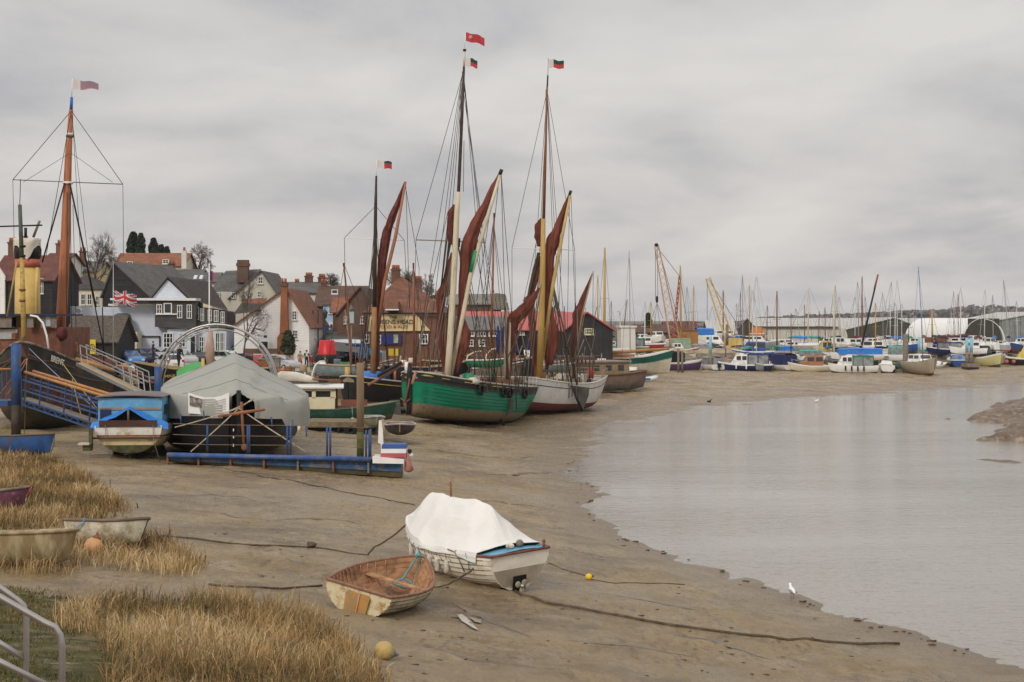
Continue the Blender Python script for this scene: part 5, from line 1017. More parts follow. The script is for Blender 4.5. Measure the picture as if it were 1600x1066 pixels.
t = thing('loose_spar', 'long raised spar wrapped in black and pink, angled over the small dark barge', 'spar', P(600, 600, 97)); spar('spar', t, [(575,602),(610,582),(636,564)], 97, .09, mat('pink_spar', (.34,.17,.125))); spar('black_wrap', t, [(590,588),(628,566)], 96.8, .1, BLACK)
# tackle, brails and halyards hanging about the decks
g_ = random.Random(77)
for par, x0, x1, yt, yb2, Yq, n in ((gb, 655, 830, 470, 612, 101, 34), (wb, 822, 930, 470, 600, 112, 26), (ab, 548, 612, 480, 596, 106, 14)):
    for i in range(n):
        x = g_.uniform(x0, x1); a, b = g_.uniform(yt, yt+90), g_.uniform(yb2-22, yb2+4); MB().tube([P(x+g_.gauss(0, 9), a, Yq+g_.uniform(-1.5, 1.5)), P(x+g_.gauss(0, 3), (a+b)/2, Yq), P(x, b, Yq)], g_.choice((.018,.022,.03,.04)), g_.choice((RIG, RIGL, DROPE, GREYW)), 4).build('hanging_tackle', par, True)
# -- smacks and workboats packed behind
def smack(label, px, py, Y, L, B, D, rz, mast, mm, hm, railm=None, gear=(), name='sailing_smack', cat='sailing vessel', dk=None, head=None, lines=(), r=.11):
    p = P(px, py, Y); fn = hull_fn(L, B, D, bow=.5, stern=.15, tr=.6, um=.45, p=.6, n=2.8, nb=1.6, rake=.3, rock=.2); t = thing(name, label, cat, p, R(rz)); hull(fn, [(.2, SLIME), (1, hm)], par=t, nl=6, us=US[::2]); deck(fn, dk or PALEW, t, .2, .05, .06, us=US[::2]); gunwale(fn, railm or PALEW, t, .05, us=US[::2])
    if mast:
        k = len(mast); spar('mast', t, mast, Y, [r*(1-.45*i/(k-1)) for i in range(k)], mm, 8)
        if head: spar('mast_head', t, head, Y, r*.6, BLACK, 6)
    rig(t, lines, Y, .02); return t, fn
t, fn = smack('grey blue workboat with a leaning brown mast, moored beyond the small dark barge', 552, 592, 116, 5.6, 2.2, 1.0, 8, [(551,600),(548,560),(543,470),(537,412)], MBRN, mat('grey_blue_hull', (.20,.25,.26), .6, .2), head=[(537,416),(537,411)], lines=[((538,414),(510,580)),((538,414),(560,470)),((560,470),(575,580))])
text('FACET', .42, mat('name_dark', (.05,.06,.07), .6), frame(P(588, 581, 113.2), (1, .1, 0), (0, -1, .1)), 'name_lettering', t, .01, sx=.9); MB().prism([P(570,575,113.5), P(604,575,113.5), P(603,588,113.5), P(571,588,113.5)], (0,.1,0), mat('name_board', (.27,.31,.32), .6, .1)).build('name_board', t, True)
clutter(t, 8, -2.4, 2, .7, 1.0, 15, [RUST, CLEAN, VARN, BLACK])
smack('dark smack with an orange brown mast capped in black, in front of the pub', 650, 604, 114, 8, 2.7, 1.3, 10, [(647,600),(647,500),(646,414)], mat('mast_rust', (.25,.09,.035), .5, .2), BLACK, head=[(646,420),(646,411)], lines=[((646,416),(618,590)),((646,416),(628,590)),((646,416),(668,590)),((646,416),(676,590))])
smack('dark smack with a slim orange mast, lying between the two big barges', 752, 592, 120, 9, 2.8, 1.3, 6, [(766,585),(769,480),(772,334)], mat('mast_rust', (.25,.09,.035)), mat('smack_black', (.025,.025,.03), .5), head=[(772,340),(772,333)], lines=[((771,345),(740,580)),((771,345),(748,580)),((771,345),(790,580)),((771,345),(800,580))], r=.12)
def hung(label, px, py, Y, L, hm, rz):
    p = P(px, py, Y); fn = hull_fn(L, 1.2, .55, bow=.15, tr=.7, um=.45, p=.55, n=2, nb=1.4); t = thing('ships_boat', label, 'boat', p, R(rz)); hull(fn, [(1, hm)], par=t, us=US[::2], nl=6); inner(fn, PALEW, t, .03, us=US[::2]); gunwale(fn, WHITE, t, .035, us=US[::2]); MB().box((0,0,.4), (.22,1.0,.03), PALEW).build('thwart', t); return t
t = hung('small bright green boat hung on white davits between the two big barges', 760, 575, 108, 2.5, mat('bright_green', (.02,.26,.12)), 8)
for pts in ([(728,602),(727,570),(731,556),(742,550),(752,549)],[(757,575),(760,555),(768,546),(775,545)]): spar('davit', t, pts, 108.6, .05, CREAM, 6)
hung('small pale grey boat hung beside the ochre mast of the white barge', 864, 582, 112, 2.6, mat('pale_grey_blue', (.33,.38,.38), .5, .1), 10)
t, fn = smack('dark wooden boat with scroll painted boards, behind the bow of the green barge', 665, 600, 108, 6, 2.4, 1.2, 15, None, None, mat('smack_black', (.025,.025,.03)))
MB().prism([P(653,577,106.5), P(692,577,106.5), P(690,588,106.5), P(655,588,106.5)], (0,.08,0), BLACK).build('scroll_board', t, True)
for x in (660, 683): MB().tube([P(x+4*cos(q)*(1-q/9), 582+4*sin(q)*(1-q/9), 106.4) for q in np.linspace(0, 7, 14)], .045, sw, 5).build('gilt_scroll', t, True)
clutter(t, 9, -2.6, 2.4, .8, 1.2, 21, [RUST, CLEAN, CANV, PALEW, BLACK])
smack('plain grey timber lighter lying behind the midships of the green barge', 735, 604, 113, 7, 2.6, 1.35, -10, None, None, GREYW, dk=RUST, railm=WHITE, name='lighter', cat='boat')
# black boat with a green sheet, behind the grey cover
t, fn = smack('black boat with a bright green sheet and gold name, behind the grey covered lighter', 322, 618, 96, 8.5, 2.8, 1.6, 175, None, None, BLACK, railm=mat('yellow_rail', (.30,.22,.09), .6))
gs = mat('green_sheet', (.07,.34,.09), .5, .12, 2, .2, 5); MB().sheet([[P(x, y+dy*k, 93.8+k*.6) for k in np.linspace(0, 1, 5)] for x, y, dy in ((276,592,-12),(290,584,-13),(305,577,-10),(318,571,-6))], .02, gs).build('green_cover', t, True)
text('MINX', .26, mat('gold_letter', (.6,.42,.06), .5), frame(P(266, 588, 93.8), (1, .0, .12), (0, -1, 0)), 'name_lettering', t, .01); spar('yellow_post', t, [(318,600),(317,560)], 93.6, .1, mat('yellow_bitt', (.55,.37,.12)), 7); spar('figure_post', t, [(329,575),(328,545),(329,515)], 97, [.25,.3,.12], mat('fleshy_cover', (.40,.29,.22), .8, .2), 8)
# -- houseboat, small white boat, inflatable, long green and cream yacht
g = gz(928, 600, .5); t = thing('houseboat', 'brown timber houseboat with a flat deckhouse, between the white barge and the small white yacht', 'houseboat', (P(925,0,140).x, 140, .5), R(28)); fn = hull_fn(11, 3.6, 1.5, bow=.3, tr=.85, um=.4, p=.45, n=4, nb=2.5); hull(fn, [(.45, mat('houseboat_grey', (.14,.12,.10), .7, .3)), (1, mat('houseboat_brown', (.17,.115,.085), .7, .2))], par=t, nl=6); deck(fn, GREYW, t, .05); gunwale(fn, mat('houseboat_rail', (.15,.07,.055), .6), t, .09)
MB().box((-.5, 0, 2.1), (7.2, 2.9, 1.1), mat('ochre_house', (.26,.20,.11), .7, .2)).build('deckhouse', t); MB().box((-.5, 0, 2.72), (7.6, 3.2, .14), mat('pinkish_roof', (.28,.21,.18), .7, .15)).build('deckhouse_roof', t)
for k in range(5): MB().box((-3+1.3*k, -1.46, 2.15), (.6, .05, .5), GLASS).build('window', t)
t = thing('timber_frame_house', 'dark open framed deck shelter standing behind the stern of the white barge', 'shelter', P(905, 592, 128)); mb = MB()
for x in np.linspace(876, 928, 9): mb.bar(P(x, 592, 128), P(x, 563, 128), .12, .12, mat('dark_frame', (.10,.06,.045), .7))
mb.build('frame_posts', t, True); MB().prism([P(872,557,127.6), P(930,558,127.6), P(930,563,127.6), P(872,562,127.6)], (0, 3, 0), mat('dark_frame', (.10,.06,.045))).build('shelter_roof', t, True); MB().prism([P(878,568,130), P(927,568,130), P(927,590,130), P(878,590,130)], (0,.1,0), mat('pale_panel', (.38,.34,.26), .7)).build('back_panel', t, True)
def littleboat(label, px, py, Y, L, B, D, rz, hm, roll=0, name='yacht', cat='yacht', dkm=None, cabin=None, mast=None, mm=None, tmat=None, bands=None, extra=None, p=.6, n=2.1, tr=.7, bow=.3, zz=None):
    g = P(px, py, Y); fn = hull_fn(L, B, D, bow=bow, stern=.05, tr=tr, um=.42, p=p, n=n, nb=1.4, rake=.35, srake=.15, rock=.25, rocks=.15); t = thing(name, label, cat, (g.x, g.y, g.z if zz is None else zz), R(rz), 0, R(roll)); u2 = US[::2]
    hull(fn, bands or [(.3, mat('antifoul_dark', (.10,.09,.075), .7, .3)), (1, hm)], par=t, us=u2, nl=8, tmat=tmat); deck(fn, dkm or WHITE, t, .05, .05, .06, us=u2); return t, fn
t, fn = littleboat('small white yacht seen stern on with a brown rudder, beside the houseboat', 983, 599, 146, 5.2, 2.0, 1.15, 82, CLEAN, 5, tr=.8, bands=[(1, mat('yellowish_white', (.66,.63,.52), .5, .08))])
MB().box((-2.75, 0, .95), (.1, .42, .55), mat('rudder_brown', (.24,.10,.06), .6)).build('rudder_stock', t); MB().box((-2.78, 0, .5), (.08, .12, .6), BLACK).build('rudder', t); MB().box((.5, 0, 1.35), (2, 1.2, .35), WHITE).build('coachroof', t); spar('mast', t, [(985,590),(984,470),(983,392)], 148, .045, mat('grey_spar', (.35,.34,.33), .5), 6); rig(t, [((983,395),(970,585)),((983,395),(998,585))], 148, .012)
g = P(1007, 597, 148); t = thing('inflatable_dinghy', 'pale grey inflatable dinghy with blue writing lying on the mud beside the small white yacht', 'dinghy', (g.x, g.y, g.z+.1), R(5)); pal = mat('inflatable_grey', (.62,.62,.62), .5, .05)
for s in (1, -1): MB().tube([(-1.1, s*.5, .15), (.5, s*.5, .18), (.95, s*.35, .28), (1.2, 0, .35)], [.15,.22,.22,.2], pal, 9).build('side_tube', t)
MB().box((-.2, 0, .1), (1.6, .7, .06), GREYW).build('floor', t); MB().box((.1, -.72, .22), (.7, .02, .16), mat('blue_letter_band', (.05,.12,.4), .5)).build('printed_band', t)
t, fn = littleboat('long classic yacht with a cream lower hull and dark green sides, on a wooden cradle', 972, 586, 165, 10.2, 2.8, 1.9, 6, DKG, bands=[(.58, mat('cream_bottom', (.58,.53,.42), .5, .1)), (.62, mat('teal_line', (.3,.42,.36), .5)), (.93, mat('bottle_green', (.015,.10,.075), .4, .1)), (1, CLEAN)], tr=.35, bow=.95, p=.75)
spar('boom', t, [(916,553),(960,551),(1046,545)], 163, [.2,.2,.13], mat('varnish_orange', (.42,.20,.07), .4, .15), 8); MB().box((-1, 0, 2.05), (4.5, 1.4, .35), VARN).build('coachroof', t)
for x in (-3.6, 0, 2.8): MB().box((x, 0, -.35), (.8, 2, .7), mat('cradle_grey', (.16,.15,.12), .8)).build('cradle_block', t)
for x in (-2, 1.4): MB().box((x, -1.0, -.4), (.15,.15,.8), GREYW).build('cradle_post', t)
# ---- the quay, the town on its hill -------------------------------------------------------------
QZ = 2.6
def sm(a, b, x): t = max(0, min(1, (x-a)/(b-a))); return t*t*(3-2*t)
def hill(x, y): return QZ+sm(158, 225, y)*(7.2*sm(0, -45, x)+2*sm(45, -5, x))
QE = [(-130,104),(-34,108),(-18,121),(-6,125),(4,132),(10,150),(12,172),(14,192),(22,203),(40,206),(66,222),(170,242)]
def quay():
    rws = []
    for i in range(40):
        f = i/39*(len(QE)-1); k = min(int(f), len(QE)-2); a, b = QE[k], QE[k+1]; x, y = a[0]+(b[0]-a[0])*(f-k), a[1]+(b[1]-a[1])*(f-k)
        w = 6*sm(8, 14, x); r = [V((x+.02+w*.5, y-.02-w, -1.2+w*.18)), V((x, y, QZ))]; 
        for j in range(1, 26): g = j/25; yy = y+(420-y)*g**1.6; xx = x+(x*1.6+(0 if x < 0 else 20)-x)*g**1.6; r.append(V((xx, yy, hill(xx, yy))))
        rws.append(r)
    qm = mat('quay_gravel', (.36,.29,.185), .9, .2, .6, .3, 10, dirt=(.22,.19,.14), dscale=.5, damt=.45); qw = mat('quay_wall', (.20,.155,.105), .8, .4, 2, .5, 6, dirt=(.08,.06,.045), dscale=1, damt=.45); hg = mat('town_slope', (.10,.09,.05), .9, .3, .3)
    MB().grid(rws, qm, smooth=False, mf=lambda i, j: qw if j == 0 else (qm if j < 9 else hg)).build('quay')['kind'] = 'structure'
quay()
WB = rows('white_weatherboard', (.78,.77,.75), (.82,.81,.79), .16); BWB = rows('blue_white_boards', (.60,.64,.73), (.64,.68,.76), .17); BKB = rows('black_weatherboard', (.022,.021,.021), (.035,.033,.032), .17); GRB = rows('charcoal_boards', (.06,.058,.058), (.085,.083,.08), .17)
TILO = rows('orange_tiles', (.29,.115,.06), (.19,.085,.05), .24, brick=True); TILB = rows('brown_tiles', (.13,.075,.05), (.10,.065,.05), .24, brick=True); TILR = rows('red_brown_tiles', (.16,.06,.045), (.12,.05,.04), .24, brick=True); SLATE = rows('grey_slates', (.135,.125,.115), (.105,.10,.095), .26, brick=True); SLATD = rows('dark_slates', (.07,.062,.055), (.055,.05,.046), .26, brick=True)
BRK = rows('red_bricks', (.19,.092,.06), (.15,.075,.05), .11, brick=True); BRKO = rows('orange_bricks', (.33,.125,.055), (.27,.10,.05), .11, brick=True); BRKD = rows('dull_bricks', (.17,.10,.07), (.14,.085,.06), .11, brick=True)
REN = mat('cream_render', (.68,.61,.47), .85, .07, .8, dirt=(.46,.40,.30), dscale=.8, damt=.4); RENW = mat('white_render', (.66,.64,.59), .85, .06, .8); RENY = mat('yellow_render', (.60,.50,.26), .85, .06, .8); RENG = mat('grey_render', (.52,.48,.39), .85, .08, .8); RENB = mat('blue_render', (.36,.52,.70), .8, .06)
FRM = mat('window_frame_white', (.72,.71,.68), .5, .04); TERR = mat('terracotta', (.34,.12,.06), .8, .2); LEADM = mat('ridge_lead', (.16,.15,.145), .7, .2)
def window(par, x, z, w, h, y=0., fm=None, bars=(2, 2), nm='window', ny=-1, axis='x'):
    """frame proud of the wall, pane behind it as a sub-part; axis 'y' puts it on a side wall"""
    q = (lambda a, d, c: V((x+a, y+d*ny, z+c))) if axis == 'x' else (lambda a, d, c: V((y+d*ny, x+a, z+c)))
    dm = (lambda a, d, c: (a, d, c)) if axis == 'x' else (lambda a, d, c: (d, a, c)); t = min(.09, w*.12); f = MB(); fm = fm or FRM
    for s in (1, -1): f.box(q(s*(w/2-t/2), .05, 0), dm(t, .08, h), fm); f.box(q(0, .05, s*(h/2-t/2)), dm(w-2*t, .08, t), fm)
    for i in range(1, bars[0]): f.box(q(-w/2+w*i/bars[0], .045, 0), dm(.05, .05, h-2*t), fm)
    for i in range(1, bars[1]): f.box(q(0, .043, -h/2+h*i/bars[1]), dm(w-2*t, .04, .05), fm)
    f.box(q(0, .09, -h/2-.04), dm(w+.12, .16, .06), fm); o = f.build(nm, par); MB().box(q(0, .012, 0), dm(w-.02, .02, h-.02), GLASS).build('pane', o); return o
def house(name, label, x0, x1, yb, ye, yr, Y, dep, kind, wm, rm, wins=(), chim=(), rot=0, apex=None, swins=(), cat='house', over=.3, bars=(2, 2), gm=None, fm=None, ext=6., side=1):
    s = Y/F; cr = cos(R(rot)); cx = (x0+x1)/2; w = (x1-x0)*s/cr; o = P(cx, yb, Y); t = thing(name, label, cat, o, R(rot))
    he = (yb-ye)*s; hr = (yb-yr)*s; L = lambda px, py: ((px-cx)*s/cr, (yb-py)*s); wl = MB(); h0 = -ext; a = L(apex, 0)[0] if apex else 0.
    rf = MB(); th = .14
    if kind == 'gable':      # gable end faces us, ridge runs away
        poly = [V((-w/2, 0, h0)), V((w/2, 0, h0)), V((w/2, 0, he)), V((a, 0, hr)), V((-w/2, 0, he))]; wl.prism(poly, (0, dep, 0), wm)
        if gm: wl.prism([V((-w/2, -.03, he)), V((w/2, -.03, he)), V((a, -.03, hr))], (0, .02, 0), gm)
        for sg in (1, -1):
            e = V((sg*w/2, 0, he)); r = V((a, 0, hr)); d = (e-r).normalized(); e2 = e+d*over; n = V((-d.z, 0, d.x)); n = n if n.z > 0 else -n
            rf.prism([r+V((0,-over,0))+n*.01, e2+V((0,-over,0))+n*.01, e2+V((0,-over,0))+n*th, r+V((0,-over,0))+n*th], (0, dep+2*over, 0), rm)
    elif kind == 'side':     # eaves face us
        wl.prism([V((-w/2, 0, h0)), V((-w/2, dep, h0)), V((-w/2, dep, he)), V((-w/2, dep/2, hr)), V((-w/2, 0, he))], (w, 0, 0), wm)
        for sg in (1, -1):
            e = V((0, dep/2-sg*dep/2, he)); r = V((0, dep/2, hr)); d = (e-r).normalized(); e2 = e+d*over; n = V((0, -d.z, d.y)); n = n if n.z > 0 else -n; X = V((-w/2-over, 0, 0))
            rf.prism([r+X+n*.01, e2+X+n*.01, e2+X+n*th, r+X+n*th], (w+2*over, 0, 0), rm)
    elif kind == 'hip':
        wl.box((0, dep/2, (h0+he)/2), (w, dep, he-h0), wm); rl = max(.2, w-dep)/2; q = [V((-w/2-over, -over, he)), V((w/2+over, -over, he)), V((w/2+over, dep+over, he)), V((-w/2-over, dep+over, he)), V((a-rl, dep/2, hr)), V((a+rl, dep/2, hr))]
        rf.add([p+V((0,0,.02)) for p in q], [(0,1,5,4),(1,2,5),(2,3,4,5),(3,0,4),(3,2,1,0)], rm)
    else: wl.box((0, dep/2, (h0+he)/2), (w, dep, he-h0), wm); rf.box((0, dep/2, he+.1), (w+.3, dep+.3, .2), rm)
    wl.build('wall', t); ro = rf.build('roof', t)
    for px, y0, y1, wp in chim:
        x, z0 = L(px, y1); z1 = L(px, y0)[1]; wd = wp*s; c = MB(); yy = dep*.5 if kind != 'gable' else dep*.35; c.box((x, yy, (z0+z1)/2-.4), (wd, wd*.8, z1-z0+.8), BRK); c.box((x, yy, z1-.06), (wd+.16, wd*.8+.16, .16), BRKD)
        k = 2 if wp < 12 else 3
        for i in range(k): c.lathe([(.15, 0), (.13, .45)], TERR, (x-wd*.3+wd*.6*i/max(1, k-1), yy, z1), 8)
        c.build('chimney', ro)
    for wv in wins: px, py, ww, hh = wv[:4]; x, z = L(px, py); window(t, x, z, ww*s/cr, hh*s, bars=wv[4] if len(wv) > 4 else bars, fm=fm)
    for yf, py, ww, hh in swins: window(t, dep*yf, L(0, py)[1], ww, hh*s, y=side*w/2, ny=side, axis='y', bars=bars, fm=fm)
    return t, L, w, he, hr
# far row upon the hill
house('tiled_house', 'long cream house with an orange tiled roof and white end chimneys, highest on the hill', 180, 287, 436, 416, 395, 215, 8, 'side', REN, TILO, wins=[(203,412,9,7),(259,409,10,7)], ext=8)
for px, a, b in ((174,398,425),(288,392,420)): o = thing('chimney_stack', ['tall white chimney stack at the near end of the orange tiled roof', 'white chimney stack at the far end of the orange tiled roof'][px > 200], 'chimney', P(px, b, 214)); MB().box(P(px, (a+b)/2, 213.5), (.65,.7,(b-a)*214/F), RENW).build('stack', o, True); MB().lathe([(.2,0),(.15,.5)], TERR, P(px, a, 213.5), 8).build('chimney_pot', o, True)
house('slate_house', 'cream house with a wide grey slate roof and a single brick chimney', 222, 308, 460, 441, 421, 190, 8, 'side', REN, SLATE, chim=[(257,410,432,9)], wins=[(240,448,6,9)], ext=6)
t, L, w, he, hr = house('cream_house', 'small cream house with two roof lights, joined to the grey slate roofed house', 298, 336, 475, 441, 426, 184, 7, 'side', REN, SLATE, wins=[(312,458,5,9)])
for x in (305, 314): MB().prism([P(x-3,437,183.0), P(x+2,437,183.0), P(x+4,431,184.2), P(x-1,431,184.2)], (0,-.08,.08), mat('sky_light', (.55,.60,.65), .1, .05)).build('roof_light', t, True)
house('brick_chimney_house', 'pale house half hidden by the orange mast with a broad brick chimney', 66, 100, 480, 412, 395, 178, 8, 'side', RENW, TILR, chim=[(80,378,402,14)], wins=[(96,420,6,9)])
house('yellow_house', 'yellow rendered house with a brick chimney behind the bare tree', 104, 150, 470, 425, 408, 186, 8, 'side', RENY, SLATE, chim=[(115,390,412,9)], wins=[(111,418,6,11),(135,440,6,9)])
house('hip_roof_house', 'cream villa with a hipped slate roof, behind the orange mast', 84, 160, 520, 452, 429, 166, 7, 'hip', REN, SLATD, wins=[(130,468,7,17),(140,468,7,17),(152,470,5,14)], ext=3)
house('barn', 'tall black boarded barn with a steep grey roof, gable towards the water', 158, 236, 520, 462, 411, 162, 12, 'gable', BKB, SLATE, apex=178, ext=3, rot=-16)
t, L, *_ = house('weatherboard_house', 'black boarded house with a red brown roof and white end wall, behind the tug funnel', -12, 82, 545, 438, 398, 148, 9, 'side', BKB, TILR, wins=[(65,447,6,24),(58,490,6,14)], chim=[(14,372,405,16),(-4,375,405,12)], ext=2)
MB().prism([P(-24,545,147.9), P(9,545,147.9), P(9,432,147.9), P(-4,412,147.9), P(-24,430,147.9)], (0,-.3,0), WB).build('white_end_wall', t, True)
t, L, *_ = house('tarred_shed', 'low black shed with a mottled grey roof and a yellow sign', 103, 181, 575, 534, 495, 139, 7, 'side', BKB, mat('mottled_roof', (.085,.07,.055), .9, .4, 6, dirt=(.2,.18,.14), dscale=5, damt=.4), ext=1)
o = thing('yellow_sign', 'tall yellow sign with a black roundel on the wall of the low black shed', 'sign', P(144, 558, 138.7)); MB().box(P(144,545,138.6), (.62,.06,1.65), mat('sign_yellow', (.62,.46,.03), .5, .08)).build('board', o, True); c = P(144,543,138.52)
MB().tube([c+V((.2*cos(q), 0, .3*sin(q))) for q in np.linspace(0, 2*pi, 15)], .03, BLACK, 5).build('roundel', o, True); MB().box(c, (.05,.03,.3), BLACK).build('mark', o, True)
for z in (.62,.72): MB().box(P(144,543,138.53)-V((0,0,z)), (.45,.02,.05), BLACK).build('caption_bar', o, True)
# the blue white boarded pub
t, L, w, he, hr = house('boarded_inn', 'pale blue boarded inn with a black upper bay and long dark roof, by the cars', 172, 262, 572, 478, 476, 153, 9, 'flat', BWB, FRM, cat='pub', ext=1)
MB().prism([P(100,572,154), P(172,572,154), P(172,480,154), P(100,478,154)], (0, 6, 0), BWB).build('long_wall', t, True)
MB().prism([P(238,466,152.6), P(292,466,152.6), P(262,437,152.6)], (0, 1, 0), BWB).build('gable', t, True)
for a, b in (((234,468),(262,434)),((262,434),(296,468))): MB().prism([P(*a,152.3), P(*b,152.3), P(b[0],b[1]-2,152.3), P(a[0],a[1]-2,152.3)], (0, 14, 0), SLATD).build('roof', t, True)
MB().prism([P(262,435.5,153.2), P(292,466,152.9), P(354,486,152.9), P(354,483,160), P(325,440,164)], (0, .6, 0), mat('long_dark_roof', (.055,.045,.038), .8, .25, 2)).build('long_roof', t, True)
MB().prism([P(242,469,151.6), P(306,469,151.6), P(306,514,151.6), P(242,511,151.6)], (0, 2, 0), GRB).build('upper_bay', t, True); MB().prism([P(172,466,151.2), P(306,466,151.2), P(306,470,151.2), P(172,469,151.2)], (0, 2.4, 0), FRM).build('parapet', t, True)
MB().prism([P(262,514,152), P(306,514,152), P(306,572,152), P(254,572,152)], (0, 2, 0), BWB).build('ground_storey', t, True); MB().prism([P(306,480,152.4), P(354,487,152.4), P(354,515,152.4), P(306,514,152.4)], (0, 5, 0), GRB).build('upper_storey', t, True); MB().prism([P(306,515,152.6), P(354,515,152.6), P(352,572,152.6), P(306,572,152.6)], (0, 5, 0), BWB).build('ground_storey', t, True)
def pwin(par, x, y, w, h, Y, bars=(2,2), fm=None):
    s = Y/F; f = MB(); c = P(x, y, Y); W, Hh = w*s, h*s; k = min(.1, W*.14); fm = fm or FRM
    for sg in (1,-1): f.box(c+V((sg*(W/2-k/2), -.06, 0)), (k,.09,Hh), fm); f.box(c+V((0,-.06,sg*(Hh/2-k/2))), (W-2*k,.09,k), fm)
    for i in range(1, bars[0]): f.box(c+V((-W/2+W*i/bars[0],-.05,0)), (.06,.05,Hh-2*k), fm)
    for i in range(1, bars[1]): f.box(c+V((0,-.048,-Hh/2+Hh*i/bars[1])), (W-2*k,.04,.05), fm)
    o = f.build('window', par, True); MB().box(c+V((0,-.015,0)), (W-.02,.025,Hh-.02), GLASS).build('pane', o, True)
for v in ((249,483,9,15,151.6),(262.5,482,13,17,151.6,(1,1)),(281,487,8,21,151.6),(296,487,8,22,151.6),(308,490,6,20,152.4),(316,492,6,20,152.4),(328,493,6,18,152.4),(338,494,7,18,152.4),(348,496,6,18,152.4),(263,532,16,24,152,(3,3)),(285,532,11,22,152,(2,3)),(315,538,8,24,152.6,(2,3)),(340,535,7,30,152.6),(347,535,6,30,152.6)): pwin(t, *v)
MB().prism([P(243,490,151.4), P(277,490,151.4), P(277,492,151.4), P(243,492,151.4)], (0,.3,0), FRM).build('balcony_rail', t, True); wbox('door', t, 298, 304, 525, 556, 151.9, .1, BLACK); wbox('garage_door', t, 188, 200, 527, 546, 150.5, .1, mat('garage_blue', (.10,.12,.24), .5, .1)); wbox('garage', t, 180, 214, 519, 548, 150.7, 2, REN); wbox('doorway', t, 202.5, 206, 527, 547, 150.5, .1, DARK); wbox('drain_pipe', t, 214, 250, 525, 526.5, 152.8, .15, BLACK); wbox('drain_pipe', t, 248.5, 250, 525, 547, 152.8, .15, BLACK)
MB().tube([P(122+5*cos(q), 487+5*sin(q), 153.8) for q in np.linspace(0, 2*pi, 15)], .11, FRM, 7).build('lifebuoy', t, True)
o = thing('water_tank', 'big dark grey green tank standing on the garage roof of the pale blue inn', 'tank', P(191, 519, 151.5)); MB().lathe([(.88,0),(.9,.1),(.9,1.35),(.8,1.7),(.5,1.85)], mat('tank_green', (.06,.085,.08), .5, .2), P(191.5, 519, 151.8), 14).build('tank_body', o, True); MB().box(P(185,516,150.8), (.8,.5,.25), mat('planter', (.2,.22,.1), .8, .3)).build('planter', o, True)
# houses right of the inn
t, L, *_ = house('gabled_house', 'grey rendered house with a stone coloured gable and big brick chimney, behind the bare tree', 360, 436, 545, 466, 424, 176, 12, 'gable', RENG, SLATE, apex=408, wins=[(407,438,8,11),(405,460,6,9),(390,462,5,10)], ext=3)
MB().prism([P(328,456,176.3), P(384,456,177), P(408,423,179.5), P(352,426,179.5)], (0, .3, .2), SLATE).build('side_roof', t, True); MB().prism([P(331,545,176.5), P(362,545,176.5), P(362,456,176.5), P(331,456,176.5)], (0,8,0), RENG).build('side_wall', t, True); pwin(t, 341, 464, 6, 14, 176.4); pwin(t, 365, 462, 6, 10, 175.9)
c = MB(); c.box(P(380,424,178), (1.25,1,2.6), BRKD); c.box(P(380,414,178), (1.45,1.2,.35), BRK)
for k in (-4,0,4): c.lathe([(.18,0),(.15,.5)], TERR, P(380+k,413,178), 8)
c.build('chimney', t, True)
t, L, w, he, hr = house('white_gable_house', 'white weatherboarded house with a tall orange brick chimney on its gable end', 366, 483, 573, 510, 452, 150, 15, 'gable', WB, TILO, apex=446, wins=[(460,493,8,14,(2,3)),(461,523,8,14,(2,3))], ext=1.5, swins=[(.3,520,1.0,18),(.7,520,1.0,18)])
c = MB(); Yc = 149.2; c.prism([P(437,522,Yc), P(450,522,Yc), P(448,446,Yc), P(439,446,Yc)], (0,.9,0), BRKO); c.prism([P(433,575,Yc), P(452,575,Yc), P(452,528,Yc), P(449.5,521,Yc), P(437.5,521,Yc), P(433,528,Yc)], (0,.9,0), BRKO); c.box(P(443.5,445,Yc+.4), (.75,1.0,.3), BRKD)
for k in (-2.5, 2.5): c.lathe([(.14,0),(.12,.5)], TERR, P(443.5+k,443,Yc+.4), 8)
c.build('chimney', t, True); MB().prism([P(364,491,149.6), P(406,487,149.6), P(413,474,151.5), P(377,474,151.5)], (0,.25,0), SLATD).build('lean_to_roof', t, True); MB().prism([P(377,474,151.6), P(413,474,151.6), P(417,466,152.5), P(380,467,152.5)], (0,.25,0), TILO).build('lean_to_ridge', t, True)
for x in (489, 497, 505): MB().tube([P(x, 485, 158), P(x, 545, 155)], .06, BLACK, 6).build('drain_pipe', t, True)
MB().prism([P(405,534,149.2), P(418,534,149.2), P(418,547,149.2), P(405,547,149.2)], (0,.1,0), BLACK).build('gate', t, True); wbox('wall_plaque', t, 412, 417, 524, 528, 149.1, .08, NAVY)
MB().prism([P(380,553,148.6), P(434,553,148.6), P(434,545,148.6), P(380,545,148.6)], (0,.3,0), BRKD).build('garden_wall', t, True)
house('grey_roof_house', 'long grey roofed house with a row of brick chimneys behind the white weatherboarded house', 425, 500, 520, 458, 441, 190, 8, 'side', RENW, SLATE, chim=[(476,430,456,12),(497,432,462,12),(457,440,455,6)], ext=3)
house('brown_roof_house', 'brick house with a broad brown tiled roof and roof light, behind the street', 494, 566, 540, 478, 447, 180, 9, 'side', BRKD, TILB, chim=[(499,440,470,9)], wins=[(523,456,10,7,(1,1)),(530,490,6,14)], ext=2)
t, L, *_ = house('blue_house', 'narrow pale blue house with a white door, next to the white weatherboarded house', 505, 527, 540, 478, 470, 176, 6, 'flat', RENB, SLATE, wins=[(517,483,6,14)], ext=2); wbox('door', t, 514, 521, 503, 526, 175.8, .1, FRM); wbox('door_panel', t, 516, 519, 507, 524, 175.7, .08, BLACK)
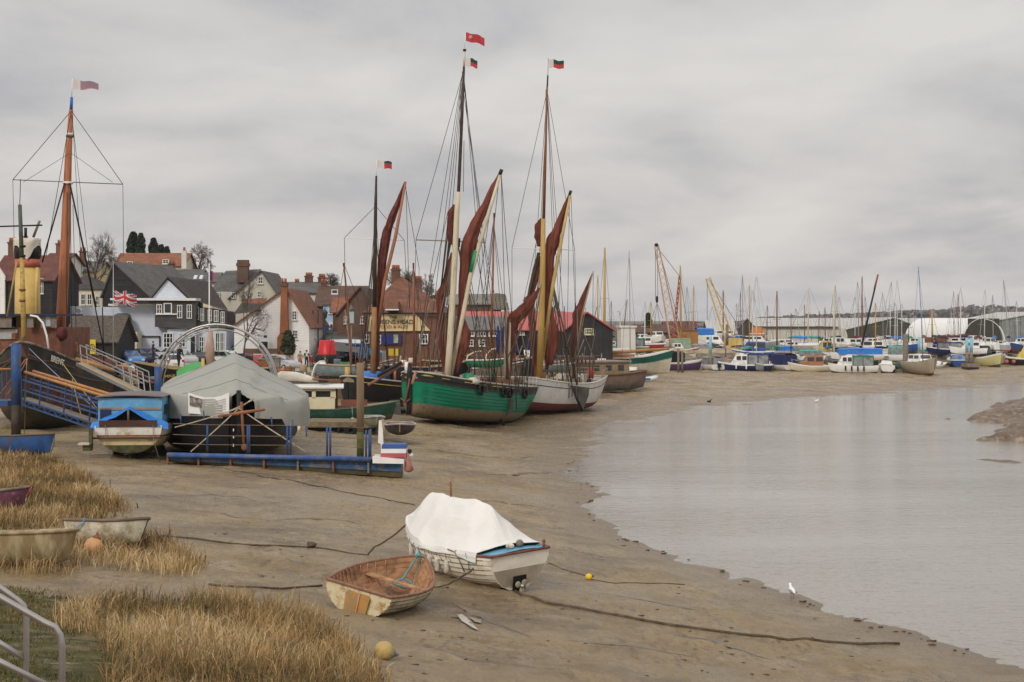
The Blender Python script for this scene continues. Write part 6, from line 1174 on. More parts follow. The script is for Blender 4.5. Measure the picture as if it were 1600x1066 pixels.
house('brick_gable_house', 'dark brick house with a steep brown gable beside the pub', 527, 590, 545, 492, 449, 162, 12, 'gable', BRKD, TILB, apex=563, wins=[(540,500,5,12),(566,500,6,12)], ext=2)
house('orange_roof_house', 'low house with a bright orange tiled roof peeping beside the dark brick gable', 520, 549, 540, 488, 465, 168, 6, 'side', BRK, TILO, ext=2)
t, L, w, he, hr = house('quayside_pub', 'brick pub with a hipped orange roof and cream painted fascia, facing the quay', 568, 702, 560, 490, 430, 155, 11, 'hip', BRK, rows('pub_tiles', (.21,.09,.052), (.14,.065,.045), .24, brick=True), apex=620, chim=[(612,418,442,14),(648,436,455,12)], ext=1, cat='pub', over=.15)
FAS = mat('fascia_cream', (.60,.47,.26), .6, .05); MB().prism([P(575,491,154.7), P(650,491,154.7), P(672,517,154.7), P(575,518,154.7)], (0,.28,0), FAS).build('fascia', t, True)
for s_, y, sz, m, sx in (('THE', 496, .42, BLACK, 1.1), ('QUEENS HEAD', 503.5, .62, BLACK, 1.0), ('FOOD & ALES', 511, .42, mat('sign_red', (.3,.06,.05), .6), 1.15)): text(s_, sz, m, frame(P(614, y, 154.65), (1,0,0), (0,-1,0)), 'fascia_lettering', t, .01, sx=sx)
wbox('notice_board', t, 597, 627, 522, 538, 154.7, .1, mat('notice_blue', (.02,.03,.17), .5, .1)); wbox('notice_picture', t, 615, 622, 523, 536, 154.6, .06, mat('pub_picture', (.35,.33,.2), .6, .4, 2)); wbox('eave_board', t, 566, 704, 488.5, 490.5, 154.4, .2, BLACK)
for v in ((662,530,14,16,154.9,(3,2)),(573,530,8,14,154.9),(592,531,7,14,154.9)): pwin(t, *v)
MB().prism([P(640,490,154.0), P(612,468,157), P(628,468,157)], (0,.1,0), TILB).build('roof_patch', t, True) if 0 else None
MB().prism([P(602,484,153.2), P(622,484,153.2), P(622,471,154.5), P(602,471,154.5)], (0,2,0), MATS['pub_tiles']).build('roof_dormer', t, True); wbox('dormer_sill', t, 602, 623, 483, 485, 153.0, .2, FRM)
house('half_timber_house', 'small house with dark timbers and grey roof joined to the pub', 652, 700, 555, 492, 462, 158.5, 7, 'gable', RENG, SLATD, ext=1, wins=[(662,500,8,12),(676,500,6,12)])
t, L, *_ = house('slate_warehouse', 'long stepped grey roofed building behind the masts of the green barge', 700, 782, 520, 476, 460, 205, 10, 'side', BRKD, rows('pale_slates', (.23,.215,.18), (.19,.18,.155), .3, brick=True), ext=3); MB().prism([P(770,484,204), P(796,484,204), P(790,460,204), P(774,458,204)], (0,8,0), MATS['pale_slates']).build('end_roof', t, True)
t, L, *_ = house('low_brick_building', 'low brick building with a grey roof and white windows before the red shed', 688, 792, 552, 516, 496, 160, 7, 'side', BRK, LEADM, wins=[(735,522,13,7,(3,1)),(753,522,13,7,(3,1)),(770,522,13,7,(3,1)),(735,536,10,10),(753,536,10,10),(700,532,8,12)], ext=1)
RED = mat('red_sheet_roof', (.46,.115,.105), .6, .1, .8, dirt=(.40,.14,.12), dscale=1.5, damt=.4, stretch=(6,.5,.5)); BKV = rows('black_vertical_boards', (.03,.028,.03), (.042,.04,.04), .2, vert=True)
t, L, *_ = house('red_roofed_shed', 'long black shed with a pinkish red sheet roof and blue doors', 728, 882, 558, 516, 488, 166, 10, 'side', BKV, RED, wins=[(815,521,9,5,(3,1)),(845,521,9,5,(3,1))], ext=1, cat='shed'); 
for x in (829, 850, 868): wbox('blue_door', t, x-7, x+7, 532, 553, 165.8, .1, mat('door_navy', (.02,.03,.12), .5, .1))
for x in (778, 787, 806): o = thing('folded_parasol', ['dark blue folded parasol before the red roofed shed, beside the orange mast', 'dark blue folded parasol between the two other folded parasols', 'dark blue folded parasol nearest the mizzen sail of the green barge'][(778,787,806).index(x)], 'parasol', P(x, 552, 158)); MB().tube([P(x,552,158), P(x,548,158), P(x,530,158), P(x,513,158), P(x,508,158)], [.05,.16,.2,.12,.03], mat('parasol_navy', (.015,.03,.15), .8, .15), 8, fold=.15).build('canopy', o, True)
t, L, *_ = house('black_gable_shed', 'black shed with a red roof and one pale window in its gable', 882, 958, 560, 516, 489, 160, 13, 'gable', BKV, RED, apex=916, wins=[(920,518,14,10,(4,2))], ext=1, rot=14, cat='shed', fm=mat('pale_yellow_frame', (.62,.58,.38), .6))
house('white_hut', 'plain white flat roofed hut beyond the black gable shed', 970, 993, 548, 512, 509, 175, 6, 'flat', RENW, RENW, ext=1)
# road climbing between the houses
MB().grid([[P(496,548,148)+V((0,0,.05)), P(566,552,148)+V((0,0,.05))], [P(505,525,160), P(560,528,160)], [P(520,510,176), P(545,512,176)], [P(528,503,195), P(540,503,195)]], mat('tarmac', (.10,.098,.095), .85, .15, 2)).build('road')['kind'] = 'structure'
# -- trees
BARK = mat('winter_bark', (.10,.075,.055), .9, .3, 3); TWIG = mat('winter_twigs', (.115,.085,.07), .9, .25); TWIGP = mat('pale_twigs', (.20,.155,.135), .9, .25)
def baretree(name, label, px, y0, y1, Y, wd, seed, depth=6, m=None, trunk=.25, spread=.5, first=.3, droop=0., tm=None):
    g = random.Random(seed); b, tp = P(px, y1, Y), P(px, y0, Y); Ht = tp.z-b.z; t = thing(name, label, 'tree', b); k = MB(); c = MB()
    def br(p, d, L, r, n):
        q = [p]; dd = d.copy()
        for i in range(3): dd = (dd+V((g.gauss(0,.13), g.gauss(0,.13), g.gauss(.03-droop*(depth-n),.08)))).normalized(); q.append(q[-1]+dd*L/3)
        (k if n > depth-2 else c).tube(q, [r, r*.85, r*.7, r*.55], BARK if n > depth-2 else (m or TWIG), 5 if n > 3 else 3, caps=False)
        if n <= 0: return
        for i in range(g.choice((3, 3, 4)) if n < depth else 6):
            a = g.uniform(0, 2*pi); f = g.uniform(first if n == depth else .35, 1); pp = q[min(3, int(f*3))].lerp(q[min(3, int(f*3)+1)], f*3-int(f*3)); s = spread*g.uniform(.5, 1.25); x = dd.orthogonal().normalized(); y = dd.cross(x)
            nd = (dd+(x*cos(a)+y*sin(a))*s*1.3).normalized(); br(pp, nd, L*g.uniform(.55, .8), max(r*.52, .012*Y/150), n-1)
    br(b, V((0,0,1)), Ht*.45, trunk, depth); 
    # fit to the wanted height
    zs = max(v[2] for v in c.v); kk = Ht/(zs-b.z); xs = max(abs(v[0]-b.x) for v in c.v); kx = wd*Y/F/2/xs
    for mb_ in (k, c): mb_.v = [(b.x+(v[0]-b.x)*kx, b.y+(v[1]-b.y)*kx, b.z+(v[2]-b.z)*kk) for v in mb_.v]
    k.build('trunk', t, True); c.build('crown', t, True); return t
baretree('bare_tree', 'bare winter tree with upright twigs, rising behind the orange mast', 144, 358, 478, 172, 92, 3, 6, trunk=.22, spread=.42)
baretree('bare_tree', 'pale bare tree with a rounded head at the end of the orange tiled roof', 318, 376, 440, 222, 62, 5, 6, TWIGP, .22, .6, droop=.01)
baretree('bare_tree', 'bare tree with dark straight trunk in front of the grey gabled house', 380, 415, 575, 146, 88, 8, 5, None, .2, .6)
baretree('bare_tree', 'small round headed bare tree far behind the brown tiled roof', 521, 426, 462, 230, 38, 9, 6, None, .2, .7)
baretree('bare_tree', 'wide twiggy bare tree behind the chimneys of the pub', 640, 414, 500, 200, 86, 12, 6, None, .26, .62)
baretree('bare_tree', 'leafless shrubby tree at the far edge of town behind the small dark barge', 668, 425, 490, 215, 40, 14, 6, TWIGP, .2, .6)
NEED = [mat('conifer_dark', (.012,.022,.012), .9, .3), mat('conifer_mid', (.026,.042,.02), .9, .3), mat('conifer_olive', (.05,.058,.028), .9, .3)]
def leafy(name, label, lobes, Y, seed, n, cols, size=.2, cat='tree', trunk=True):
    g = random.Random(seed); c = MB(); b = P(lobes[0][0], max(l[2] for l in lobes)+4, Y); t = thing(name, label, cat, b); s = Y/F
    for (px, y0, y1, wp) in lobes:
        h = (y1-y0)*s; w = wp*s/2; base = P(px, y1, Y); off = g.uniform(-.8, .8)
        if trunk: MB().tube([base-V((0,0,2.5)), base+V((0,off,h*.7))], [.2,.06], BARK, 6).build('trunk', t, True)
        for i in range(n):
            f = g.random()**.8; a = g.uniform(0, 2*pi); rr = w*(.25+.75*(sin(pi*min(1, f*.85+.12))**.7))*(1-f*.45)*g.uniform(.55, 1.08)*(1+.35*NZ.noise(V((a*1.2, f*5, seed)))); p = base+V((rr*cos(a), off+rr*sin(a), h*f)); q = V((g.gauss(0,1), g.gauss(0,1), g.gauss(0,.6))).normalized(); x = q.orthogonal().normalized(); y = q.cross(x); z = size*g.uniform(.5, 1.5)
            c.add([p+x*z, p+y*z*.7, p-x*z, p-y*z*.5], [(0,1,2,3)], cols[min(len(cols)-1, max(0, int(g.gauss(1, .8)+.5)))])
    c.build('crown', t, True); return t
for k, (lobs, lab) in enumerate((([(206,363,398,22)],'dark conifer with two rounded tops above the orange tiled roof, tallest of its row'),([(221,366,398,16)],'slim dark conifer standing second in the row above the orange tiled roof'),([(238,373,398,16)],'dark conifer third in the row above the orange tiled roof'),([(250,383,400,11),(262,387,400,9)],'small low conifers at the chimney end of the row above the orange tiled roof'))):
    leafy('conifer', lab, lobs, 238, 20+k, 900, NEED, .26)
leafy('evergreen_bush', 'round dark green bush by the brick chimney of the white weatherboarded house', [(452,517,554,27)], 147, 31, 1500, [NEED[1], mat('bush_green', (.05,.07,.03), .8, .3), NEED[2]], .12, 'bush', False)
leafy('evergreen_bush', 'small dark bush beyond the white hut roof', [(1012,490,512,14)], 240, 32, 500, NEED, .2, 'bush', False)
# -- cars
def car(px, py, Y, rz, col, label, van=False, h=1.0):
    g = P(px, py, Y); t = thing('parked_van' if van else 'parked_car', label, 'van' if van else 'car', g, R(rz), group='vehicles parked on the quay'); bm = mat('car_'+col[0], col[1], .25, .06, 1, spec=.6)
    pr = [(-2.0,.32),(-2.05,.6),(-2.0,.92),(-1.86,1.0),(-1.5,1.44),(-.9,1.5),(.1,1.46),(.85,1.0),(1.75,.86),(2.0,.7),(2.05,.45),(1.98,.28)] if not van else [(-2.4,.35),(-2.42,.9),(-2.4,1.3),(-2.35,1.85),(-2.2,2.1),(-1,2.15),(.9,2.1),(1.6,1.35),(2.2,1.1),(2.4,.9),(2.42,.5),(2.35,.3)]
    belt = 1.0 if not van else 1.3; W = .84 if not van else .95; b = MB(); rws = []
    for x, z in pr:
        w = W if z <= belt else W-.2*(z-belt)/.5; w *= (.94 if abs(x) > 1.9 else 1); rws.append([V((x, -w+.05, z*h)), V((x, -w, z*h-.02 if z > .4 else z)), V((x, -W*.98, .3)), V((x, W*.98, .3)), V((x, w, z*h-.02 if z > .4 else z)), V((x, w-.05, z*h))])
    top = [[r[0], r[0].lerp(r[5], .5)+V((0,0,.02)), r[5]] for r in rws]; b.grid(top, bm, True)
    for k in (1, -1):
        y = [(r[1] if k < 0 else r[4]) for r in rws]; pts = [V((p.x, p.y, p.z)) for p in y]; low = [V((p.x, k*W*.98, .28)) for p in y]
        for i in range(len(y)-1): b.add([pts[i], pts[i+1], low[i+1], low[i]], [(0,1,2,3)], bm, True)
    b.add([rws[0][0], rws[0][5], V((-2.0,W*.98,.28)), V((-2.0,-W*.98,.28))], [(0,1,2,3)], bm); b.build('body', t)
    z0, z1 = (1.02*h, 1.40*h) if not van else (1.38, 1.85)
    for k in (1, -1):
        gl = MB(); wy = lambda z: k*(W-.2*(z/h-belt)/.5+.012); 
        for xa, xb, xc, xd in (((-1.72,-.55,-.5,-1.38),(-.45,.68,.12,-.42)) if not van else ((.35,1.45,.95,.4),)): gl.prism([V((xa, wy(z0), z0)), V((xb, wy(z0), z0)), V((xc, wy(z1), z1)), V((xd, wy(z1), z1))], (0, k*.015, 0), GLASS)
        gl.build('side_window', t)
        MB().box((-1.98 if not van else -2.42, k*.66, .86*h if not van else 1.0), (.12,.2,.2), mat('tail_lamp', (.42,.02,.02), .25, .1)).build('tail_lamp', t)
        MB().box((1.95 if not van else 2.38, k*.6, .68), (.14,.3,.15), mat('head_lamp', (.6,.62,.63), .15, .05)).build('head_lamp', t)
        for x in (-1.28, 1.28) if not van else (-1.5, 1.5):
            w_ = MB(); w_.lathe([(.3,-.11),(.33,-.06),(.33,.06),(.3,.11)], RUBBER, (x, k*(W-.08), .33), 14, M.Rotation(pi/2, 3, 'X')).build('wheel', t); wh = [o_ for o_ in t.children][-1]; MB().lathe([(.2,-.02),(.21,.0),(.1,.02)], STEEL, (x, k*(W+.035), .33), 10, M.Rotation(pi/2, 3, 'X')).build('rim', wh)
    rg_ = MB(); xx = (-1.94,-1.56) if not van else (-2.425,-2.39); rg_.prism([V((xx[0], -.6, z0)), V((xx[0], .6, z0)), V((xx[1], .56, z1)), V((xx[1], -.56, z1))], (-.02,0,.01), GLASS); rg_.build('rear_window', t)
    ws = MB(); xx = (.80,.15) if not van else (1.58,1.0); ws.prism([V((xx[0], -.64, z0)), V((xx[0], .64, z0)), V((xx[1], .58, z1)), V((xx[1], -.58, z1))], (.02,0,.02), GLASS); ws.build('windscreen', t)
    MB().box((-2.06 if not van else -2.44, 0, .6), (.03,.5,.11), mat('plate', (.55,.45,.1), .5)).build('number_plate', t); return t
BL, DB, SV, DG, RD, CW, BK, GN = ('blue', (.035,.17,.44)), ('dark_blue', (.03,.04,.10)), ('silver', (.42,.43,.44)), ('dark_grey', (.08,.085,.09)), ('red', (.40,.035,.035)), ('white', (.66,.66,.65)), ('black', (.02,.02,.022)), ('pale_green', (.36,.38,.2))
for a in ((203,573,142,-58,BL,'bright blue hatchback parked nearest the black shed'),(227,569,148,-62,DB,'dark blue car with red lights beside the bright blue hatchback'),(250,566,152,-70,SV,'silver car behind the hoop of the metal frame, next to the dark blue car'),(283,572,146,-50,SV,'pale silver car parked under the middle of the metal hoop'),(306,566,153,-65,DG,'dark grey car parked by the windows of the pale blue inn'),(264,578,141,120,CW,'white car half hidden by the black boat with the green sheet'),(358,572,148,-40,CW,'white car with its rear to the water behind the grey cover peak'),(385,577,146,-55,BK,'black car behind the right side of the metal hoop'),(404,580,143,-60,RD,'red car low behind the metal hoop foot'),(374,563,156,-60,BL,'dull blue car parked against the brick garden wall'),(395,565,157,-70,DG,'dark car in front of the gate of the white weatherboarded house'),(437,580,141,-35,SV,'big pale estate car with its tail towards the water'),(421,568,152,-60,RD,'dark red car behind the big pale estate car'),(452,566,155,-70,GN,'pale yellow green car below the evergreen bush'),(478,563,158,-60,DB,'dark car behind the group of people'),(565,560,153,-30,BL,'small blue car in front of the pub'),(330,564,154,-60,RD,'red car in front of the black and white windows of the inn')): car(*a)
car(532,563,156,170,CW,'white van parked behind the red buoy', True); car(467,553,163,100,('bottle_green', (.05,.12,.12)),'dark green van standing behind the group of people', True)
car(553,548,172,100,('grey_blue', (.2,.27,.36)),'grey blue van coming down the road by the brick gable', True)
# ---- people ------------------------------------------------------------------------------------
SKIN = mat('skin', (.50,.30,.22), .6, .08); HAIRD = mat('hair_dark', (.03,.02,.015), .8); HAIRB = mat('hair_brown', (.12,.06,.03), .8)
def person(loc, rz, label, top, legs, hair=HAIRD, hgt=1.72, stride=.12, arms=(.1,.1), bend=0., shoes=BLACK, skirt=None, sleeve=None, hat=None):
    k = hgt/1.72; J = {'pelvis':(0,0,.93),'waist':(.01,0,1.08),'chest':(.02+bend*.35,0,1.30),'neck':(.02+bend*.55,0,1.46),'head':(.04+bend*.62,0,1.60),'top':(.03+bend*.66,0,1.69)}
    ed = [('pelvis','waist'),('waist','chest'),('chest','neck'),('neck','head'),('head','top')]; rad = {'pelvis':(.15,.12),'waist':(.135,.105),'chest':(.165,.115),'neck':(.055,.055),'head':(.085,.10),'top':(.06,.07)}
    for s, n in ((1,'l'),(-1,'r')):
        f = stride*s; a = arms[0 if s > 0 else 1]; B = bend
        J.update({n+'hip':(0,s*.09,.90),n+'knee':(f*.6+.03,s*.095,.49),n+'ankle':(f,s*.1,.08),n+'toe':(f+.16,s*.11,.04),n+'sho':(.02+B*.45,s*.18,1.40),n+'elb':(-.03+a*.35+B*.5,s*.235,1.13),n+'wri':(.05+a+B*.5,s*.22,.90+a*.5),n+'hand':(.08+a*1.1+B*.5,s*.215,.81+a*.6)})
        ed += [('pelvis',n+'hip'),(n+'hip',n+'knee'),(n+'knee',n+'ankle'),(n+'ankle',n+'toe'),('chest',n+'sho'),(n+'sho',n+'elb'),(n+'elb',n+'wri'),(n+'wri',n+'hand')]
        rad.update({n+'hip':(.09,.09),n+'knee':(.06,.06),n+'ankle':(.045,.045),n+'toe':(.035,.03),n+'sho':(.065,.065),n+'elb':(.048,.048),n+'wri':(.034,.034),n+'hand':(.045,.025)})
    nm = list(J); me = bpy.data.meshes.new('person'); me.from_pydata([tuple(c*k for c in J[n]) for n in nm], [(nm.index(a), nm.index(b)) for a, b in ed], []); o = bpy.data.objects.new('person', me); COL.objects.link(o)
    m = o.modifiers.new('skin', 'SKIN'); sv = me.skin_vertices[0].data
    for i, n in enumerate(nm): sv[i].radius = tuple(r*k for r in rad[n]); sv[i].use_root = (n == 'pelvis')
    o.modifiers.new('sub', 'SUBSURF').levels = 1; dg = bpy.context.evaluated_depsgraph_get(); dg.update(); m2 = bpy.data.meshes.new_from_object(o.evaluated_get(dg)); o.modifiers.clear(); o.data = m2; bpy.data.meshes.remove(me); m2.name = 'person'
    m2.materials.clear(); mm = [legs, top, SKIN, shoes]; [m2.materials.append(x) for x in mm]
    for p in m2.polygons:
        c = p.center/k; hand = abs(c.y) > .15 and c.z < .91+.5*max(arms) and (c.z < 1.0) and c.x > .02; p.use_smooth = True
        p.material_index = 3 if c.z < .1 else (2 if (c.z > 1.47 or (hand and abs(c.y) > .17)) else (1 if c.z > .9 or (abs(c.y) > .19) else 0))
    h = MB(); hx, hz_ = (J['head'][0])*k, J['head'][2]*k; h.ball((hx-.025, 0, hz_+.045), .105*k, hair, 10, 7, (.95,.9,.95)); ho = h.build('hair' if not hat else 'hat', o)
    f = MB(); f.ball((hx+.1*k, 0, hz_-.015), .016, SKIN, 5, 4)
    for s in (1,-1): f.ball((hx+.085*k, s*.035, hz_+.02), .01, DARK, 5, 4); f.ball((hx, s*.09*k, hz_), .022, SKIN, 5, 4, (1,.4,1.4))
    f.build('face', o)
    if skirt: q = MB(); q.lathe([(.15*k,.98*k),(.19*k,.8*k),(.21*k,.62*k)], skirt, (0,0,0), 12); q.build('skirt', o)
    o.matrix_basis = M.Translation(V(loc)) @ M.Rotation(R(rz), 4, 'Z'); return tag(o, label, 'person')
cm = lambda n, c: mat('cloth_'+n, c, .85, .15, 6)
def pp(px, py, Y): return P(px, py, Y)
person(pp(469,578,141), -70, 'person in a tan coat and dark tights strolling on the quay', cm('tan', (.33,.21,.12)), BLACK, HAIRB, skirt=cm('plaid', (.22,.10,.09)))
person(pp(479,576,143), -80, 'person in a dark suit and white shirt walking beside the tan coat', cm('suit', (.02,.02,.03)), BLACK, HAIRD)
MB().box(pp(479.3,554,142.7), (.16,.06,.36), cm('shirt', (.6,.55,.58))).build('shirt_front', bpy.data.objects[-1] if 0 else [o for o in COL.objects if o.name.startswith('person')][-1], True)
person(pp(487,584,134), -100, 'person in a burgundy jacket and long grey skirt in the group on the quay', cm('burgundy', (.20,.03,.04)), cm('grey_leg', (.13,.12,.09)), HAIRB, skirt=cm('grey_leg', (.13,.12,.09)))
person(pp(497,582,136), 120, 'person in a navy coat with a red sleeve, nearest the red buoy', cm('navy', (.02,.03,.08)), cm('navy', (.02,.03,.08)), HAIRB)
person(pp(508,588,126), 90, 'person in dark work clothes standing below the red buoy', cm('olive', (.07,.065,.05)), cm('olive', (.07,.065,.05)), HAIRB, 1.66)
person(pp(279,578,104), 60, 'person all in black standing on the black boat with the green sheet', cm('black', (.015,.015,.016)), cm('black', (.015,.015,.016)), HAIRD, 1.7, bend=.25)
person(pp(239,563,139), 30, 'person in a dark jacket walking between the cars by the metal hoop', cm('plum', (.04,.02,.03)), BLACK, HAIRD)
person(pp(114,573,86), -60, 'person in an orange top behind the bulwark of the black tug', cm('orange', (.50,.20,.12)), BLACK, HAIRB, 1.66)
person(pp(592,592,121), -90, 'person in a blue jacket standing before the pub', cm('blue', (.05,.12,.22)), BLACK, HAIRD)
person(pp(704,592,112), -90, 'person in an orange top on the green barge side of the quay', cm('red', (.45,.09,.03)), BLACK, HAIRB, 1.6)
person(pp(1134,558,196), 200, 'person in a yellow hat bending over at work on the marina pontoon', cm('pinkish', (.33,.22,.24)), cm('greyblue', (.10,.12,.18)), cm('yellow_hat', (.6,.38,.06)), bend=.4, hat=1)
# a red yellow figure flag on the quay by the white barge
# ---- quay furniture -----------------------------------------------------------------------------
g = P(511, 566, 133); t = thing('channel_buoy', 'big red tapered channel buoy standing on a black base on the quay', 'buoy', g); MB().lathe([(.82,.65),(.80,.7),(.66,1.85),(.56,1.9)], mat('buoy_red', (.50,.015,.02), .4, .12, 2), (g.x, g.y, g.z), 18).build('buoy_top', t, True); MB().lathe([(.5,0),(.85,.15),(.88,.6),(.8,.68)], BLACK, g, 16).build('buoy_base', t, True)
def pole(name, label, cat, px, y0, y1, Y, r, m): t = thing(name, label, cat, P(px, y1, Y)); MB().tube([P(px, y1, Y), P(px, y0, Y)], [r, r*.8], m, 8).build('pole', t, True); return t
t = pole('flag_pole', 'thin grey flagpole flying a faded red white and blue flag over the black shed', 'flagpole', 177, 408, 590, 118, .035, STEEL)
def uj(i, j):
    x, y = (i+.5)/30*2-1, 1-(j+.5)/18*2; x2 = x*2
    if abs(x2) < .22 or abs(y) < .22: return frd
    if abs(x2) < .4 or abs(y) < .4: return fw
    d = abs(abs(x2)/2-abs(y)); s = (x*y > 0)
    if d < .09: return frd
    if d < .26: return fw
    return mat('flag_navy', (.05,.05,.13), .9, .1)
s_ = 118/F; rws = []
for i in range(31): f = i/30; rws.append([P(179,453,118)+V((34*s_*f*.97, .5*sin(f*7)*f, -22*s_*j/18*(1-.1*f)-.28*f-.1*sin(f*8+j*.1))) for j in range(19)])
MB().sheet(rws, .012, fw, mf=uj).build('flag', t, True)
t = pole('flag_pole', 'white flagpole with a limp dark flag in front of the pale blue inn', 'flagpole', 327, 412, 570, 140, .06, CLEAN); flag(t, 327.5, 422, 6, 16, 140, lambda i, j: mat('limp_navy', (.04,.04,.12), .9) if i < 7 else frd, seed=1, droop=.6)
t = pole('street_lamp', 'black street lamp with a glazed lantern at the corner of the white weatherboarded house', 'street lamp', 507.5, 498, 556, 146, .07, BLACK); MB().lathe([(.16,0),(.27,.55),(.3,.6),(.06,.9),(.03,1.1)], mat('lantern', (.06,.065,.06), .4), P(507.5, 498, 146), 6).build('lantern', t, True); MB().prism([P(504,508,145.9), P(514,508,145.9), P(514,518,145.9), P(504,518,145.9)], (0,.08,0), NAVY).build('hanging_sign', t, True)
t = pole('street_lamp', 'tall thin lamp post with a curved arm beyond the black gable shed', 'street lamp', 969, 492, 550, 185, .07, STEEL); MB().tube([P(969,492,185), P(968,487,185), P(964,487,185)], .05, STEEL, 6).build('lamp_arm', t, True)
t = thing('glazed_lantern', 'pale blue glazed lookout lantern on a post behind the leaning brown mast', 'lantern', P(549, 575, 130)); MB().tube([P(549,575,130), P(549,505,130)], .06, GREYW, 6).build('post', t, True); MB().box(P(549,496,130), (.42,.42,1.0), mat('pale_blue_box', (.33,.45,.48), .4, .1)).build('lantern_box', t, True); MB().lathe([(.36,0),(.02,.5)], LEADM, P(549,486,130), 4).build('lantern_roof', t, True)
for k, (x, w, y0, y1, m, lab) in enumerate(((600,6,548,566,'panel_grey','grey notice panel standing left of the yellow one before the pub'),(611,8,545,556,'panel_yellow','yellow notice panel on the quay before the pub'),(620,4,545,556,'panel_lime','narrow lime yellow notice beside the yellow notice panel'),(567,16,542,560,'panel_blue','slate blue panel standing at the corner of the pub'))): o = thing('notice_panel', lab, 'sign', P(x, 572, 138)); wbox('panel', o, x-w/2, x+w/2, y0, y1, 138, .1, mat(m, {'panel_grey':(.18,.18,.17),'panel_yellow':(.50,.32,.03),'panel_lime':(.45,.45,.03),'panel_blue':(.10,.15,.24)}[m], .6, .1)); wbox('post', o, x-.6, x+.6, y1, 574, 138.05, .08, GREYW)
o = thing('sign_board', 'white A shaped sign board standing between the red brailed sails', 'sign', P(824, 572, 134)); MB().prism([P(818,547,134), P(827,547,134), P(831,571,133.4), P(822,571,133.4)], (0,.06,0), CLEAN).build('board', o, True); MB().prism([P(818,547,134.1), P(827,547,134.1), P(824,571,134.8), P(816,571,134.8)], (0,.06,0), BLACK).build('back_leg', o, True)
for k in range(3): wbox('printed_line', o, 820.5+k*.9, 827+k*.9, 551+k*6, 553+k*6, 133.7-.16*k, .03, mat('faint_print', (.55,.54,.53)))
for i, (px, lab) in enumerate(((388,'white curved gooseneck post near the foot of the metal hoop'),(490,'white curved gooseneck post beside the cream roofed cabin boat'))): Yd = (112, 108)[i]; y1 = (600, 596)[i]; o = thing('gooseneck_post', lab, 'post', P(px, y1, Yd)); k = (.8, 1)[i]; MB().tube([P(px-3, y1, Yd), P(px, y1-18*k, Yd), P(px+3, y1-25*k, Yd), P(px+10, y1-31*k, Yd), P(px+18, y1-31*k, Yd)], .06, CLEAN, 7).build('pole', o, True)
for px, y0, y1, w, m, lab in ((412,562,590,16,RUST,'rusty square bin on the quay edge behind the hoop foot'),(432,560,592,11,GREYW,'thick grey bollard post beside the rusty square bin'),(456,575,592,8,GREYW,'grey timber block at the quay edge below the pale estate car')): o = thing('quay_block', lab, 'block', P(px, y1, 118)); MB().box(P(px,(y0+y1)/2,118), (w*118/F, .7, (y1-y0)*118/F), m).build('block', o, True); MB().box(P(px,y0,118)+V((0,0,.03)), (w*118/F*1.12, .8, .08), GREYW).build('cap', o, True)
fence_t = thing('quay_fence', 'low white and brown rail fence along the quay edge in front of the pub', 'fence', P(600, 585, 122))
MB().tube([P(560,567,122), P(620,567,122), P(690,572,124)], .04, mat('pale_pink_rail', (.6,.5,.46), .5), 6).build('rail', fence_t, True)
for x in np.linspace(560, 690, 10): MB().tube([P(x,566+.04*(x-560),122.2), P(x,590,122.2)], .045, GREYW, 6).build('fence_post', fence_t, True)
fence_t = thing('quay_fence', 'dark wire fence on posts along the quay behind the white barge', 'fence', P(860, 590, 138))
for y in (556, 562, 568): MB().tube([P(700,y,136), P(800,y,138), P(940,y,142)], .03, GREYW, 5).build('rail', fence_t, True)
for x in np.linspace(700, 940, 17): MB().tube([P(x,552,139), P(x,580,139)], .05, GREYW, 6).build('fence_post', fence_t, True)
rg = random.Random(31); cl = [RUST, GREYW, CLEAN, PALEW, BLACK, CANV, mat('dull_blue', (.12,.15,.22)), mat('bright_green', (.02,.26,.12)), mat('orange_bits', (.5,.16,.04), .6)]
kinds = (('oil_drum','drum'),('wooden_crate','crate'),('rope_heap','rope'),('fish_box','box')); names = ['rusty','weathered grey','white','pale wooden','black','buff','dull blue','bright green','orange']
spots = ((450,592,112,'by the tan canvas roll'),(540,577,124,'below the grey blue workboat'),(575,574,128,'by the foot of the black mast'),(612,578,126,'under the notice panels'),(632,580,126,'right of the notice panels'),(685,582,126,'behind the scroll painted boards'),(700,574,132,'by the low brick building'),(722,575,130,'under the windows of the low brick building'),(805,574,130,'below the folded parasols'),(842,574,134,'beside the white A board'),(880,572,138,'behind the red mizzen sail'),(940,570,142,'below the black gable shed'),(240,588,118,'behind the blue topped post'),(222,585,119,'right of the metal gangway top'),(208,582,121,'below the bright blue hatchback'),(262,585,121,'by the black boat with the green sheet'),(195,586,117,'under the flagpole'),(425,585,120,'beside the quay blocks'),(441,588,117,'in front of the pale estate car'),(465,592,115,'below the person in the tan coat'),(474,588,118,'below the person in the dark suit'),(483,594,114,'above the cabin boat roof'),(500,594,114,'right of the gooseneck post'),(517,582,123,'under the red channel buoy'),(527,578,126,'right of the red channel buoy'),(562,584,121,'between the brown masts'),(598,584,121,'by the person in the blue jacket'),(625,590,117,'behind the loose spar'),(640,576,130,'by the orange brown mast'),(672,578,129,'at the pub wall'),(712,584,124,'beside the cream mast foot'),(788,580,128,'behind the mizzen of the green barge'),(815,582,128,'left of the white A board'),(866,584,128,'above the pale grey hung boat'))
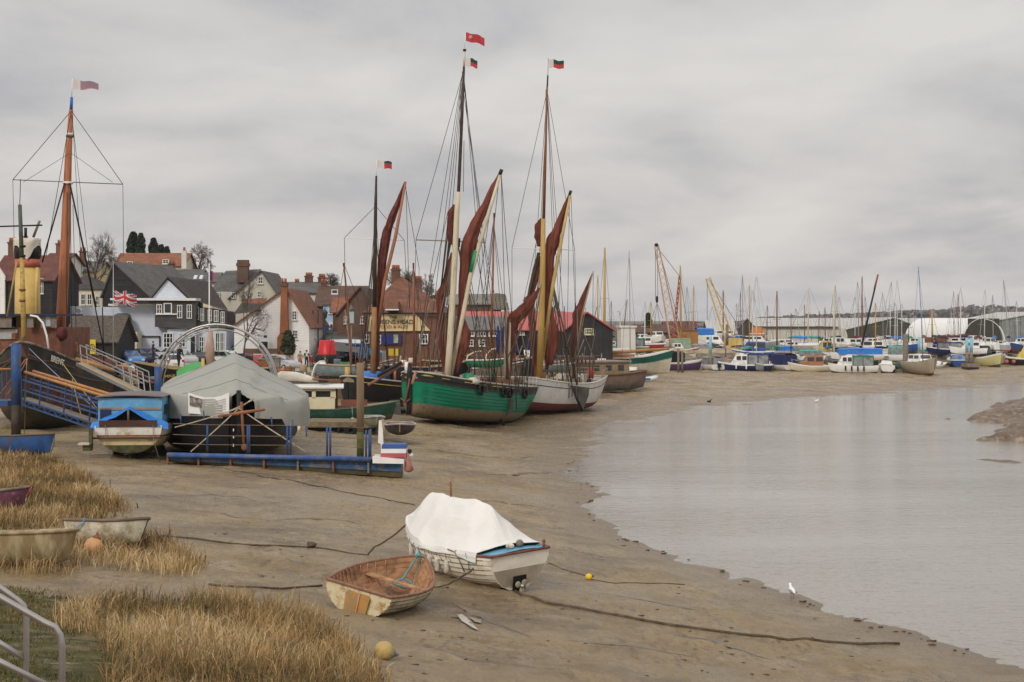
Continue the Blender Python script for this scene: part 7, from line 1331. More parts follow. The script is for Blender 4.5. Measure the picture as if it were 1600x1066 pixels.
for i, (px, py, Y, rel) in enumerate(spots):
    k = i % 4; c = rg.randrange(len(cl)); g = P(px, py, Y); t = thing(kinds[k][0], f'{names[c]} {kinds[k][0].replace("_"," ")} lying on the quay {rel}', kinds[k][1], g)
    if k == 0: MB().lathe([(.28,0),(.3,.03),(.29,.3),(.31,.33),(.29,.6),(.3,.88),(.26,.9)], cl[c], (0,0,0), 12).build('drum_body', t); MB().lathe([(.05,.9),(.05,.93)], BLACK, (.12,0,0), 6).build('bung', t)
    elif k in (1, 3):
        W = .9 if k == 1 else .7; b = MB(); [b.box((0, s*W*.35, .3), (W, .06, .55), cl[c]) for s in (1,-1)]; [b.box((s*W/2, 0, .3), (.06, W*.75, .55), cl[c]) for s in (1,-1)]; b.box((0,0,.05), (W,W*.7,.06), cl[c]); b.build('box_sides', t)
        for s in (1,-1): MB().box((s*W*.3, -W*.39, .3), (.09,.04,.57), cl[(c+1) % 9]).build('batten', t)
    else: MB().tube([V((.45*cos(q)*(1-q/60), .45*sin(q)*(1-q/60), .06+q*.018)) for q in np.linspace(0, 25, 60)], .055, cl[c] if c else ROPE, 6).build('coil', t)
# ---- the far land, sheds and woods ----------------------------------------------------------------
FL = MB(); ys = list(np.geomspace(238, 7000, 24)); FL.grid([[V((x*y, y, 1.5+.4*NZ.noise(V((x*9, y*.01, 0))))) for x in np.linspace(-.9, 1.1, 50)] for y in ys], mat('far_fields', (.13,.11,.065), .95, .25, .02)); FL.build('far_land')['kind'] = 'structure'
MB().box((0, 3000, -2.2), (14000, 14000, 1), mat('ground_clay', (.18,.14,.10), .9)).build('ground')['kind'] = 'structure'
def woods(name, label, segs, Y, seed, cols, sz, n):
    g = random.Random(seed); mb = MB(); X = [s[0] for s in segs]; T = [s[1] for s in segs]; s = Y/F
    for i in range(n):
        px = g.uniform(X[0], X[-1]); yt = np.interp(px, X, T); yy = Y*g.uniform(.93, 1.1); h = max(2., (504-yt)*yy/F*g.uniform(.72, 1.0)*(1+.1*NZ.noise(V((px*.05, 0, seed))))); b = V(((px-800)*yy/F, yy, 1.0)); w = sz*g.uniform(.6, 1.3); m = cols[min(len(cols)-1, int(g.random()**1.3*len(cols)))]; con = g.random() > .75
        for k in range(16):
            f = g.uniform(.15, 1); a = g.uniform(0, 2*pi); rr = w*(1-f if con else sin(pi*min(1, f*.9+.1)))*g.uniform(.3, 1); p = b+V((rr*cos(a), rr*sin(a), h*f)); q = V((g.gauss(0,1), g.gauss(0,1), g.gauss(0,.5))).normalized(); x = q.orthogonal().normalized(); y = q.cross(x); z = w*g.uniform(.3, .6)
            mb.add([p+x*z, p+y*z*.8, p-x*z, p-y*z*.7], [(0,1,2,3)], m)
    return tag(mb.build(name), label, 'woods', kind='stuff')
WD = [mat('wood_umber', (.22,.195,.19), .95, .2), mat('wood_violet', (.25,.22,.22), .95, .2), mat('wood_pine', (.12,.135,.13), .95, .2), mat('wood_buff', (.27,.24,.21), .95, .2)]  # lightened tones, with the paling of distance haze put into the colour
woods('woodland', 'dark wooded ridge along the horizon behind the marina sheds', [(1080,502),(1150,499),(1180,492),(1260,488),(1350,484),(1420,480),(1480,478),(1520,472),(1600,474),(1750,470)], 1150, 3, WD, 6, 5200)
woods('woodland', 'lower belt of bare trees beyond the white sheds', [(900,502),(985,499),(1010,494),(1060,499),(1130,500),(1300,497),(1420,484),(1500,482),(1600,478),(1750,480)], 620, 5, [WD[1], WD[3], WD[0]], 3.5, 2600)
def shed(name, label, px0, px1, yb, ye, yr, Y, dep, kind, wm, rm, rot=0, apex=None): return house(name, label, px0, px1, yb, ye, yr, Y, dep, kind, wm, rm, cat='shed', over=.2, ext=1, rot=rot, apex=apex)[0]
SHR = rows('pale_sheet_roof', (.50,.49,.46), (.46,.45,.43), 1.1, vert=True, bump=.3); SHW = rows('cream_sheet_wall', (.62,.59,.52), (.58,.55,.48), 1.2, vert=True, bump=.3); SHD = mat('shed_dark', (.085,.08,.06), .8, .2, .3); SHG = rows('grey_sheet_wall', (.27,.28,.26), (.24,.25,.24), 1., vert=True)
shed('long_shed', 'very long low shed with a pale grey roof across the marina', 1186, 1482, 536, 516, 498, 330, 30, 'side', SHD, SHR)
t = thing('round_shed', 'cream shed with a curved end wall in front of the long grey roof', 'shed', P(1258, 540, 290)); s_ = 290/F
prof = [(0,1.0),(0,.45),(.06,.2),(.18,.06),(.35,0),(1,0)]; x0, x1 = 1198, 1324
MB().prism([P(x0,540,290), P(x1,540,290), P(x1,524,290), P(x1-2,517,290), P(x1-7,513,290), P(x1-16,512,290), P(x0,512,290)], (0, 14, 0), SHW).build('wall', t, True); MB().prism([P(x0-1,512,289.5), P(x1-14,512,289.5), P(x1-14,510.5,289.5), P(x0-1,510.5,289.5)], (0,15,0), SHD).build('eave', t, True)
shed('low_gable_shed', 'dark fronted shed with a shallow pale gable roof behind the white masts', 1320, 1446, 540, 516, 497, 300, 26, 'gable', SHD, SHR, apex=1398)
t = thing('arched_shed', 'white roofed arched hangar with a dark curved end facing the creek', 'shed', P(1537, 536, 270)); s_ = 270/F; c = P(1537, 536, 270); Rr = 33*s_; Hh = 38*s_; ax = V((-4.5, 13, 0)); rws = []
for k in range(2): rws.append([c+ax*k*1.3+V((Rr*cos(q), 0, Hh*sin(q))) for q in np.linspace(0, pi, 19)])
MB().sheet(rws, .25, CLEAN).build('roof', t, True); MB().prism([p+V((0,.3,0))+(c-p)*.02 for p in rws[0]], (0,.3,0), SHD).build('end_wall', t, True); MB().box(c+V((0,.1,2.2)), (5.5,.2,4.2), mat('shed_door_dark', (.06,.055,.045), .8)).build('door', t, True)
shed('grey_shed', 'tall grey green shed with a pale roof at the far end of the marina', 1566, 1690, 540, 500, 488, 285, 26, 'gable', SHG, SHR, apex=1628)
for k, (px0, px1, y0, y1, Y, m, rm, lab) in enumerate(((992,1062,508,520,300,BRK,TILB,'low brown roofed terrace beyond the boat hung from the crane'),(1040,1090,503,515,330,RENW,TILR,'pale low building with a reddish roof behind the orange hut'),(1108,1150,502,522,280,SHD,SHR,'small grey shed behind the yellow crane jib'))): house('low_shed', lab, px0, px1, y1+16, y1, y0, Y, 9, 'side', m, rm, cat='shed', ext=1)
o = thing('orange_hut', 'orange plywood hut standing among the laid up boats', 'hut', P(1075, 548, 212)); MB().box(P(1075,532,213.5), (2.5,2.6,2.7), mat('hut_orange', (.44,.22,.08), .7, .1, 2)).build('hut_wall', o, True); MB().box(P(1075,516,213.5), (2.7,2.9,.14), mat('hut_edge', (.25,.13,.06), .7)).build('hut_roof', o, True); MB().box(P(1066,534,212.1), (.9,.1,2.0), VARN).build('door', o, True)
# cranes
def lattice(nm, par, a, b, w0, w1, m, n=14):
    a, b = V(a), V(b); d = (b-a).normalized(); x = V((0,1,0)); y = d.cross(x).normalized(); mb = MB()
    q = lambda f, i, j: a.lerp(b, f)+(x*i+y*j)*((w0*(1-f)+w1*f)/2)
    for i, j in ((1,1),(1,-1),(-1,-1),(-1,1)): mb.bar(q(0,i,j), q(1,i,j), .09, .09, m)
    for k in range(n):
        for (i, j), (u, v) in (((1,1),(1,-1)),((1,-1),(-1,-1)),((-1,-1),(-1,1)),((-1,1),(1,1))): mb.bar(q(k/n,i,j), q((k+1)/n,u,v), .05, .05, m)
    return mb.build(nm, par, True)
t = thing('crane', 'tall red and buff lattice crane lifting a small white boat', 'crane', P(1058, 545, 205)); CRR = mat('crane_faded_red', (.50,.30,.19), .6, .2, 1); lattice('jib', t, P(1056,540,205), P(1026,384,205), 1.25, .5, CRR); lattice('back_stay_mast', t, P(1052,540,205.4), P(1062,432,205.4), .25, .2, mat('crane_red', (.42,.07,.05), .6))
MB().box(P(1062,538,206), (2.6,3,1.6), mat('crane_green', (.25,.36,.24), .6, .2)).build('cab', t, True); MB().lathe([(.25,-.2),(.25,.2)], BLACK, P(1025.5,383,205), 10, M.Rotation(pi/2,3,'X')).build('sheave', t, True)
for a, b in (((1024,386),(1024.5,470)),((1027,386),(1028,470)),((1028,388),(1062,432)),((1062,432),(1075,510)),((1030,390),(1064,515))): tube_('cable', t, [P(*a,204.8), P(*b,204.8)], .03, BLACK, 4)
MB().lathe([(.05,-.5),(.16,-.3),(.18,.3),(.05,.45)], BLACK, P(1026.5,468,204.8), 8).build('hook_block', t, True)
for a in ((1018,498),(1036,498),(1022,515),(1032,515)): tube_('sling', t, [P(1026.5,474,204.8), P(*a,204.8)], .03, GREYW, 4)
t = thing('crane', 'yellow lattice crane with its jib leaning over the moored yachts', 'crane', P(1145, 545, 215)); CRY = mat('crane_yellow', (.60,.43,.15), .5, .12, 1); lattice('jib', t, P(1142,535,215), P(1106,434,215), 1.2, .6, CRY, 12); MB().box(P(1146,538,215.5), (2.4,2.6,1.7), CRY).build('cab', t, True)
for a, b in (((1105,436),(1105,500)),((1107,436),(1149,502)),((1149,502),(1148,530))): tube_('cable', t, [P(*a,214.8), P(*b,214.8)], .03, BLACK, 4)
# ---- boats in the marina ----------------------------------------------------------------------------
cols = {'white': CLEAN, 'cream': mat('m_cream', (.62,.56,.42), .5, .08), 'navy': mat('m_navy', (.02,.03,.10), .4, .1), 'beige': mat('m_beige', (.36,.31,.23), .6, .12, 1), 'blue': mat('m_blue', (.03,.09,.28), .4, .15), 'yellow': mat('m_yellow', (.60,.55,.26), .5, .08), 'pink': mat('m_pinkish', (.48,.42,.38), .5, .1), 'black': BLACK, 'green': mat('m_sage', (.24,.33,.22), .6, .1), 'purple': mat('m_purple', (.10,.05,.15), .5), 'wood': VARN, 'grey': mat('m_grey', (.32,.33,.34), .5, .1), 'orange': mat('m_orange', (.55,.19,.03), .5, .1), 'red': mat('m_red', (.32,.05,.04), .5, .1)}
cvs = {'navy': mat('canvas_navy', (.025,.03,.10), .85, .1), 'blue': BT, 'green': mat('canvas_green', (.02,.13,.09), .85, .1), 'black': mat('canvas_black', (.015,.013,.014), .9), 'grey': mat('canvas_grey', (.25,.26,.27), .8), 'teal': mat('canvas_teal', (.10,.36,.30), .8), 'white': CLEAN, 'tan': CANV, 'red': mat('canvas_red', (.2,.03,.03), .8)}
CLR = mat('clear_vinyl', (.22,.23,.23), .15, .4, 2)
BIL = mat('bilge_brown', (.12,.095,.07), .7, .3)
def cruiser(label, px, py, Y, L, rz, hullc, B=None, D=1.0, band=None, cabin=None, canvas=None, cabc=None, roll=0, bow=.35, rail=True, ob=False, fend=0, name='motor_cruiser', cat='boat', zz=None, cv='navy', top=None, blw=.22, solid=0):
    B = B or L*.36; hm = cols[hullc]; bands = [(blw, BIL), (.82, hm), (.88, cols[band or hullc]), (1, CLEAN if hullc != 'beige' else hm)]
    t, fn = littleboat(label, px, py, Y, L, B, D, rz, hm, roll, name, cat, tr=.85, bands=bands, bow=bow, p=.6, zz=zz)
    if cabin:
        x0, x1, h = [c*L if i < 2 else c for i, c in enumerate(cabin)]; cm_ = cabc or CLEAN; w = B*.36; b = MB(); z = D+.05
        sec = lambda x, k, zz_: [V((x, -w*k, zz_)), V((x, w*k, zz_))]
        b.add([V((x0,-w,z)), V((x1+.1,-w*.75,z)), V((x1-h*.5,-w*.65,z+h)), V((x0,-w*.85,z+h)), V((x0,w,z)), V((x1+.1,w*.75,z)), V((x1-h*.5,w*.65,z+h)), V((x0,w*.85,z+h))], [(0,1,2,3),(7,6,5,4),(3,2,6,7),(1,5,6,2),(0,3,7,4)], cm_); b.build('cabin', t)
        for s in (1,-1):
            n = 2
            for i in range(n):
                xa = x0+(x1-h*.5-x0)*(i+.12)/n; xb = x0+(x1-h*.5-x0)*(i+.9)/n; za, zb = z+h*.42, z+h*.85; f = lambda x, zq: V((x, s*(np.interp(x, [x0, x1], [w, w*.72])*(1-.15*(zq-z)/h)+.015), zq)); MB().prism([f(xa,za), f(xb,za), f(xb,zb), f(xa,zb)], (0,s*.02,0), GLASS).build('window', t)
        MB().prism([V((x1+.02-h*.2,-w*.6,z+h*.42)), V((x1+.02-h*.2,w*.6,z+h*.42)), V((x1-h*.42,w*.56,z+h*.88)), V((x1-h*.42,-w*.56,z+h*.88))], (.03,0,.03), GLASS).build('windscreen', t)
    if canvas:
        x0, x1, h = [c*L if i < 2 else c for i, c in enumerate(canvas)]; w = B*.40; z = D+.02; m = cvs[cv]; b = MB()
        b.sheet([[V((x, y*w*(1.0 if abs(y) < .99 else 1.02), z+h*(1.0-.16*abs(y)**3)+.04*sin(x*7))) for y in np.linspace(-1, 1, 9)] for x in np.linspace(x0, x1, 8)], .03, m); b.build('canopy', t)
        for s in (1,-1):
            MB().prism([V((x0,s*w,z)), V((x1,s*w,z)), V((x1-.1,s*w*.99,z+h*.84)), V((x0+.1,s*w*.99,z+h*.84))], (0,-s*.02,0), m if solid else CLR).build('side_screen', t)
            for x in (x0, (x0+x1)/2, x1-.05): MB().box((x+.03, s*(w+.012), z+h*.43), (.1,.03,h*.85), m).build('screen_seam', t)
        MB().prism([V((x0,-w,z)), V((x0,w,z)), V((x0+.1,w*.98,z+h*.84)), V((x0+.1,-w*.98,z+h*.84))], (.02,0,0), m if solid else CLR).build('back_screen', t); MB().box((x0, 0, z+h*.4), (.08, w*.5, h*.85), m).build('back_flap', t)
    if top: MB().box((top[0]*L, 0, D+top[1]), (top[2]*L, B*.75, .07), cvs[top[3]]).build('hard_top', t)
    if rail:
        pts = [fn(u, 1, 1)+V((0,-.06,.42)) for u in (.55,.7,.85,.95)]; pts += [V((q.x, -q.y, q.z)) for q in pts[::-1]]; MB().tube(pts, .022, STEEL, 5).build('bow_rail', t)
        for u in (.55,.75,.93):
            for s in (1,-1): q = fn(u, 1, s); MB().tube([q-V((0,s*.06,0)), q+V((0,-s*.06,.42))], .018, STEEL, 4).build('rail_post', t)
    if ob: MB().box((-L/2-.3, 0, D*.95), (.4,.35,.55), BLACK).build('outboard_cowl', t); MB().box((-L/2-.28, 0, D*.45), (.16,.12,.8), BLACK).build('outboard_leg', t)
    for i in range(fend):
        for s in (1,-1): q = fn(.3+.4*i/max(1,fend-1), .7, s)+V((0,s*.1,0)); MB().lathe([(.03,.32),(.09,.25),(.1,-.25),(.03,-.32)], BLACK if hullc == 'white' else CLEAN, q, 7).build('fender', t)
    return t, fn
Yb = lambda py, z=.55: (H-z)*F/(py-HY)
def C(label, px, py, wpx, rz, hc, **k):
    Y = Yb(py); L = wpx*Y/F/max(.35, abs(cos(R(rz)))); 
    if 'L' in k: L = k.pop('L')
    k.setdefault('zz', .55-.17); return cruiser(label, px, py, Y, L, rz, hc, **k)
C('purple and cream motor boat with two black canopies, beside the long green and cream yacht', 1058, 580, 58, 20, 'purple', band='yellow', canvas=(-.25,.1,1.35), cv='black', D=1.3, top=(-.28,1.9,.35,'black'), L=6.2, solid=1)
C('white speedboat with a black outboard and grey cover, stern to the mud', 1110, 579, 30, 105, 'white', canvas=(-.3,.1,1.0), cv='grey', ob=True, D=.95, L=5.2, B=2.4)
C('navy hulled cruiser with a white cabin and dark blue canvas aft', 1166, 580, 76, 172, 'navy', band='white', cabin=(-.02,.3,1.15), canvas=(-.45,-.03,1.35), D=1.05, fend=3)
t_, f_ = C('grey white tender lying bow on between the navy cruiser and the white sports boat', 1192, 580, 30, -120, 'grey', D=.95, L=4.4, rail=False, cabin=(-.2,.15,.25))
C('small white sports boat with a navy canopy hanging down its stern', 1220, 579, 38, 110, 'white', canvas=(-.42,.15,1.5), D=.9, L=5.2, B=2.6, solid=1)
C('cream motor launch with a varnished wooden wheelhouse', 1268, 581, 62, 178, 'cream', cabin=(-.28,.25,1.15), cabc=VARN, D=.95, bow=.45)
C('low white tender lying beside the cream launch', 1301, 577, 30, 165, 'cream', D=.6, rail=False, cabin=(-.2,.1,.2), L=2.8)
C('white cruiser with dark green canvas screens and black fenders', 1335, 583, 68, 170, 'white', cabin=(.05,.38,1.15), canvas=(-.42,.04,1.25), cv='green', D=1.05, fend=4)
C('white yacht seen stern on with a rounded transom, beside the timber piles', 1384, 582, 28, 80, 'white', D=1.1, cabin=(-.1,.25,.45), L=5.5, roll=3)
t_, f_ = C('beige yacht lying bow on with a white cabin and blue banded mast', 1440, 584, 42, -82, 'beige', D=1.55, cabin=(-.25,.2,.9), L=7.0, B=2.9, bow=.6, blw=.1); sp_ = Yb(588)+3; spar('mast', t_, [(1442,565),(1440,500),(1435,417)], sp_, [.06,.06,.04], mat('mast_blue_band', (.18,.24,.42), .5, .4, 2), 6); rig(t_, [((1435,420),(1425,560)),((1435,420),(1452,560))], sp_, .014)
C('bright blue sailing boat lying stern on to the mud bank', 1494, 574, 30, 85, 'blue', D=1.25, cabin=(-.15,.2,.6), L=6, B=2.5, canvas=(-.4,-.2,.6), cv='blue')
t_, f_ = C('pale yellow fishing boat with a black framed wheelhouse, bow towards us', 1540, 573, 34, -75, 'yellow', D=1.5, L=7, B=2.8, bow=.7, cabin=(-.1,.1,1.5), cabc=BLACK, canvas=(-.4,-.12,1.2))
C('pale pinkish boat squeezed behind the yellow fishing boat', 1563, 571, 22, -100, 'pink', D=1.3, L=6, bow=.6, cabin=(-.3,.1,.8))
C('black and yellow workboat with pink buoys at the edge of the view', 1605, 572, 44, 170, 'black', band='yellow', D=1.3, L=6.5, cabin=(-.2,.2,1.9), cabc=mat('workboat_yellow', (.6,.5,.1), .5)); 
for x in (1573, 1584): o = thing('buoy', ['round pink buoy at the bow of the black and yellow workboat, nearer the yellow boat','round pink buoy under the black and yellow workboat'][x > 1580], 'buoy', P(x, 567, Yb(572)-3)); MB().ball(P(x,565,Yb(572)-3), .28, mat('pink_buoy', (.42,.13,.10), .6), 10, 7).build('float', o, True); MB().tube([P(x,562,Yb(572)-3), P(x,560,Yb(572)-3)], .06, BLACK, 6).build('eye', o, True)
C('sage green hull lying behind the beige yacht', 1470, 568, 28, 10, 'green', D=1.2, L=5.5)
C('small white dinghy sail boat tilted behind the beige yacht', 1464, 575, 22, 40, 'white', D=.7, L=3.4, roll=14, rail=False, cabin=(0,.2,.3))
# hauled out and second row
def S2(label, px, py, Y, L, rz, hc, **k): k.setdefault('zz', H-(py-HY)*Y/F); return cruiser(label, px, py, Y, L, rz, hc, **k)
S2('small white boat with a blue grey bottom hanging from the red crane', 1029, 541, 204.8, 2.6, -80, 'white', D=1.15, B=2.0, cabin=(-.3,.25,.75), rail=False, blw=.4)
S2('white motor yacht hauled out under a bright blue cover, behind the pale blue pile', 1104, 538, 222, 5.5, 12, 'white', D=1.3, canvas=(-.3,.15,1.0), cv='blue', solid=1)
S2('long navy and white boat hauled out behind the white speedboat', 1128, 540, 228, 6.0, 170, 'navy', band='white', D=1.5, cabin=(-.3,.2,.7))
S2('orange workboat hauled out under the yellow crane', 1183, 532, 224, 3.0, 80, 'orange', D=1.0, B=2.4, cabin=(-.2,.25,.9), cabc=cols['orange'])
S2('dark blue cruiser lying behind the navy hulled cruiser', 1178, 562, 205, 5, 175, 'blue', D=1.1, cabin=(-.3,.3,1.2), cabc=cols['blue'])
S2('white cruiser with a flying bridge behind the green canvas cruiser', 1359, 558, 212, 5, 175, 'white', D=1.2, cabin=(-.35,.3,1.0), top=(0,1.4,.6,'white'))
S2('boat entirely under a bright blue sheet behind the green canvas cruiser', 1340, 566, 202, 6.4, 175, 'white', D=1.0, canvas=(-.48,.40,.8), cv='blue', solid=1)
S2('teal covered small boat behind the cream launch', 1266, 566, 203, 3.6, 175, 'white', D=.8, canvas=(-.4,.4,.8), cv='teal')
S2('boat with a square yellow wheelhouse behind the cream launch', 1290, 562, 208, 4, 175, 'green', D=1.0, cabin=(-.2,.3,1.5), cabc=mat('buff_yellow', (.52,.40,.15), .6))
S2('white boat with a teal hood beside the big timber pile', 1394, 566, 204, 4, 150, 'white', D=1.0, canvas=(-.4,.1,1.1), cv='teal')
S2('dark green covered boat below the white hut', 985, 552, 185, 4.2, 170, 'green', D=.8, canvas=(-.4,.4,1.0), cv='green')
S2('white boat with red gear on deck behind the long yacht boom', 1005, 548, 190, 5, 175, 'red', D=.9, band='white', cabin=(-.2,.2,.7))
S2('white hull propped behind the long yacht, beside the green sail cover', 940, 560, 172, 6.0, 175, 'white', D=1.1)
S2('red hulled boat in cradle under the orange hut', 1062, 558, 204, 4.5, 10, 'red', D=1.0, cabin=(-.2,.1,.8))
S2('dark workboat behind the blue sailing boat', 1480, 556, 215, 5, 175, 'navy', D=1.0, canvas=(-.4,.3,.9), cv='navy')
S2('white motor boat behind the pale yellow fishing boat', 1514, 556, 212, 4.5, 170, 'white', D=1.0, cabin=(-.3,.2,.9))

# boats packed further back: a colour, a cover and a neighbour each
nb = ['behind the white hut','below the gable of the black shed','behind the long yacht','under the hanging boat','under the red crane','beside the orange hut','left of the blue cover','right of the blue cover','under the yellow jib','at the foot of the yellow crane','before the round shed','behind the sports boat','behind the varnished wheelhouse','by the yellow wheelhouse','before the curved shed end','behind the blue sheet','behind the black spar','beside the teal hood','behind the thick pile','behind the beige yacht','before the scrap heap','before the arched hangar','behind the bright blue boat','behind the fishing boat','before the hangar door','before the grey green shed','at the far right quay']
g_ = random.Random(17); hk = ['white','white','cream','grey','navy','white','blue','pink']; ck = ['navy','blue','green','grey','teal','tan','white','black']
for i in range(27):
    for k in range(3):
        px = 905+i*26.2+g_.uniform(-9, 9)+k*9; Y = g_.uniform(220, 230) if px > 1440 else g_.uniform(208, 222) if px > 1000 else g_.uniform(182, 200); h_ = hk[(i*3+k*5) % 8]; c_ = ck[(i*5+k*3) % 8]; z_ = 2.3+g_.uniform(0, .5) if k == 1 else g_.uniform(1.2, 1.8) if k == 0 else g_.uniform(.9, 1.3); L_ = g_.uniform(3.6, 6.5); py = HY+(H-z_)*F/Y
        kw = dict(canvas=(-.4, g_.uniform(0, .35), g_.uniform(.6, 1.1)), cv=c_, solid=1) if k == 0 else dict(cabin=(-.25, .2, g_.uniform(.5, 1.0))) if k == 1 else dict(cabin=(-.1, .15, .4))
        cruiser(f"{h_} boat with a {c_} cover {nb[i]}" if k == 0 else f"{h_} boat with a raised cabin {nb[i]}" if k == 1 else f"low {h_} hull with a small cuddy {nb[i]}", px, py, Y+(0, 6, -3)[k], L_, g_.choice([0, 180])+g_.uniform(-50, 50), h_, D=g_.uniform(.9, 1.4), zz=z_-.2, rail=False, **kw)
# piles
def pile2(px, y0, y1, Y, r, blue, label):
    t = thing('mooring_pile', label, 'post', P(px, y1, Y)); zt = y0+(y1-y0)*.5
    if blue: MB().tube([P(px,y0,Y), P(px,zt,Y)], r, mat('pile_pale_blue', (.25,.47,.60), .6, .08), 9).build('painted_top', t, True)
    MB().tube([P(px,zt if blue else y0,Y), P(px,y1,Y)], r*1.02, GREYW, 9).build('pile_shaft', t, True)
pile2(1110,526,578,194,.2,1,'pale blue topped pile behind the white speedboat'); pile2(1487-51,527,572,200,.17,1,'pale blue topped pile beside the blue banded mast'); pile2(1511,528,572,204,.22,1,'pale blue topped pile, nearer the bright blue boat of the pair'); pile2(1517.5,528,572,204,.22,1,'pale blue topped pile, nearer the yellow fishing boat of the pair'); pile2(1415,522,584,187,.33,0,'thick dark timber pile between the white and the beige yachts'); pile2(1060,545,585,186,.14,0,'thin dark pile at the end of the long yacht, first of two'); pile2(1066,548,584,186,.14,0,'thin dark pile at the end of the long yacht, second of two'); pile2(1136,507,540,205,.2,0,'dark post standing below the yellow crane jib')
o = thing('pontoon', 'dark timber pontoon by the thick pile, hung with nets', 'pontoon', P(1408, 585, 188)); MB().box(P(1408,580,189), (2.2,2.4,.5), GREYW).build('pontoon_deck', o, True); MB().ball(P(1406,572,189), .55, mat('net_green', (.07,.11,.08), .9, .4), 9, 7, (1.2,1,1), .6).build('net_heap', o, True)
o = thing('pontoon', 'dark floating pontoon between the blue boat and the yellow fishing boat', 'pontoon', P(1517, 574, 202)); MB().box(P(1516,571,203), (1.6,3,.45), GREYW).build('pontoon_deck', o, True); MB().box(P(1516,574,202.9), (1.5,2.6,.4), BLACK).build('pontoon_float', o, True)
o = thing('pontoon', 'long low walkway of planks behind the first row of boats', 'pontoon', P(1300, 572, 208)); MB().box(P(1300,566,208)+V((0,0,0)), (38,1.4,.3), GREYW).build('pontoon_deck', o, True); MB().box(P(1300,569,208), (37.5,1.2,.3), BLACK).build('pontoon_float', o, True)
# yachts known by their masts
MC = {'w': mat('alloy_white', (.60,.60,.59), .4, .08), 'g': mat('alloy_grey', (.33,.33,.33), .4, .1), 'b': MBRN, 'o': MOCH, 'c': MCREAM, 'k': MDARK}
MN = {'w': 'white', 'g': 'grey', 'b': 'brown', 'o': 'ochre', 'c': 'cream', 'k': 'black'}
def yacht(x0, x1, yt, c, r, rel, hc=None, Y=None, cover=None):
    g = random.Random(int(x0*7+yt)); Y = Y or (g.uniform(203, 232) if x0 < 1450 else g.uniform(218, 236)); yb_ = HY+(H-1.6)*F/Y; hc = hc or g.choice(['white','white','navy','cream','blue','grey','green']); L = g.uniform(6, 8); z = 1.0 if Y < 212 else 2.2
    fn = hull_fn(L, L*.32, 1.25, bow=.35, tr=.6, um=.45, p=.65, n=2, nb=1.4, rake=.5, rock=.4, rocks=.2); p = P(x0, 560, Y); t = thing('sailing_yacht', f'yacht with {"an" if c == "o" else "a"} {MN[c]} mast {rel}', 'yacht', (p.x, Y, z), R(g.choice([-1, 1])*90+g.uniform(-55, 55)), group='yachts laid up in the marina')
    hull(fn, [(.35, cols['red'] if g.random() > .6 else BIL), (1, cols[hc])], par=t, us=US[::2], nl=5); deck(fn, WHITE, t, .04, .05, .06, us=US[::2]); MB().box((.3, 0, 1.42), (L*.4, L*.16, .32), CLEAN).build('coachroof', t)
    f = full(t); xm = P(x0, 0, Y).x; top = P(x1, yt, Y); MB().tube([V((p.x, Y, z+1.2)), V((p.x, Y, z+1.2)).lerp(top, .5), top], [r, r*.9, r*.6], MC[c], 6).build('mast', t, True); a = V((p.x, Y, z+2.2)); bm = (f.to_3x3() @ V((-1,0,0)))*L*.42
    MB().tube([a, a+bm], .05, MC[c], 5).build('boom', t, True)
    if cover != 0: MB().tube([a+V((0,0,.12)), a+bm*.5+V((0,0,.16)), a+bm*.95+V((0,0,.1))], [.2,.15,.08], cvs[cover or g.choice(['navy','blue','green','tan','red','teal','navy'])], 7, fold=.2).build('sail_cover', t, True)
    sd = f.to_3x3() @ V((0,1,0)); b0 = V((p.x, Y, z+1.3)); h = (top-b0).length; q = b0.lerp(top, .55)
    MB().tube([q-sd*.55, q+sd*.55], .02, MC[c], 4).build('crosstree', t, True)
    for s in (1,-1): MB().tube([b0+sd*s*L*.15, q+sd*s*.55, top], .012, RIG, 3).build('shroud', t, True)
    MB().tube([f @ V((L*.5, 0, 1.5)), top], .012, RIG, 3).build('forestay', t, True); MB().tube([f @ V((-L*.48, 0, 1.3)), top], .012, RIG, 3).build('backstay', t, True)
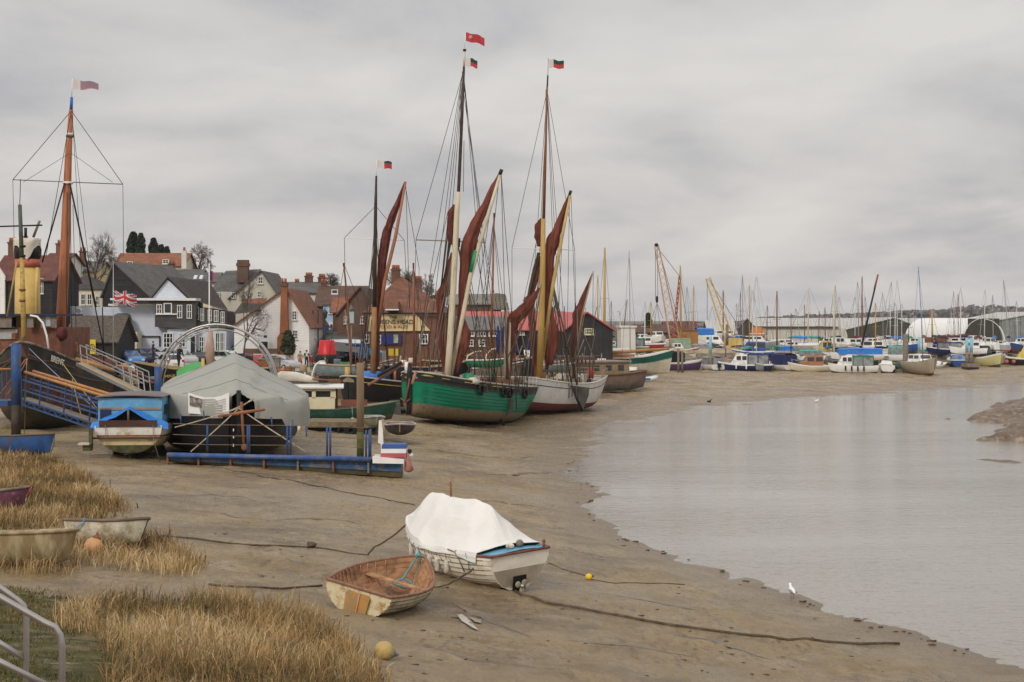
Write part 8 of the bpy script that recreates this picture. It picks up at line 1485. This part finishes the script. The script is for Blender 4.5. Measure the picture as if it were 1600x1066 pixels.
for a in ((944,945,387,'o',.17,'towering over the long green and cream yacht','cream',176,'green'),(934,934,430,'o',.10,'rising just behind the red roof of the black gable shed'),(955,955,470,'k',.06,'before the gable end of the black shed'),(972,980,468,'k',.06,'leaning sharply beside the white hut'),(1007,1008,470,'w',.09,'standing between the long yacht and the hanging boat','white',190),(1017,1017,471,'o',.09,'beside the boat hanging from the crane'),(1064,1063,415,'o',.15,'thick and tall just beyond the red crane'),(1080,1073,447,'g',.05,'leaning slightly above the orange hut'),(1083,1084,446,'o',.09,'with a yard across it near the blue cover'),(1113,1113,478,'w',.05,'slim beside the pale blue topped pile'),(1130,1130,454,'b',.11,'crossing the yellow crane jib'),(1150,1151,474,'g',.05,'just beyond the foot of the yellow jib'),(1158,1157,457,'b',.06,'thin among the white masts above the navy cruiser'),(1161,1160,430,'g',.07,'tallest of those left of the dark blue cruiser'),(1171,1171,445,'o',.07,'above the white cabin of the navy cruiser'),(1176,1176,453,'w',.08,'over the dark blue cruiser, lower of its pair'),(1182,1182,430,'w',.08,'over the dark blue cruiser, higher of its pair'),(1198,1199,477,'b',.08,'rising over the small white sports boat'),(1214,1214,455,'b',.12,'stout before the near end of the cream round shed'),(1236,1236,489,'b',.07,'short, left of the varnished wheelhouse'),(1252,1243,482,'g',.05,'leaning before the cream round shed'),(1257,1257,476,'b',.06,'above the varnished wheelhouse'),(1262,1264,449,'c',.10,'tall before the middle of the cream round shed'),(1279,1280,486,'b',.06,'before the yellow wheelhouse'),(1290,1289,480,'b',.07,'just behind the yellow wheelhouse'),(1303,1303,452,'c',.15,'thick and tall at the curved end of the round shed'),(1305,1305,445,'g',.04,'very thin beside the thick cream one'),(1313,1311,463,'c',.07,'beyond the white cabin of the green canvas cruiser'),(1336,1336,463,'w',.06,'over the bright blue sheet, lower of its pair'),(1342,1340,440,'g',.07,'over the bright blue sheet, higher of its pair'),(1347,1347,432,'b',.11,'dark topped, tallest above the green canvas cruiser'),(1352,1352,463,'g',.05,'close against the dark topped brown one'),(1368,1368,473,'o',.08,'right of the black slanting spar'),(1380,1379,457,'g',.05,'over the flying bridge of the white cruiser'),(1383,1393,440,'g',.05,'leaning steeply above the stern on white yacht'),(1391,1391,475,'w',.07,'over the teal hood, lowest of the cluster'),(1398,1399,472,'w',.07,'over the teal hood, between a lower and a higher one'),(1402,1402,436,'w',.08,'over the teal hood, tallest of the white cluster'),(1409,1409,474,'w',.07,'immediately left of the thick dark pile'),(1420,1420,490,'k',.06,'immediately right of the thick dark pile'),(1457,1456,484,'o',.15,'stout and short beside the beige yacht'),(1491,1490,455,'g',.06,'over the bright blue boat, left of its close companions'),(1497,1497,459,'b',.06,'over the bright blue boat, in the middle of its companions'),(1501,1501,448,'w',.08,'over the bright blue boat, tallest of its companions'),(1486,1486,478,'w',.05,'low before the white arched hangar'),(1530,1535,482,'g',.05,'slanting across the arched hangar doorway'),(1538,1539,452,'w',.07,'over the arched hangar, taller of its pair'),(1552,1551,461,'g',.07,'over the arched hangar, shorter of its pair'),(1577,1568,437,'g',.07,'tall and leaning beside the grey green shed'),(1590,1588,470,'w',.05,'before the grey green shed')): yacht(*a)
o = thing('black_spar', 'thick black spar slanting up among the masts above the green canvas cruiser', 'spar', P(1354, 506, 210)); MB().tube([P(1345,548,210), P(1354,506,210), P(1372,429,210)], [.14,.15,.1], BLACK, 8).build('spar', o, True); MB().tube([P(1366,452,209.8), P(1372,429,209.8)], .12, RUST, 7).build('spar_end', o, True)
o = thing('scrap_heap', 'reddish brown heap of gear in front of the white arched hangar', 'heap', P(1478, 545, 235)); g_ = random.Random(6)
for k in range(40): MB().box(P(g_.uniform(1440,1512), g_.uniform(526,545), g_.uniform(228,238)), (g_.uniform(.4,1.6), .6, g_.uniform(.4,1.1)), [RUST, BROWNP, GREYW, mat('scrap_dark', (.06,.045,.04)), cols['red'], cvs['navy']][k % 6], M.Rotation(g_.uniform(-.5,.5), 3, 'Y')).build('scrap_piece', o, True)
MB().box(P(1571,520,240), (3.2,2,1.4), mat('container_blue', (.05,.12,.4), .6, .1)).build('storage_box', None) if 0 else None
# ---- the moist air over the creek ------------------------------------------------------------------
hzm = bpy.data.materials.new('haze'); hzm.use_nodes = True; nt = hzm.node_tree; nt.nodes.remove(nt.nodes['Principled BSDF']); pv = nt.nodes.new('ShaderNodeVolumePrincipled'); pv.inputs['Color'].default_value = (.86,.88,.93,1); pv.inputs['Density'].default_value = .00011; nt.links.new(pv.outputs[0], nt.nodes['Material Output'].inputs['Volume'])
tag(MB().box((0, 1900, 10), (9000, 4000, 40), hzm).build('haze'), 'thin grey haze over the creek', 'haze', kind='stuff')
